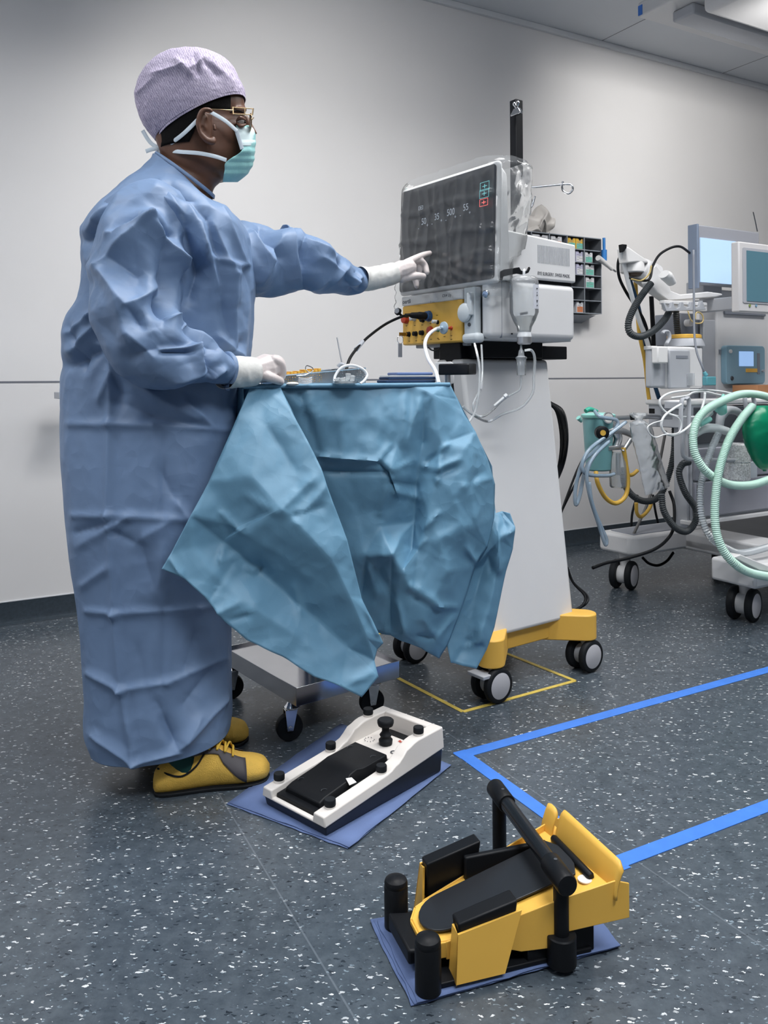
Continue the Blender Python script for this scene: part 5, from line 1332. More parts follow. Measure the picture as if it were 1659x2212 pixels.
quadsheet(tB, tC, tC + dn + TF.d(.05, .02), tB + dn + TF.d(.06, 0), 24, 24, 6, .02)
quadsheet(tD, tC, tC + dn + TF.d(0, .03), tD + dn + TF.d(0, .03), 30, 24, 7, .02)
quadsheet(tA, tD, tD + dn * .3, tA + dn * .3, 20, 20, 8, .004)
drape = dr.build('surgical_drape', M_DRAPE, None, solid=.0010, angle=70, origin=(TF.p(.28, .1).x, TF.p(.28, .1).y, TZ))
tag(drape, 'teal sterile drape hanging in stiff creased folds over the instrument stand', 'drape')
# ================================================================ film bag over the display
bg = np.zeros((60, 220, 3))
for i in range(60):
    t = i / 59; z = 1.195 + .425 * t
    a0, a1, b0, b1 = -.012, .115 + .055 * min(1, t * 1.6) * (1 if t > .35 else .55), -.012 - .010 * t, .488
    if t < .3: a1 = .085 + .03 * t
    for j in range(220):
        th = 2 * PI * j / 220; c, s = math.cos(th), math.sin(th); p = 5
        r = (abs(c) ** p + abs(s) ** p) ** (-1 / p)
        ca, cb = (a0 + a1) / 2, (b0 + b1) / 2
        q = tilt(ca + (a1 - a0) / 2 * c * r, cb + (b1 - b0) / 2 * s * r, z); bg[i, j] = q
for k in range(4): bg[59 - k] = bg[59 - k] * 1.0 + (bg[59 - k].mean(axis=0) - bg[59 - k]) * np.array([.10, .10, 0]) * (1 - k / 4) ** 2
P = bg.reshape(-1, 3); n = grid_normals(bg, True).reshape(-1, 3)
am = .004 + .012 * np.clip((1.34 - P[:, 2]) * 6, 0, 1) + .006 * np.clip((P @ np.array([MF.a.x, MF.a.y, 0]) - (MF.o.x * MF.a.x + MF.o.y * MF.a.y) - .02) * 10, 0, 1)
n_ = n * np.sign((n * (P - P.mean(0))).sum(1).mean())
cr = crumple(P, 11, 900, 7, (1, 1, .7)) * 2.4 + crumple(P, 26, 901) * .9
Q = (P - np.array(SF.o)) @ np.array([[SF.b.x], [SF.b.y], [0]]); bq = Q[:, 0]; aq = (P - np.array(SF.o)) @ np.array([SF.a.x, SF.a.y, 0]); zq = P[:, 2]
fold = np.zeros(len(P))
for b_l in (.07, .165, .25, .345, .43): fold += .0045 * np.clip(1 - np.abs(bq - b_l + .012 * np.sin(zq * 17 + b_l * 40)) / .014, 0, 1)
for z_l in (1.505, 1.405, 1.325): fold += .0055 * np.clip(1 - np.abs(zq - z_l + .006 * np.sin(bq * 23 + z_l * 50)) / .014, 0, 1)
fold += .007 * np.clip((1.33 - zq) / .05, 0, 1) * np.abs(np.sin((zq - bq * .35) * 95 + 2 * np.sin(bq * 14)))
fold *= np.clip(.02 - aq, 0, .01) * 100
# keep it outside the glass
P = P + n_ * fold[:, None]
P = P + n_ * (am * np.clip(cr, -.25, 2))[:, None]
bg = P.reshape(bg.shape)
fb = grid_mesh(bg, 'film_cover', film('clear_film', (0.72, 0.76, 0.80), .07, .07, 14, .25), None, origin=SF.p(.05, .2, 1.215))
tag(fb, 'clear crinkled plastic film pulled over the black touch screen', 'plastic cover')

# bulldog clip at the top of the pole
q = W(1114, 236, 2.70); bc_ = thing('bulldog_clip', 'small silver bulldog clip at the top of the black pole', 'clip', q - Vector((0, 0, .02)))
fr2 = Fr((q.x, q.y), d=(MF.a.x, MF.a.y))
m_ = MB(); m_.prism([q + fr2.d(x, y, z) for x, y, z in ((-.002, .022, -.018), (-.002, .022, -.012), (.0, .010, .004), (.0, -.010, .004), (-.002, -.022, -.012), (-.002, -.022, -.018))], fr2.d(.012, 0)); m_.build('jaw', M_CHR, bc_, bevel=.001)
for s in (-1, 1): MB().tube([q + fr2.d(.004, 0, .0), q + fr2.d(.004, s * .008, .012), q + fr2.d(.002, s * .013, .020), q + fr2.d(0, s * .006, .024), q + fr2.d(.004, 0, .012)], .0022, 8, 5, flat=(1, .8)).build('wing', M_CHR, bc_)

# infusion bottle on its hook
bx = on_side(1132, 640, -.052); BC = Vector((bx.x, bx.y, 0)); Yb = BC.y
zt_, zb_ = W(1132, 597, Yb).z, W(1132, 741, Yb).z
bo = thing('infusion_bottle', 'clear plastic infusion bottle hanging upside down at the side of the white console', 'bottle', (BC.x, BC.y, zb_))
H_ = zt_ - zb_; R_ = .043
M_BOT = film('bottle_plastic', (0.86, 0.89, 0.92), .30, .12, 12, .05)
MB().lathe((BC.x, BC.y, zb_), (0, 0, 1), [(.020, H_ * .17), (.023, H_ * .24), (.034, H_ * .34), (R_, H_ * .46), (R_, H_ * .90), (R_ * .96, H_ * .96), (R_ * .80, H_ * .995), (R_ * .3, H_), (.0, H_)], 48, cap=False).build('bottle_body', M_BOT, bo, angle=50)
MB().lathe((BC.x, BC.y, zb_), (0, 0, 1), [(.0, H_ * .16), (.018, H_ * .165), (.021, H_ * .25), (.031, H_ * .335), (.036, H_ * .40), (.0, H_ * .402)], 36).build('fluid', film('fluid_clear', (0.75, 0.70, 0.62), .30, .03, 3, 0), bo, angle=50)
MB().lathe((BC.x, BC.y, zb_), (0, 0, 1), [(.019, H_ * .02), (.0215, H_ * .03), (.0215, H_ * .12), (.020, H_ * .13), (.018, H_ * .19)], 32).build('neck', mat('cap_white', (0.72, 0.74, 0.76), .3), bo, angle=40)
MB().lathe((BC.x, BC.y, zb_), (0, 0, 1), [(.017, -.004), (.022, 0), (.022, H_ * .09), (.017, H_ * .10)], 32).build('crimp_ring', M_ALU, bo, angle=40)
MB().tube([Vector((BC.x, BC.y, zt_ - .002)), Vector((BC.x, BC.y - .002, zt_ + .014)), Vector((BC.x + .002, BC.y + .002, zt_ + .020))], .004, 8, 4).build('hanger', mat('cap_white', (0, 0, 0)), bo)
lb = MB(); rows = []
for i in range(9):
    t = math.radians(-62 + 6 * i) ; rows.append([Vector((BC.x + (R_ + .0006) * math.cos(t), BC.y + (R_ + .0006) * math.sin(t), zb_ + H_ * h)) for h in (.50, .86)])
lb.ring_loft(rows, cap=False, close=False); lb.build('label', mat('label_white', (0.62, 0.64, 0.70), .5), bo, label='paper label with small marks')
mk_ = MB()
for h, w_ in ((.80, .006), (.74, .003), (.70, .005), (.62, .007), (.60, .003), (.55, .005)):
    t = math.radians(-40); c = Vector((BC.x + (R_ + .0012) * math.cos(t), BC.y + (R_ + .0012) * math.sin(t), zb_ + H_ * h)); tg_ = Vector((-math.sin(t), math.cos(t), 0))
    mk_.hexa([c + tg_ * x + Vector((math.cos(t), math.sin(t), 0)) * d + Vector((0, 0, z)) for d in (0, .0003) for x, z in ((-w_ / 2, -.002), (w_ / 2, -.002), (w_ / 2, .002), (-w_ / 2, .002))])
mk_.build('label_print', DARKT, bo)
t = math.radians(-118); c = Vector((BC.x + (R_ * .88) * math.cos(t), BC.y + (R_ * .90) * math.sin(t), zb_ + H_ * .42))
MB().tube([c, c + Vector((.022, -.003, .004))], .004, 6, 1, flat=(.3, 1)).build('dark_sticker', DARKT, bo)
# drip chamber, tubes and roller clamp
dc = thing('infusion_set', 'clear drip chamber with thin tubing and white roller clamp below the bottle', 'tubing', (BC.x, BC.y, zb_ - .12))
zc0 = W(1132, 772, Yb).z; zc1 = W(1126, 812, Yb).z; X0 = W(1126, 790, Yb)
MB().lathe((X0.x, X0.y, zc1), (0, 0, 1), [(.004, 0), (.013, .002), (.015, .050), (.017, .052), (.017, .056), (.010, .060), (.008, .074), (.004, .080), (.003, .098)], 28).build('drip_chamber', M_BOT, dc, angle=50)
tb1 = MB(); tb1.tube([W(1133, 757, Yb), W(1148, 757, Yb), W(1155, 775, Yb), W(1153, 815, Yb), W(1150, 850, Yb), W(1125, 880, Yb), W(1085, 895, Yb), (W(1055, 910, Yb)), W(1025, 898, 2.36), W(1000, 878, 2.33)], .0042, 10, 8)
tb1.build('wide_tube', M_CLEAR, dc)
tb2 = MB(); tb2.tube([W(1126, 812, Yb), W(1125, 825, Yb), W(1122, 842, Yb), W(1098, 856, Yb), W(1082, 868, Yb), W(1065, 885, Yb), W(1045, 899, 2.36), W(1028, 895, 2.36), W(1022, 875, 2.36), W(1030, 855, 2.37), W(1038, 840, 2.38), W(1042, 800, 2.40), W(1040, 745, 2.44)], .0032, 10, 8)
tb2.build('thin_tube', M_CLEAR, dc)
A_, B_ = W(1068, 877, Yb - .004), W(1096, 853, Yb - .004)
MB().tube([A_, A_.lerp(B_, .75), A_.lerp(B_, .8), B_], [.0065, .0075, .011, .010], 12, 1, flat=(1, .7)).build('roller_clamp', mat('cap_white', (0, 0, 0)), dc)
MB().tube([W(1038, 840, 2.376), W(1041, 826, 2.376)], [.0055, .004], 12, 1).build('connector', mat('cap_white', (0, 0, 0)), dc)
cst = MB(); cst.tube([W(1025, 742, 2.43), W(1032, 770, 2.40), W(1036, 800, 2.38), W(1034, 850, 2.36), W(1026, 890, 2.35), W(1010, 915, 2.33)], .0036, 8, 8); 
tag(cst.build('drain_tube', M_CLEAR), 'clear drain tube coming down from the pump cassette in front of the white column', 'tubing')
# cables and tubes plugged into the yellow block
pA = on_face(927, 683)
cab = thing('light_cable', 'black cable with thick black plug running from the yellow connector block down to the table', 'cable', W(747, 812, 2.2))
MB().lathe(pA + OUT * .012, OUT, [(.010, 0), (.0125, .006), (.0125, .030), (.011, .034), (.009, .060), (.006, .066), (.0045, .085)], 20).build('plug', M_BLACK, cab, angle=40)
pe = pA + OUT * .09; yp_ = pe.y
MB().tube([pe - OUT * .01, W(868, 684, pe.y - .05), W(835, 699, 2.55), (W(800, 724, 2.45)), W(775, 748, 2.36), W(757, 772, 2.28), W(749, 795, 2.24), W(747, 812, 2.22)], .0042, 10, 8).build('cord', M_BLACK, cab)
MB().tube([W(769, 757 - 2, 2.345), W(783, 738, 2.395)], .0065, 12, 1).build('marker_sleeve', M_LGREY, cab, label='light grey marker sleeve')
st_ = thing('connector_plug', 'small round silver-faced plug on a black lead hanging left of the yellow connector block', 'plug', W(857, 678, 2.62))
MB().tube([W(861, 674, 2.60), W(858, 672, 2.595)], [.012, .011], 20, 1).build('plug_head', M_BLACK, st_)
MB().tube([W(858.5, 672, 2.597), W(857, 671.4, 2.592)], [.009, .008], 16, 1).build('plug_face', M_ALU, st_)
MB().tube([W(862, 676, 2.605), W(868, 682, 2.62), W(880, 684, 2.65)], .004, 8, 4).build('lead', M_BLACK, st_)
fo = on_face(975, 709)
at = thing('air_tube', 'clear air tube with round blue filter running from the red outlet down behind the table', 'tubing', W(947, 826, 2.3))
fd = fo + OUT * .030
MB().lathe(fd, OUT, [(.006, -.006), (.019, -.002), (.020, .0), (.019, .004), (.006, .008), (.005, .016)], 28).build('filter_disc', mat('filter_blue', (0.38, 0.50, 0.60), .3), at, angle=50)
MB().tube([fd + OUT * .014, W(940, 712, 2.56), W(925, 724, 2.50), W(918, 745, 2.44), W(925, 775, 2.38), W(940, 800, 2.33), W(948, 828, 2.28)], .0055, 10, 8).build('hose', M_PVCW, at)
lp = MB(); lp.tube([W(925, 750, 2.62), W(932, 756, 2.6), (W(944, 757, 2.6)), W(950, 752, 2.62)], .0025, 6, 6); tag(lp.build('short_lead', M_BLACK), 'short black lead looping under the yellow connector block', 'cable')

# ================================================================ things on the draped table
TZ2 = TZ + .0008
bk = thing('instrument_basket', 'perforated stainless steel instrument basket on the draped table', 'tray', (-.20, 2.2, TZ2))
def perf_mat():
    m = bpy.data.materials.new('perforated_steel'); nt, N, L, B = nodes(m)
    B.inputs['Base Color'].default_value = (0.62, 0.62, 0.63, 1); B.inputs['Metallic'].default_value = 1; B.inputs['Roughness'].default_value = .28
    tc = N.new('ShaderNodeTexCoord'); mp = N.new('ShaderNodeMapping'); mp.inputs['Scale'].default_value = (1, 0.001, 1); L.new(tc.outputs['Object'], mp.inputs['Vector'])
    vo = N.new('ShaderNodeTexVoronoi'); vo.inputs['Scale'].default_value = 190; vo.inputs['Randomness'].default_value = 0.25; L.new(mp.outputs[0], vo.inputs['Vector'])
    lt = N.new('ShaderNodeMath'); lt.operation = 'GREATER_THAN'; lt.inputs[1].default_value = .24; L.new(vo.outputs['Distance'], lt.inputs[0]); L.new(lt.outputs[0], B.inputs['Alpha'])
    return m
bL, bR = W(612, 829, 2.06), W(790, 827, 2.24); BFm = Fr((bL.x, bL.y), d=(bR.x - bL.x, bR.y - bL.y)); bl = (bR - bL).length
zl, zr = .9645, .9845
g_ = MB()
def wall4(a0, b0, a1, b1, z0, z1, t=.0012):
    d = (BFm.p(a1, b1) - BFm.p(a0, b0)).normalized(); n = Vector((-d.y, d.x, 0)) * t
    P0, P1 = BFm.p(a0, b0), BFm.p(a1, b1); up = lambda p, z: Vector((p.x, p.y, z))
    g_.hexa([up(P0, TZ2), up(P1, TZ2), up(P1 + n, TZ2), up(P0 + n, TZ2), up(P0, z0), up(P1, z1), up(P1 + n, z1), up(P0 + n, z0)])
bw = .10
wall4(0, 0, bl, 0, zl, zr); wall4(0, bw, bl, bw, zl, zr); wall4(0, 0, 0, bw, zl, zl); wall4(bl, 0, bl, bw, zr, zr)
g_.build('perforated_wall', perf_mat(), bk)
rmw = MB()
for a0, b0, a1, b1, z0, z1 in ((0, 0, bl, 0, zl, zr), (0, bw, bl, bw, zl, zr), (0, 0, 0, bw, zl, zl), (bl, 0, bl, bw, zr, zr)):
    p0, p1 = BFm.p(a0, b0), BFm.p(a1, b1); rmw.tube([(p0.x, p0.y, z0), (p1.x, p1.y, z1)], .0016, 8, 1)
rmw.build('rim_wire', M_CHR, bk)
ins = thing('instrument_holder', 'yellow toothed instrument holder standing in the steel basket', 'holder', (*BFm.p(.07, .05).xy, TZ2 + .002))
iy = MB()
for i in range(12):
    a = .014 + i * .0112; z = .9645 + .020 * a / bl + .004 + (.003 if i % 2 else .0) + (.002 if i > 6 else 0)
    iy.box(BFm, a, a + .0085, .035, .060, TZ2 + .002, z)
iy.box(BFm, .010, .150, .038, .057, TZ2 + .002, .967)
iy.build('holder_body', M_YEL, ins, bevel=.0008)
sc2 = MB(); sc2.tube([W(652, 812, 2.10), W(668, 806, 2.11), W(676, 800, 2.12), W(674, 794, 2.12), W(663, 790, 2.12), W(660, 797, 2.12), W(668, 804, 2.12), W(683, 806, 2.13)], .0013, 8, 6); sc2.tube([W(640, 812, 2.09), W(660, 810, 2.1)], .002, 8, 1)
tag(sc2.build('forceps', M_STEEL), 'fine steel forceps with looped handle lying on the basket rim', 'forceps')
wc = MB()
for i in range(7):
    z = TZ2 + .003 + i * .0022; wc.tube([W(645, PY - (z - .95) / 2.03 * F_PX + 1.2, 2.035), W(652, PY - (z - .95) / 2.03 * F_PX + 3.2, 2.03), W(664, PY - (z - .95) / 2.03 * F_PX + 3.4, 2.035), W(674, PY - (z - .95) / 2.03 * F_PX + 1.0, 2.045)], .0008, 6, 4)
tag(wc.build('suture_coil', M_PVCW), 'thin pale line coiled in front of the steel basket', 'thread')
lt_ = MB(); lt_.tube([W(722, 829, 2.10), W(724, 812, 2.11), W(738, 794, 2.12), W(760, 789, 2.13), W(783, 797, 2.14), W(793, 810, 2.14), W(787, 822, 2.13), W(778, 829, 2.12)], .0036, 10, 8)
tag(lt_.build('tubing_loop', M_PVCW), 'loop of white tubing standing on the draped table before the steel basket', 'tubing')
M_VIAL = film('vial_clear', (0.80, 0.84, 0.86), .55, .2, 20, .1)
for i, (px, z0, Y) in enumerate(((731, 0, 2.085), (741, 0, 2.075), (752, .011, 2.085), (760, .006, 2.09), (746, .001, 2.11))):
    b0 = W(px, 826, Y); b0.z = TZ2 + z0
    v_ = MB().lathe(b0, (.15 * (i - 2), -.1, 1), [(.0055, 0), (.0065, .001), (.0065, .010), (.0075, .0105), (.0075, .014), (.005, .0145)], 16).build('vial_cap', M_VIAL, None, angle=40, origin=b0)
    tag(v_, ['leftmost small clear cap inside the white tubing loop', 'small clear cap second from the left inside the white tubing loop', 'topmost small clear cap inside the white tubing loop', 'rightmost small clear cap inside the white tubing loop', 'small clear cap behind the others in the white tubing loop'][i], 'cap', 'small clear caps in the tubing loop')
dsh = W(747, 828, 2.09); MB_ = MB(); MB_.lathe((dsh.x, dsh.y, TZ2), (0, 0, 1), [(.030, 0), (.034, .006), (.032, .006), (.028, .001)], 32)
tag(MB_.build('small_dish', M_VIAL, None, origin=(dsh.x, dsh.y, TZ2)), 'shallow clear dish under the small caps on the draped table', 'dish')
gz = MB(); gz.ell(W(632, 829, 2.03), .016, .012, .0045); tag(gz.build('gauze_swab', mat('gauze', (0.75, 0.74, 0.72), .9, bump=.6, bscale=500)), 'small white gauze swab on the table edge beside the gloved hand', 'swab')
rod = thing('light_probe', 'thin metal probe rod standing upright in a white holder behind the steel basket', 'instrument', W(740, 800, 2.30))
MB().tube([W(728, 729, 2.30), W(740, 792, 2.29)], .0020, 10, 1).build('rod', M_ALU, rod)
hld = MB(); hld.tube([W(731, 793, 2.285), W(737, 787, 2.285), W(747, 791, 2.285)], [.007, .006, .005], 12, 3); hld.tube([W(740, 790, 2.285), W(741, 824, 2.285)], [.008, .010], 14, 1)
hld.build('holder', M_LGREY, rod)
cx = W(880, 824, 2.33); ck = Fr((cx.x, cx.y), math.radians(20))
for i, (dz, dx, ln, m_, lab) in enumerate(((0, 0, .15, mat('towel_navy', (0.025, 0.05, 0.11), .8, bump=.25, bscale=900), 'lowest folded dark blue towel on the right end of the draped table'), (.009, .004, .145, mat('towel_navy', (0, 0, 0)), 'middle folded dark blue towel on the right end of the draped table'), (.0185, -.006, .12, mat('paper_white', (0.72, 0.72, 0.68), .8), 'white folded paper between the dark blue towels on the table'), (.021, .012, .11, M_CLOTH, 'topmost folded dark blue towel on the right end of the draped table'))):
    mb = MB(); th_ = .008 if i != 2 else .0022
    mb.box(ck, -ln / 2 + dx, ln / 2 + dx, -.03, .05, TZ2 + dz, TZ2 + dz + th_)
    tag(mb.build('folded_towel' if i != 2 else 'folded_paper', m_, bevel=min(.0035, th_ * .45), seg=3), lab, 'towel' if i != 2 else 'paper', 'folded towels on the draped table' if i != 2 else None)

# ================================================================ wall rack with small cartons
def PWb(px, py, b):
    px = float(px); py = float(py)
    xc = (px - CX) / F_PX; yc = -(py - PY) / F_PX
    d = FV + xc * RV + yc * UV
    P0 = WF.p(0, b)
    return CAM + d * ((P0 - CAM).dot(WF.b) / d.dot(WF.b))
def wa(px, py, b):
    P = PWb(px, py, b) - WF.o; return P.dot(WF.a), PWb(px, py, b).z
RB = -.10
aR, zT = wa(1298, 516.5, RB); aM, _ = wa(1262, 512, RB); zBt = wa(1298, 678, RB)[1]
cw = aR - aM; nC_ = 5; nR_ = 6; rh = (zT - zBt) / nR_
rk_ = thing('wall_rack', 'grey wall rack of square compartments behind the white console', 'rack', (*WF.p(aR - cw * 2.5, -.05).xy, zBt - .02))
M_RACK = mat('rack_grey', (0.15, 0.165, 0.185), .5)
M_RACKE = mat('rack_edge', (0.26, 0.29, 0.33), .5)
r_ = MB()
r_.box(WF, aR - cw * nC_, aR, -.006, -.001, zBt, zT)
for i in range(nR_ + 1): r_.box(WF, aR - cw * nC_, aR, RB, -.006, zBt + rh * i - .0015, zBt + rh * i + .0015)
for j in range(nC_ + 1): r_.box(WF, aR - cw * j - .0015, aR - cw * j + .0015, RB + .001, -.006, zBt, zT)
r_.build('compartments', M_RACK, rk_)
e_ = MB()
for i in range(nR_ + 1): e_.box(WF, aR - cw * nC_, aR, RB - .0015, RB, zBt + rh * i - .0025, zBt + rh * i + .0025)
for j in range(nC_ + 1): e_.box(WF, aR - cw * j - .0022, aR - cw * j + .0022, RB - .0014, RB + .0005, zBt, zT)
e_.build('front_edges', M_RACKE, rk_)
MB().prism([WF.p(aR - .06, RB - .02, zBt - .012), WF.p(aR - .06, -.002, zBt - .012), WF.p(aR - .06, -.002, zBt - .05), WF.p(aR - .06, RB + .03, zBt - .026)], WF.d(-cw * nC_ + .1, 0)).build('support_shelf', M_RACKE, rk_, bevel=.002)
def carton(px0, px1, row, body, lab, col2=None, cat='box'):
    a0 = wa(px0, 560, RB + .012)[0]; a1 = wa(px1, 560, RB + .012)[0]; z0 = zT - rh * (row + 1) + .0025; h = rh * .87
    t = thing('carton', lab, cat, (*WF.p((a0 + a1) / 2, RB + .05).xy, z0), 'small cartons in the wall rack')
    MB().box(WF, a0, a1, RB + .012, -.012, z0, z0 + h).build('box_body', body, t, bevel=.0006)
    ac = (a0 + a1) / 2; r = min(.010, (a1 - a0) * .18)
    MB().prism([WF.p(ac + r * math.cos(q), RB + .0115, z0 + h - .0004 - r * abs(math.sin(q)) * 1.1) for q in [PI * i / 8 for i in range(9)]], WF.d(0, -.0004)).build('thumb_notch', M_BLACK, t)
    if col2: MB().box(WF, a0 + .004, a1 - .004, RB + .0112, RB + .012, z0 + .004, z0 + h * .55).build('label_panel', col2, t)
    p_ = MB()
    for k in range(6):
        w2 = (a1 - a0) * (.25 + .3 * ((k * 37 % 10) / 10)); x = a0 + (a1 - a0) * (.12 + .25 * (k % 2)); z = z0 + h * (.22 + .11 * k)
        p_.box(WF, x, x + w2, RB + .0107, RB + .0112, z, z + .0022)
    p_.build('printed_lines', mat('print_grey', (0, 0, 0)), t)
    return t
CW_ = mat('carton_white', (0.66, 0.67, 0.70), .55); CY_ = mat('carton_yellow', (0.72, 0.45, 0.06), .5); CG_ = mat('carton_green', (0.16, 0.48, 0.40), .5); CL_ = mat('carton_lilac', (0.50, 0.50, 0.66), .5); CO_ = mat('carton_orange', (0.6, 0.2, 0.08), .5)
carton(1150, 1187, 0, CW_, 'wide white carton with dark print at the left of the top rack row', None)
carton(1191, 1214, 0, CW_, 'narrower white carton in the top rack row, left of the yellow ones', CO_)
carton(1227, 1243.5, 0, CY_, 'left one of the two yellow cartons in the top rack row', CG_)
carton(1244.5, 1261, 0, CY_, 'right one of the two yellow cartons in the top rack row', CG_)
carton(1244, 1261, 1, CL_, 'lilac and white carton in the second rack row', CW_)
carton(1264, 1280, 1, CW_, 'white carton with a green top in the second rack row', CG_)
carton(1245, 1260, 2, CL_, 'lilac-edged white carton in the third rack row', CW_)
carton(1264.5, 1283, 2, CW_, 'white carton with green foot in the third rack row', CG_)
carton(1265, 1283, 3, CW_, 'white carton with green foot in the fourth rack row, alone in its compartment row', CG_)
carton(1245, 1259, 5, CW_, 'white carton with a red foot in the lowest rack row', CO_)
# crumpled clear-white glove bag on top of the rack
cp = PWb(1165, 486, -.06); gb = MB(); gb.ell(cp, .10, .04, .055, WF, 48, 30)
gb.v = [v + Vector((noise.noise(v * 22), noise.noise(v * 22 + Vector((3, 1, 4))), noise.noise(v * 22 + Vector((7, 7, 1))))) * .035 + Vector((0, 0, .045 * max(0, 1 - abs((v - cp).dot(WF.a) - .015) / .03))) for v in gb.v]
zmn = min(v.z for v in gb.v); 
for v in gb.v: v.z = max(v.z + (zT - zmn) * 0 , zT + .002)
tag(gb.build('crumpled_bag', mat('bag_translucent', (0.66, 0.63, 0.60), .35, alpha=.85), angle=180), 'crumpled whitish plastic bag lying on top of the wall rack behind the pole', 'plastic bag')
# blue valve on a peg at the wall
vz = PWb(1305, 575, -.10)
va = thing('gas_connector', 'white angled gas connector with an upright blue pin beside the wall rack', 'connector', vz)
MB().tube([PWb(1305, 563, -.12), PWb(1305, 540, -.12)], .0155, 18, 1).build('blue_sleeve', M_BLUE, va, angle=40)
MB().tube([PWb(1305, 541, -.12), PWb(1304.5, 514, -.12)], .0085, 14, 1).build('blue_pin', M_BLUE, va, angle=40)
w_ = MB(); w_.tube([PWb(1292, 557, -.14), PWb(1298, 561, -.13), PWb(1322, 581, -.12)], [.016, .015, .012], 16, 1); w_.tube([PWb(1305, 563, -.12), PWb(1305, 556, -.12)], .014, 14, 1)
w_.build('valve_body', M_WHITE, va, angle=40)
MB().tube([PWb(1321, 580, -.12), PWb(1325, 583, -.12), PWb(1330, 587, -.12)], [.009, .006, .0055], 12, 1).build('barb', M_ALU, va, angle=40)
MB().tube([PWb(1306, 566, -.12), WF.p(wa(1306, 566, -.12)[0], 0, wa(1306, 566, -.12)[1])], .007, 12, 1).build('wall_peg', M_LGREY, va)
# ================================================================ anaesthesia workstation
an = thing('anaesthesia_workstation', 'tall grey and white anaesthesia workstation on castors with two monitors at the right edge', 'medical machine', (*WF.p(3.0, -1.1).xy, 0))
def pbox(px0, py0, px1, py1, b0, b1, mb=None):
    a0, z1 = wa(px0, py0, b0); _, z0 = wa(px0, py1, b0); a1, _ = wa(px1, py1, b0)
    mb = mb or MB(); return mb.box(WF, a0, a1, b0, b1, min(z0, z1), max(z0, z1))
def Pb(pts, b): return [PWb(q[0], q[1], q[2] if len(q) > 2 else b) for q in pts]
# chassis
rA = MB()
rA.prism([WF.p(2.46, -.93, .165), WF.p(2.50, -.955, .165), WF.p(2.95, -.955, .165), WF.p(2.95, -.75, .165), WF.p(2.46, -.75, .165), WF.p(2.445, -.78, .165)][::1], (0, 0, .085))
rA.box(WF, 2.80, 2.98, -1.42, -.90, .160, .245)
rA.box(WF, 2.46, 3.7, -1.56, -1.36, .150, .240)
rA.box(WF, 2.80, 3.7, -1.40, -.76, .165, .215)
rA.build('chassis', M_WHITE2, an, bevel=.012, seg=3)
MB().box(WF, 2.50, 2.90, -.92, -.78, .245, .2535).build('tray_recess', M_MGREY, an, bevel=.002)
MB().box(WF, 2.99, 3.7, -1.34, -.80, .216, .226).build('foot_deck', M_DGREY, an, bevel=.004)
fm = MB(); fm.prism([PWb(px, py, -1.57) for px, py in ((1585, 1204), (1600, 1198), (1659, 1222), (1690, 1232), (1690, 1240), (1640, 1232))], WF.d(0, .05)); fm.build('foot_cap', M_WHITE, an, bevel=.003)
cA = FL(1335, 1266); cB = FL(1601, 1334); cC = WF.p(3.14, -.90, 0)
for i, c in enumerate((WF.p(2.50, -.86, 0), WF.p(2.535, -1.455, 0), WF.p(3.2, -.86, 0))):
    twin_castor(an, (c.x, c.y, 0), .064, (.80, -.60, 0) if i == 0 else (.72, -.70, 0), disc=mat('wheel_disc_light', (0.58, 0.57, 0.60), .4), gap=.022, housing=M_WHITE2, top=.16)
# left post, cabinet, worktop
pbox(1484, 925, 1490, 1142, -1.23, -1.16).build('post', M_LGREY, an, bevel=.004)
pbox(1490, 975, 1494, 1135, -1.225, -1.18).build('post_gap', M_BLACK, an)
cbn = MB().box(WF, wa(1494, 980, -1.24)[0], 3.7, -1.24, -1.15, .36, .80); cbn.build('cabinet', M_LGREY, an, bevel=.006)
dw = MB()
for z0, z1 in ((.375, .520), (.527, .660)): dw.box(WF, wa(1499, 980, -1.25)[0], 3.69, -1.256, -1.24, z0, z1)
dw.build('drawer_fronts', mat('panel_blue_grey', (0.30, 0.31, 0.36), .5), an, bevel=.005)
MB().box(WF, wa(1494, 980, -1.262)[0], 3.7, -1.262, -1.20, .345, .362).build('cabinet_foot', M_WHITE2, an, bevel=.003)
aw, zw = wa(1482, 865, -1.25); 
MB().box(WF, aw, 3.8, -1.25, -1.03, zw - .022, zw + .0).build('worktop', M_WHITE, an, bevel=.008, seg=3)
pbox(1484, 873, 1560, 926, -1.245, -1.04).build('rear_unit', M_LGREY, an, bevel=.004)
aS = wa(1484, 873, -1.245)[0]
MB().box(WF, aS - .0015, aS, -1.075, -1.045, wa(1484, 896, -1.245)[1], wa(1484, 885, -1.245)[1]).build('unit_socket', M_BLACK, an)
vs = MB()
for i in range(9): MB.box(vs, WF, aS - .002, aS, -1.17, -1.11, wa(1484, 877.6 + i * 3.6, -1.245)[1], wa(1484, 876 + i * 3.6, -1.245)[1])
vs.build('vent_slats', M_MGREY, an)
pbox(1500, 880, 1690, 960, -1.25, -1.16).build('bellows_recess', M_DGREY, an, bevel=.004)
pbox(1470, 868, 1560, 884, -1.235, -1.15).build('absorber_shelf', M_LGREY, an, bevel=.003)
for pts in (((1470, 940), (1472, 870), (1480, 862), (1488, 866), (1487, 938)), ((1616, 905), (1609, 862), (1616, 857), (1629, 868), (1628, 990))):
    MB().tube(Pb(pts, -1.30), .010, 12, 5, flat=(1, .6)).build('grab_handle', M_LGREY, an)
fr_ = MB(); fr_.tube(Pb([(1476, 930), (1474, 975), (1480, 988), (1500, 992), (1600, 994), (1617, 990), (1620, 960)], -1.32), .008, 10, 6); fr_.build('rail_loop', M_LGREY, an)
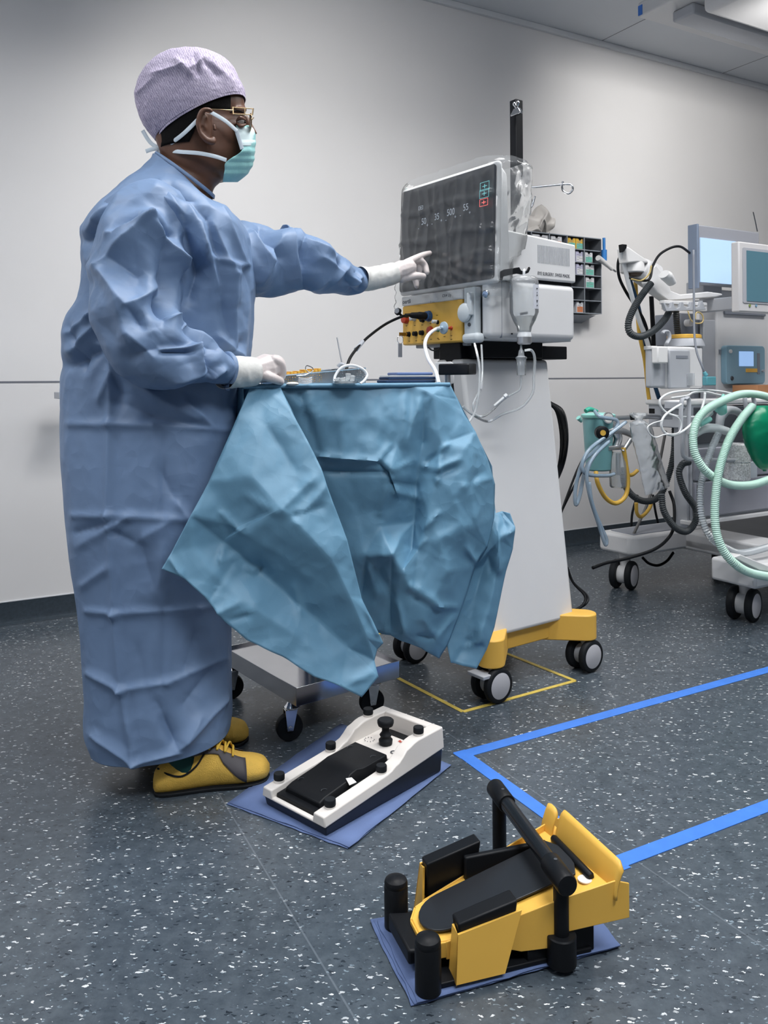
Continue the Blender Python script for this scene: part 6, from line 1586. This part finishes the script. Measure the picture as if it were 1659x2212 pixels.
# tower behind the worktop
pbox(1547, 625, 1700, 862, -1.00, -.90).build('tower_panel', M_WHITE2, an, bevel=.008)
pbox(1520, 690, 1547, 862, -.995, -.97).build('tower_column', M_LGREY, an, bevel=.005)
pbox(1500, 690, 1520, 862, -.96, -.93).build('tower_side', M_MGREY, an, bevel=.004)
pbox(1553, 665, 1690, 668, -1.003, -1.0).build('tower_seam', M_MGREY, an)
pbox(1567, 669, 1655, 679, -1.012, -1.0).build('handle_slot', M_MGREY, an, bevel=.004)
pbox(1554, 755, 1562, 764, -1.004, -1.0).build('symbol_plate', M_MGREY, an)
# flow unit, pale blue, with its little screen
a0, z1 = wa(1564.5, 746, -1.02); _, z0 = wa(1564.5, 830, -1.02); a1, _ = wa(1649, 830, -1.02)
bu = MB().prism(rrect(WF, a0, a1, z0, z1, -1.03, .02), WF.d(0, .03)).build('flow_unit', mat('unit_blue', (0.24, 0.40, 0.50), .4), an, bevel=.003, label='pale blue flow unit')
pbox(1598, 759, 1628, 791, -1.034, -1.03).build('small_screen', mat('lcd_blue', (0.2, 0.35, 0.6), .3, emis=(0.33, 0.52, 0.85), estr=.75), bu)
pbox(1636, 763, 1642, 808, -1.033, -1.03).build('flow_tube', M_MGREY, bu, bevel=.001)
pbox(1612, 796, 1636, 804, -1.033, -1.03).build('yellow_label', M_YEL, bu)
MB().lathe(PWb(1577, 759, -1.03), WF.d(0, -1), [(.009, 0), (.009, .006), (.007, .008)], 20).build('button', M_WHITE, bu)
MB().lathe(PWb(1646, 801, -1.03), WF.d(0, -1), [(.006, 0), (.007, .012)], 14).build('flow_knob', M_LGREY, bu)
MB().lathe(PWb(1581, 817, -1.03), WF.d(0, -1), [(.011, 0), (.009, .004)], 18).build('outlet', M_DGREY, bu)
# vaporizer block
vp = MB(); pbox(1408, 750, 1444, 838, -1.16, -1.12, vp); vp.build('gas_module', M_LGREY, an, bevel=.010, seg=3)
pbox(1408, 747, 1421, 755, -1.165, -1.12).build('module_lid', M_WHITE2, an, bevel=.003)
pbox(1421, 748, 1444, 785, -1.20, -1.165).build('module_latch', M_WHITE, an, bevel=.006)
pbox(1444, 748, 1520, 840, -1.18, -1.12).build('vaporizer', M_WHITE2, an, bevel=.012, seg=4, label='white anaesthetic vaporizer')
pbox(1446, 755, 1492, 840, -1.186, -1.17).build('vaporizer_front', M_LGREY, an, bevel=.006)
pbox(1486, 806, 1501, 833, -1.192, -1.18).build('sight_glass', film('sight_glass', (.7, .74, .8), .4, .1, 5, 0), an, bevel=.001)
pbox(1461, 768, 1486, 774, -1.1875, -1.18).build('vaporizer_print', M_MGREY, an)
dlc = PWb(1478, 745, -1.10)
dl = MB().lathe(dlc, (0, 0, 1), [(.085, -.008), (.083, .004), (.075, .022), (.072, .026)], 40).build('dial_base', M_LGREY, an, angle=50)
MB().lathe(dlc + Vector((0, 0, .026)), (0, 0, 1), [(.066, 0), (.072, .002), (.072, .014), (.066, .018), (.05, .019)], 40).build('dial_ring', M_YEL, dl, angle=40, label='yellow dial ring')
MB().tube(Pb([(1440, 742), (1446, 730), (1443, 717), (1434, 716), (1431, 720)], -1.15), .010, 12, 5, flat=(1, .6)).build('dial_lever', M_LGREY, an)
# top bar and hook rail
br_ = MB(); br_.prism([PWb(px, py, -1.12) for px, py in ((1408, 580), (1418, 572), (1440, 600), (1450, 628), (1470, 636), (1530, 630), (1560, 634), (1562, 638), (1545, 642), (1470, 648), (1445, 650), (1420, 632), (1404, 610))], WF.d(0, .05))
br_.build('arm_bracket', M_WHITE, an, bevel=.005, seg=3)
hk_ = MB(); pbox(1436, 648, 1528, 656, -1.16, -1.13, hk_)
pts = []
for i in range(4):
    c = 1445 + i * 21
    pts += [(c - 9, 655), (c - 5, 664), (c, 668), (c + 5, 664), (c + 7, 655)] if False else []
poly = [(1433, 654), (1440, 672), (1525, 669), (1518, 650), (1513, 651), (1511, 662), (1505, 664), (1499, 660), (1497, 652), (1492, 652), (1490, 663), (1484, 666), (1478, 661), (1476, 653), (1471, 653), (1469, 664), (1463, 667), (1457, 662), (1455, 653), (1451, 653), (1449, 664), (1444, 665), (1439, 660), (1437, 654)]
MB().prism([PWb(px, py, -1.17) for px, py in poly], WF.d(0, .015)).build('hook_rail', M_LGREY, an, bevel=.001)
hk_.build('hook_rail_back', M_WHITE, an, bevel=.003)
pbox(1436, 650, 1528, 668, -1.10, -1.08).build('hook_plate', M_WHITE, an, bevel=.003)
cm = MB(); cm.tube(Pb([(1408, 598), (1385, 585), (1378, 580)], -1.05), [.060, .055, .05], 20, 3); cm.build('boom_arm', M_WHITE2, an)
jh = MB(); jh.lathe(PWb(1366, 590, -1.05), (0, 0, 1), [(.045, 0), (.050, .004), (.050, .045), (.045, .052)], 30); jh.build('boom_joint', M_WHITE, an, angle=40)
MB().lathe(PWb(1369, 597, -1.05), (0, 0, 1), [(.034, 0), (.038, .018)], 24).build('joint_collar', mat('brown_metal', (0.10, 0.07, 0.05), .5), an)
ch_ = MB(); ch_.prism([PWb(px, py, -1.10) for px, py in ((1350, 534), (1358, 533), (1375, 545), (1400, 562), (1402, 568), (1378, 566), (1356, 568))], WF.d(0, .05)); ch_.build('boom_cover', M_WHITE, an, bevel=.006, seg=3)
MB().prism([PWb(px, py, -1.11) for px, py in ((1345, 527), (1355, 528), (1354, 536), (1347, 545))], WF.d(0, .025)).build('boom_tip', M_BLACK, an, bevel=.003)
lv = MB(); lv.tube(Pb([(1452, 612), (1440, 597), (1434, 592)], -1.17), [.022, .030, .026], 16, 4, flat=(1, .7)); lv.build('boom_lever', M_WHITE, an)
# monitors
def monitor(px0, py0, px1, py1, b, dpt, side, scr, scrm, lab):
    m = pbox(px0, py0, px1, py1, b, b + dpt).build('monitor', side, an, bevel=.006, seg=3, label=lab)
    a0, z1 = wa(scr[0], scr[1], b - .002); _, z0 = wa(scr[0], scr[3], b - .002); a1, _ = wa(scr[2], scr[3], b - .002)
    MB().box(WF, a0, a1, b - .0045, b, z0, z1).build('monitor_screen', scrm, m)
    return m
M_MON = mat('monitor_grey', (0.34, 0.35, 0.39), .4); M_MONL = mat('monitor_light', (0.62, 0.61, 0.62), .4)
m1 = monitor(1509, 485, 1641, 613, -1.08, .045, M_MON, (1512, 513, 1590, 609), mat('lcd_pale', (0.35, 0.5, 0.7), .12, emis=(0.34, 0.48, 0.66), estr=.75), 'grey monitor with a pale blue screen')
pbox(1506, 483, 1511, 622, -1.088, -1.036).build('side_frame', mat('monitor_blue_grey', (0.20, 0.25, 0.34), .4), m1, bevel=.002)
m2 = monitor(1596, 521, 1760, 673, -1.30, .04, M_MONL, (1612, 541, 1740, 650), mat('lcd_dark', (0.05, 0.11, 0.14), .15, emis=(0.045, 0.10, 0.13), estr=.9), 'light grey monitor with a dark teal screen, nearer than the blue one')
MB().prism(rrect(WF, wa(1605, 536, -1.304)[0], wa(1750, 536, -1.304)[0], wa(1605, 654, -1.304)[1], wa(1605, 534, -1.304)[1], -1.3025, .008), WF.d(0, .002)).build('bezel', mat('monitor_frame', (0.42, 0.43, 0.47), .4), m2)
for px, m_ in ((1619, mat('led_green', (0.22, 0.30, 0.08), .4)), (1633, mat('led_blue', (0.20, 0.36, 0.50), .4))):
    MB().lathe(PWb(px, 660, -1.30), WF.d(0, -1), [(.006, 0), (.006, .003)], 16).build('monitor_button', m_, m2)
pbox(1586, 640, 1600, 668, -1.22, -1.0).build('monitor_mount', M_LGREY, an, bevel=.004)
pbox(1520, 606, 1560, 640, -1.0, -.9).build('monitor_neck', M_LGREY, an, bevel=.004)
MB().tube(Pb([(1627, 458), (1632, 480), (1636, 500)], -1.0), .0025, 8, 3).build('antenna', M_DGREY, an)
MB().lathe(PWb(1482, 698, -1.0), WF.d(0, -1), [(.016, 0), (.016, .03), (.012, .034)], 20).build('column_knob', M_WHITE2, an)
pbox(1470, 676, 1500, 745, -.99, -.84).build('inner_column', M_MGREY, an, bevel=.004)
# canister with soda lime granules
so_ = PWb(1592, 1036, -1.30)
cn = thing('absorber_canister', 'clear canister filled with white granules under the breathing hoses', 'canister', so_)
hC = PWb(1592, 960, -1.30).z - so_.z; MB().lathe(so_, (0, 0, 1), [(.048, 0), (.053, .004), (.053, hC * .48), (.048, hC * .5), (.053, hC * .52), (.053, hC), (.045, hC + .004)], 36).build('granule_filling', mat('granules', (0.80, 0.81, 0.82), .85, var=.35, vscale=150, bump=.8, bscale=260), cn, angle=40)
pbox(1606, 1000, 1636, 1034, -1.345, -1.33).build('canister_label', mat('label_pale', (0.60, 0.66, 0.72), .5), cn, bevel=.001)
pbox(1608, 1001, 1614, 1012, -1.348, -1.345).build('orange_mark', mat('carton_orange', (0, 0, 0)), cn)
# black breathing connectors
cn2 = MB(); cn2.tube(Pb([(1554, 922), (1556, 905), (1560, 895), (1572, 886), (1590, 888), (1600, 896)], -1.34), [.016, .018, .020, .018, .016, .014], 14, 5)
tag(cn2.build('elbow_pipe', M_LGREY, angle=60), 'bent light grey breathing pipe below the worktop', 'pipe')
yp2 = MB(); yp2.tube(Pb([(1500, 935), (1520, 926), (1545, 925), (1572, 932)], -1.38), [.020, .018, .018, .016], 14, 5); yp2.tube(Pb([(1508, 918), (1520, 900), (1534, 890)], -1.36), [.014, .018, .015], 14, 5)
tag(yp2.build('breathing_connector', mat('tube_offwhite', (0.62, 0.66, 0.68), .4), angle=60), 'off-white Y-shaped breathing tube connector between the green hoses', 'connector')

# ---------------------------------------------------------------- hoses and cables on the workstation
def cable(name, m, pts, b, r, lab, cat='cable', corr=None, group=None, n=10, k=8, flat=None):
    mb = MB(); mb.tube(Pb(pts, b), r, n, k, corr=corr, flat=flat)
    return tag(mb.build(name, m, angle=180 if corr is None else 60), lab, cat, group)
M_HG = mat('hose_green', (0.46, 0.68, 0.59), .35)
M_HC = film('hose_clear', (0.62, 0.68, 0.72), .45, .15, 10, 0)
M_GREYH = mat('hose_dark_grey', (0.040, 0.048, 0.054), .5)
cable('breathing_hose', M_HG, [(1690, 872, -1.36), (1650, 855, -1.38), (1605, 851, -1.40), (1560, 866, -1.42), (1520, 890, -1.44), (1500, 925, -1.46), (1500, 975, -1.48), (1525, 1018, -1.5), (1570, 1045, -1.5), (1620, 1048, -1.5), (1665, 1035, -1.5), (1700, 1020, -1.5)], -1.45, .0150, 'pale green corrugated hose making the short upper loop over the worktop edge', 'hose', (.007, .0012), 'pale green breathing hoses')
cable('breathing_hose', M_HG, [(1625, 878, -1.46), (1602, 905, -1.48), (1575, 950, -1.50), (1555, 1010, -1.52), (1545, 1080, -1.54), (1546, 1140, -1.56), (1560, 1185, -1.58), (1590, 1220, -1.60), (1630, 1240, -1.60), (1700, 1250, -1.58)], -1.5, .0152, 'pale green corrugated hose hanging in the long loop almost to the castors', 'hose', (.007, .0012), 'pale green breathing hoses')
cable('clear_hose', M_HC, [(1551, 938, -1.40), (1535, 975, -1.42), (1517, 1030, -1.44), (1512, 1080, -1.46), (1518, 1125, -1.48), (1535, 1160, -1.5), (1570, 1185, -1.5), (1610, 1194, -1.5), (1700, 1170, -1.5)], -1.45, .0125, 'clear ribbed hose hanging left of the pale green hoses', 'hose', (.009, .0018))
cable('suction_hose', M_GREYH, [(1406, 612), (1385, 640), (1366, 672), (1357, 700), (1362, 720), (1384, 727), (1412, 714), (1436, 690), (1448, 668)], -1.14, .0135, 'dark grey corrugated hose looping under the white boom arm', 'hose', (.008, .0016), 'dark grey corrugated hoses')
cable('suction_hose', M_GREYH, [(1460, 670), (1462, 700), (1466, 738)], -1.08, .0135, 'dark grey corrugated hose dropping straight behind the yellow dial', 'hose', (.008, .0016), 'dark grey corrugated hoses')
cable('suction_hose', M_GREYH, [(1345, 1010, -1.12), (1349, 1045, -1.12), (1368, 1072, -1.12), (1395, 1083, -1.12), (1422, 1074, -1.12), (1440, 1040, -1.12), (1455, 980, -1.12), (1458, 900, -1.14)], -1.12, .0125, 'dark grey corrugated hose curving under the clear bag to the worktop', 'hose', (.008, .0016), 'dark grey corrugated hoses')
cable('suction_hose', M_GREYH, [(1429, 1068), (1434, 1104), (1457, 1138), (1483, 1148), (1502, 1127), (1502, 1098), (1480, 1064), (1467, 1025), (1474, 1003), (1488, 998)], -1.28, .0125, 'dark grey corrugated hose in an S-shaped loop beside the post near the chassis', 'hose', (.008, .0016), 'dark grey corrugated hoses')
def K3(x, y, b=-1.34): return (1380 + x / 5.946, 700 + y / 5.946, b)
cable('white_tube', M_PVCW, [K3(850, 880), K3(835, 1000), K3(760, 1190), K3(600, 1350), K3(450, 1428), K3(330, 1390), K3(288, 1290), K3(330, 1180), K3(450, 1085), K3(545, 1030)], -1.3, .0048, 'white tube hanging in the largest loop from the left of the worktop', 'tubing', None, 'white tubes on the worktop')
cable('white_tube', M_PVCW, [K3(1250, 905, -1.28), K3(1000, 858, -1.28), K3(700, 850, -1.28), K3(420, 880, -1.28), K3(290, 950, -1.28), K3(268, 1020, -1.28), K3(320, 1110, -1.28), K3(420, 1165, -1.28), K3(600, 1195, -1.28), K3(760, 1190, -1.28)], -1.3, .0045, 'white tube lying in the wide flat loop over the worktop edge', 'tubing', None, 'white tubes on the worktop')
cable('white_tube', M_PVCW, [K3(1400, 890, -1.26), K3(1100, 920, -1.26), K3(850, 870, -1.26), K3(700, 880, -1.26), K3(620, 920, -1.26), K3(420, 950, -1.26)], -1.3, .0045, 'white tube lying flat along the back of the worktop', 'tubing', None, 'white tubes on the worktop')
cable('white_tube', M_PVCW, [K3(300, 1240, -1.35), K3(180, 1275, -1.35), K3(110, 1330, -1.35), K3(140, 1410, -1.35), K3(220, 1455, -1.35), K3(330, 1420, -1.35), K3(500, 1400, -1.35), K3(545, 1300, -1.35), K3(510, 1210, -1.35), K3(440, 1170, -1.35)], -1.3, .0026, 'thinnest white tube in two small loops below the worktop corner', 'tubing', None, 'white tubes on the worktop')
cable('white_tube', M_PVCW, [K3(1050, 1040, -1.40), K3(930, 1120, -1.40), K3(840, 1200, -1.40), K3(780, 1300, -1.40), K3(720, 1420, -1.42)], -1.4, .0035, 'short white tube slanting down to the green breathing hose', 'tubing', None, 'white tubes on the worktop')
cable('sensor_cable', M_MGREY, [(1498, 540, -1.22), (1499, 640, -1.24), (1500, 720, -1.26), (1505, 760, -1.28), (1516, 790, -1.30), (1522, 806, -1.30)], -1.2, .0045, 'grey sensor cable hanging from the monitor to the teal plug', 'cable')
tpq = MB(); A_, B_ = PWb(1521, 803, -1.30), PWb(1531, 822, -1.31); tpq.tube([A_, A_.lerp(B_, .5)], [.007, .010], 12, 1)
c = PWb(1532, 823, -1.31); tpq.hexa([c + WF.d(x, y, z) for z, sgn in ((-.018, 0), (.018, 1)) for x, y in ((-.028, -.012), (.028, -.012), (.028, .012), (-.028, .012))]); 
tag(tpq.build('sensor_plug', mat('plastic_teal', (0.10, 0.32, 0.38), .4), bevel=.003), 'teal block-shaped plug at the end of the grey sensor cable', 'plug')
cable('boom_cable', M_BLACK, [(1360, 600), (1400, 605, -1.18), (1410, 575, -1.16), (1425, 550, -1.1), (1450, 535, -1.1), (1470, 533, -1.1), (1488, 545, -1.05), (1500, 555, -1.0)], -1.16, .0055, 'black cable arching from the boom joint to the grey monitor', 'cable')
cable('boom_cable', mat('cable_ochre', (0.42, 0.32, 0.12), .5), [(1364, 603), (1385, 606), (1402, 592), (1407, 574)], -1.19, .0035, 'ochre cable wrapped round the boom arm', 'cable')
cable('supply_hose', M_BLACK, [(1342, 545, -1.05), (1335, 570, -1.04), (1338, 600, -1.03), (1352, 630, -1.0), (1368, 655, -1.0), (1390, 690, -1.0), (1402, 730, -1.0), (1405, 760, -.98)], -1.0, .0065, 'black supply hose falling from the boom tip behind the corrugated loop', 'hose', None, 'supply hoses from the boom')
cable('supply_hose', M_PVCW, [(1340, 535, -1.08), (1350, 580, -1.06), (1365, 640, -1.04), (1380, 690, -1.02), (1395, 730, -1.0), (1404, 760, -.99)], -1.0, .010, 'thick white supply hose falling from the boom tip', 'hose', None, 'supply hoses from the boom')
cable('supply_hose', mat('hose_navy', (0.015, 0.06, 0.13), .5), [(1348, 540, -1.04), (1356, 590, -1.03), (1378, 660, -1.0), (1392, 730, -.97), (1405, 800, -.95), (1424, 862, -.93)], -1.0, .0095, 'navy blue supply hose falling from the boom tip beside the white one', 'hose', None, 'supply hoses from the boom')
cable('supply_hose', mat('hose_yellow', (0.62, 0.38, 0.06), .45), [(1372, 600, -.98), (1376, 660, -.98), (1381, 720, -.98), (1393, 780, -.95), (1399, 840, -.92), (1403, 868, -.92)], -1.0, .0085, 'yellow supply hose dropping from the boom to the worktop', 'hose', None, 'supply hoses from the boom')
MB_ = MB(); MB_.tube(Pb([(1407, 640), (1410, 700), (1412, 752)], -.98), .010, 10, 2); tag(MB_.build('support_pole', M_BLACK), 'slim black pole under the boom arm', 'pole')
cable('thin_loop', mat('tube_amber', (0.55, 0.42, 0.18), .4), [(1486, 672), (1492, 690), (1502, 698), (1516, 697), (1519, 686), (1513, 676), (1504, 676), (1502, 690)], -1.19, .0028, 'thin amber tube loop under the hook rail', 'tubing')
# ---------------------------------------------------------------- suction unit and bag on the left of the workstation
def K6(x, y, b): return (1200 + x / 3.614, 820 + y / 3.614, b)
sb = -1.10
can2 = thing('suction_canister', 'teal suction canister hanging beside the left end of the worktop', 'canister', PWb(1292, 1018, sb))
q0, q1 = PWb(1293, 1016, sb), PWb(1290, 900, sb); hh_ = q1.z - q0.z
MB().lathe(q0, (0, 0, 1), [(.044, 0), (.050, .006), (.062, hh_ * .95), (.062, hh_)], 36).build('canister_body', mat('canister_teal', (0.16, 0.36, 0.38), .35), can2, angle=40)
MB().lathe(q0 + Vector((0, 0, hh_)), (0, 0, 1), [(.066, -.004), (.068, 0), (.068, .008), (.060, .012), (.03, .016)], 36).build('canister_lid', mat('lid_mint', (0.28, 0.62, 0.57), .35), can2, angle=40)
MB().tube(Pb([(1265, 888), (1274, 884), (1290, 888)], sb - .05), [.009, .010, .006], 12, 4).build('lid_spout', mat('spout_green', (0.04, 0.40, 0.28), .4), can2)
MB().tube(Pb([(1249, 902), (1254, 908), (1256, 912)], sb - .03), [.010, .008, .004], 12, 3).build('lid_port', mat('lid_mint', (0, 0, 0)), can2)
rg_ = thing('suction_regulator', 'metal suction regulator with round gauge and yellow-centred black knob', 'regulator', PWb(1325, 985, sb - .05))
gc = PWb(1314, 903, sb - .07)
MB().lathe(gc, WF.d(-.35, -1), [(.021, -.012), (.023, 0), (.022, .004)], 28).build('gauge', M_CHR, rg_, angle=40)
MB().lathe(gc + WF.d(-.35, -1).normalized() * .004, WF.d(-.35, -1), [(.018, 0), (.018, .0008)], 24).build('gauge_face', mat('gauge_face', (0.6, 0.6, 0.58), .4), rg_)
kc = PWb(1302, 935, sb - .12); kd = WF.d(-.55, -1).normalized()
MB().lathe(kc, kd, [(.022, -.030), (.026, -.026), (.026, 0), (.022, .003)], 24).build('control_knob', M_BLACK, rg_, angle=40)
MB().lathe(kc + kd * .003, kd, [(.011, 0), (.011, .002)], 18).build('knob_centre', mat('hose_yellow', (0, 0, 0)), rg_)
rb = MB(); rb.tube(Pb([(1314, 905), (1325, 925), (1335, 945), (1330, 968)], sb - .04), [.014, .020, .018, .016], 14, 4); rb.tube(Pb([(1305, 932), (1340, 930), (1365, 940)], sb - .05), [.012, .014, .012], 12, 3)
rb.tube(Pb([(1312, 968), (1352, 966)], sb - .05), .010, 12, 1); rb.tube(Pb([(1362, 950), (1345, 975)], sb - .08), [.010, .008], 12, 1)
rb.build('valve_block', M_ALU, rg_, angle=50)
jar = PWb(1336, 1053, sb - .05); hj = PWb(1336, 975, sb - .05).z - jar.z
MB().lathe(jar, (0, 0, 1), [(.030, 0), (.035, .006), (.037, hj * .7), (.030, hj * .9), (.026, hj)], 28).build('jar', film('jar_clear', (0.6, 0.66, 0.7), .35, .08, 8, .05), rg_, angle=50)
MB().tube([jar + Vector((0, 0, hj * .95)), jar + Vector((0, 0, hj * .35))], .010, 12, 1).build('jar_float', M_ALU, rg_)
MB().tube(Pb([(1366, 893), (1368, 906)], sb - .06), .012, 10, 1).build('black_coupling', M_BLACK, rg_)
MB().tube([PWb(1330, 903, sb), PWb(1400, 900, sb), PWb(1445, 903, sb)], .010, 10, 3).build('side_rail', M_ALU, an)
M_TB = film('tube_blue', (0.38, 0.52, 0.66), .6, .15, 10, 0)
cable('suction_tube', M_TB, [K6(300, 240, -1.15), K6(350, 290, -1.2), K6(480, 320, -1.2), K6(450, 410, -1.2), K6(300, 560, -1.2), K6(210, 650, -1.2), K6(155, 850, -1.2), K6(158, 975, -1.2), K6(190, 900, -1.2), K6(235, 700, -1.2), K6(330, 560, -1.2)], -1.2, .0075, 'pale blue suction tube in the leftmost hanging loop', 'tubing', None, 'pale blue suction tubes')
cable('suction_tube', M_TB, [K6(550, 330, -1.22), K6(430, 420, -1.22), K6(270, 540, -1.22), K6(205, 670, -1.22), K6(250, 740, -1.22), K6(400, 750, -1.20), K6(460, 735, -1.18)], -1.2, .0075, 'pale blue suction tube crossing low in front of the teal canister', 'tubing', None, 'pale blue suction tubes')
cable('suction_tube', M_TB, [K6(420, 480, -1.25), K6(300, 600, -1.25), K6(245, 740, -1.25), K6(270, 920, -1.25), K6(330, 1110, -1.25), K6(370, 1240, -1.25), K6(392, 1290, -1.25), K6(396, 1240, -1.25), K6(345, 1120, -1.25), K6(285, 960, -1.25), K6(262, 800, -1.25)], -1.2, .0070, 'pale blue suction tube hanging lowest, its tip close to the chassis', 'tubing', None, 'pale blue suction tubes')
M_HY = mat('hose_yellow', (0, 0, 0))
cable('yellow_hose', M_HY, [K6(530, 530, -1.18), K6(548, 650, -1.18), K6(565, 790, -1.18), K6(545, 910, -1.18), K6(470, 965, -1.18), K6(390, 920, -1.18), K6(330, 810, -1.18), K6(315, 720, -1.16)], -1.2, .0090, 'yellow hose hanging in a deep loop below the regulator', 'hose', None, 'yellow hoses below the regulator')
cable('yellow_hose', M_HY, [K6(640, 710, -1.08), K6(590, 745, -1.08), K6(520, 730, -1.08)], -1.2, .0080, 'short yellow hose piece running behind the clear jar', 'hose', None, 'yellow hoses below the regulator')
cable('yellow_hose', M_HY, [K6(630, 960, -1.0), K6(635, 1040, -1.0), K6(670, 1070, -1.0), K6(730, 1010, -1.0), K6(755, 940, -1.0)], -1.2, .0080, 'yellow hose in the small U below the clear bag', 'hose', None, 'yellow hoses below the regulator')
cable('floor_cable', M_BLACK, [K6(890, 870, -1.15), K6(925, 980, -1.18), K6(922, 1150, -1.25), K6(870, 1250, -1.25), K6(760, 1330, -1.25), K6(560, 1395, -1.22), K6(400, 1430, -1.20), K6(290, 1470, -1.2)], -1.2, .0065, 'black cable draped over the chassis with its end at the left castor', 'cable', None, 'black cables round the chassis')
cable('floor_cable', M_BLACK, [K6(680, 1390, -.85), K6(730, 1435, -.85), K6(800, 1450, -.85), K6(870, 1415, -.85), K6(920, 1350, -.85)], -1.2, .0065, 'black cable sagging under the chassis arm', 'cable', None, 'black cables round the chassis')
cable('floor_cable', M_BLACK, [K6(640, 900, -.65), K6(600, 1040, -.65), K6(590, 1180, -.65)], -1.2, .0060, 'leftmost black cable hanging before the wall skirting', 'cable', None, 'black cables before the skirting')
cable('floor_cable', M_BLACK, [K6(760, 900, -.6), K6(780, 1030, -.6), K6(808, 1150, -.6)], -1.2, .0060, 'rightmost black cable hanging before the wall skirting', 'cable', None, 'black cables before the skirting')
cable('floor_cable', mat('cable_grey', (0.12, 0.12, 0.12), .5), [K6(860, 400, -.9), K6(800, 700, -.9), K6(720, 960, -.9), K6(650, 1120, -.9), K6(605, 1215, -.9)], -1.2, .0065, 'dark grey cable slanting down into the chassis tray', 'cable', None, 'black cables before the skirting')
cable('wall_cable', M_BLACK, [(1262, 985, -.3), (1245, 1020, -.3), (1222, 1080, -.3), (1205, 1130, -.3)], -1.2, .006, 'upper black cable slanting behind the console column', 'cable')
cable('wall_cable', M_BLACK, [(1256, 1020, -.28), (1240, 1050, -.28), (1215, 1100, -.28), (1200, 1130, -.28)], -1.2, .006, 'lower black cable slanting behind the console column', 'cable')
# clear bag hanging from the rail
G = np.zeros((60, 60, 3))
for i in range(60):
    t = i / 59; yl, xl = 912 + 158 * t, 1360 + 34 * t; xr_ = 1404 + 42 * t; yr_ = 915 + 135 * t; dep = .028 - .018 * t
    for j in range(60):
        th = 2 * PI * j / 60; c, s = math.cos(th), math.sin(th)
        u = (c + 1) / 2; p = PWb(xl + (xr_ - xl) * u, yl + (yr_ - yl) * u, -1.22) + WF.d(0, dep * s)
        G[i, j] = p
G = fabricate(G, True, 12, .012, 55, big=.01); 
cbg = thing('clear_bag', 'long clear plastic bag hanging knotted from the worktop rail', 'plastic bag', PWb(1390, 1070, -1.22))
grid_mesh(G, 'bag_sheet', film('bag_clear', (0.66, 0.70, 0.76), .38, .22, 10, .15), cbg)
G = np.zeros((30, 50, 3))
for i in range(30):
    t = i / 29; r = .040 * (1 - .35 * math.sin(t * PI)) + .008 * math.sin(t * 9)
    for j in range(50):
        th = 2 * PI * j / 50; p = PWb(1379 + 2 * t, 892 + 26 * t, -1.22) + WF.d(r * math.cos(th), r * .6 * math.sin(th)); G[i, j] = p
G = fabricate(G, True, 40, .016, 57); grid_mesh(G, 'bag_knot', film('bag_clear2', (0.72, 0.75, 0.78), .45, .12, 60, .6), cbg)
# green breathing bag and mint valve
G = np.zeros((60, 80, 3))
for i in range(60):
    t = i / 59; y = 876 + 142 * t; hw = 46 * (math.sin(PI * min(1, t * 1.0 + .02)) ** .55) * (1 - .45 * t) + 4
    for j in range(80):
        th = 2 * PI * j / 80; p = PWb(1652 + hw * math.cos(th), y, -1.46) + WF.d(0, hw / F_PX * 3.4 * .7 * math.sin(th)); G[i, j] = p
G = fabricate(G, True, 8, .012, 59)
tag(grid_mesh(G, 'breathing_bag', mat('rubber_green', (0.0, 0.20, 0.10), .32), None, capped=True, origin=PWb(1652, 1018, -1.46)), 'dark green rubber breathing bag hanging at the right edge', 'breathing bag')
mv = MB(); M_MINT = mat('plastic_mint', (0.24, 0.58, 0.52), .3)
mv.tube(Pb([(1551, 868), (1556, 880), (1562, 892)], -1.40), [.022, .026, .017], 14, 3); mv.tube(Pb([(1563, 852), (1558, 868)], -1.40), [.006, .008], 8, 1)
tag(mv.build('valve_fitting', M_MINT, angle=50), 'mint green valve fitting at the edge of the worktop', 'fitting')
mv = MB(); mv.tube(Pb([(1513, 918), (1528, 908), (1534, 905)], -1.42), [.008, .012, .010], 12, 3); tag(mv.build('valve_fitting', M_MINT, angle=50), 'small mint green fitting on the off-white Y connector', 'fitting')
cbx = pbox(1636, 832, 1700, 850, -1.18, -1.05); tag(cbx.build('cardboard_box', mat('cardboard', (0.40, 0.19, 0.09), .8), bevel=.001), 'brown cardboard box on the worktop at the right edge', 'box')
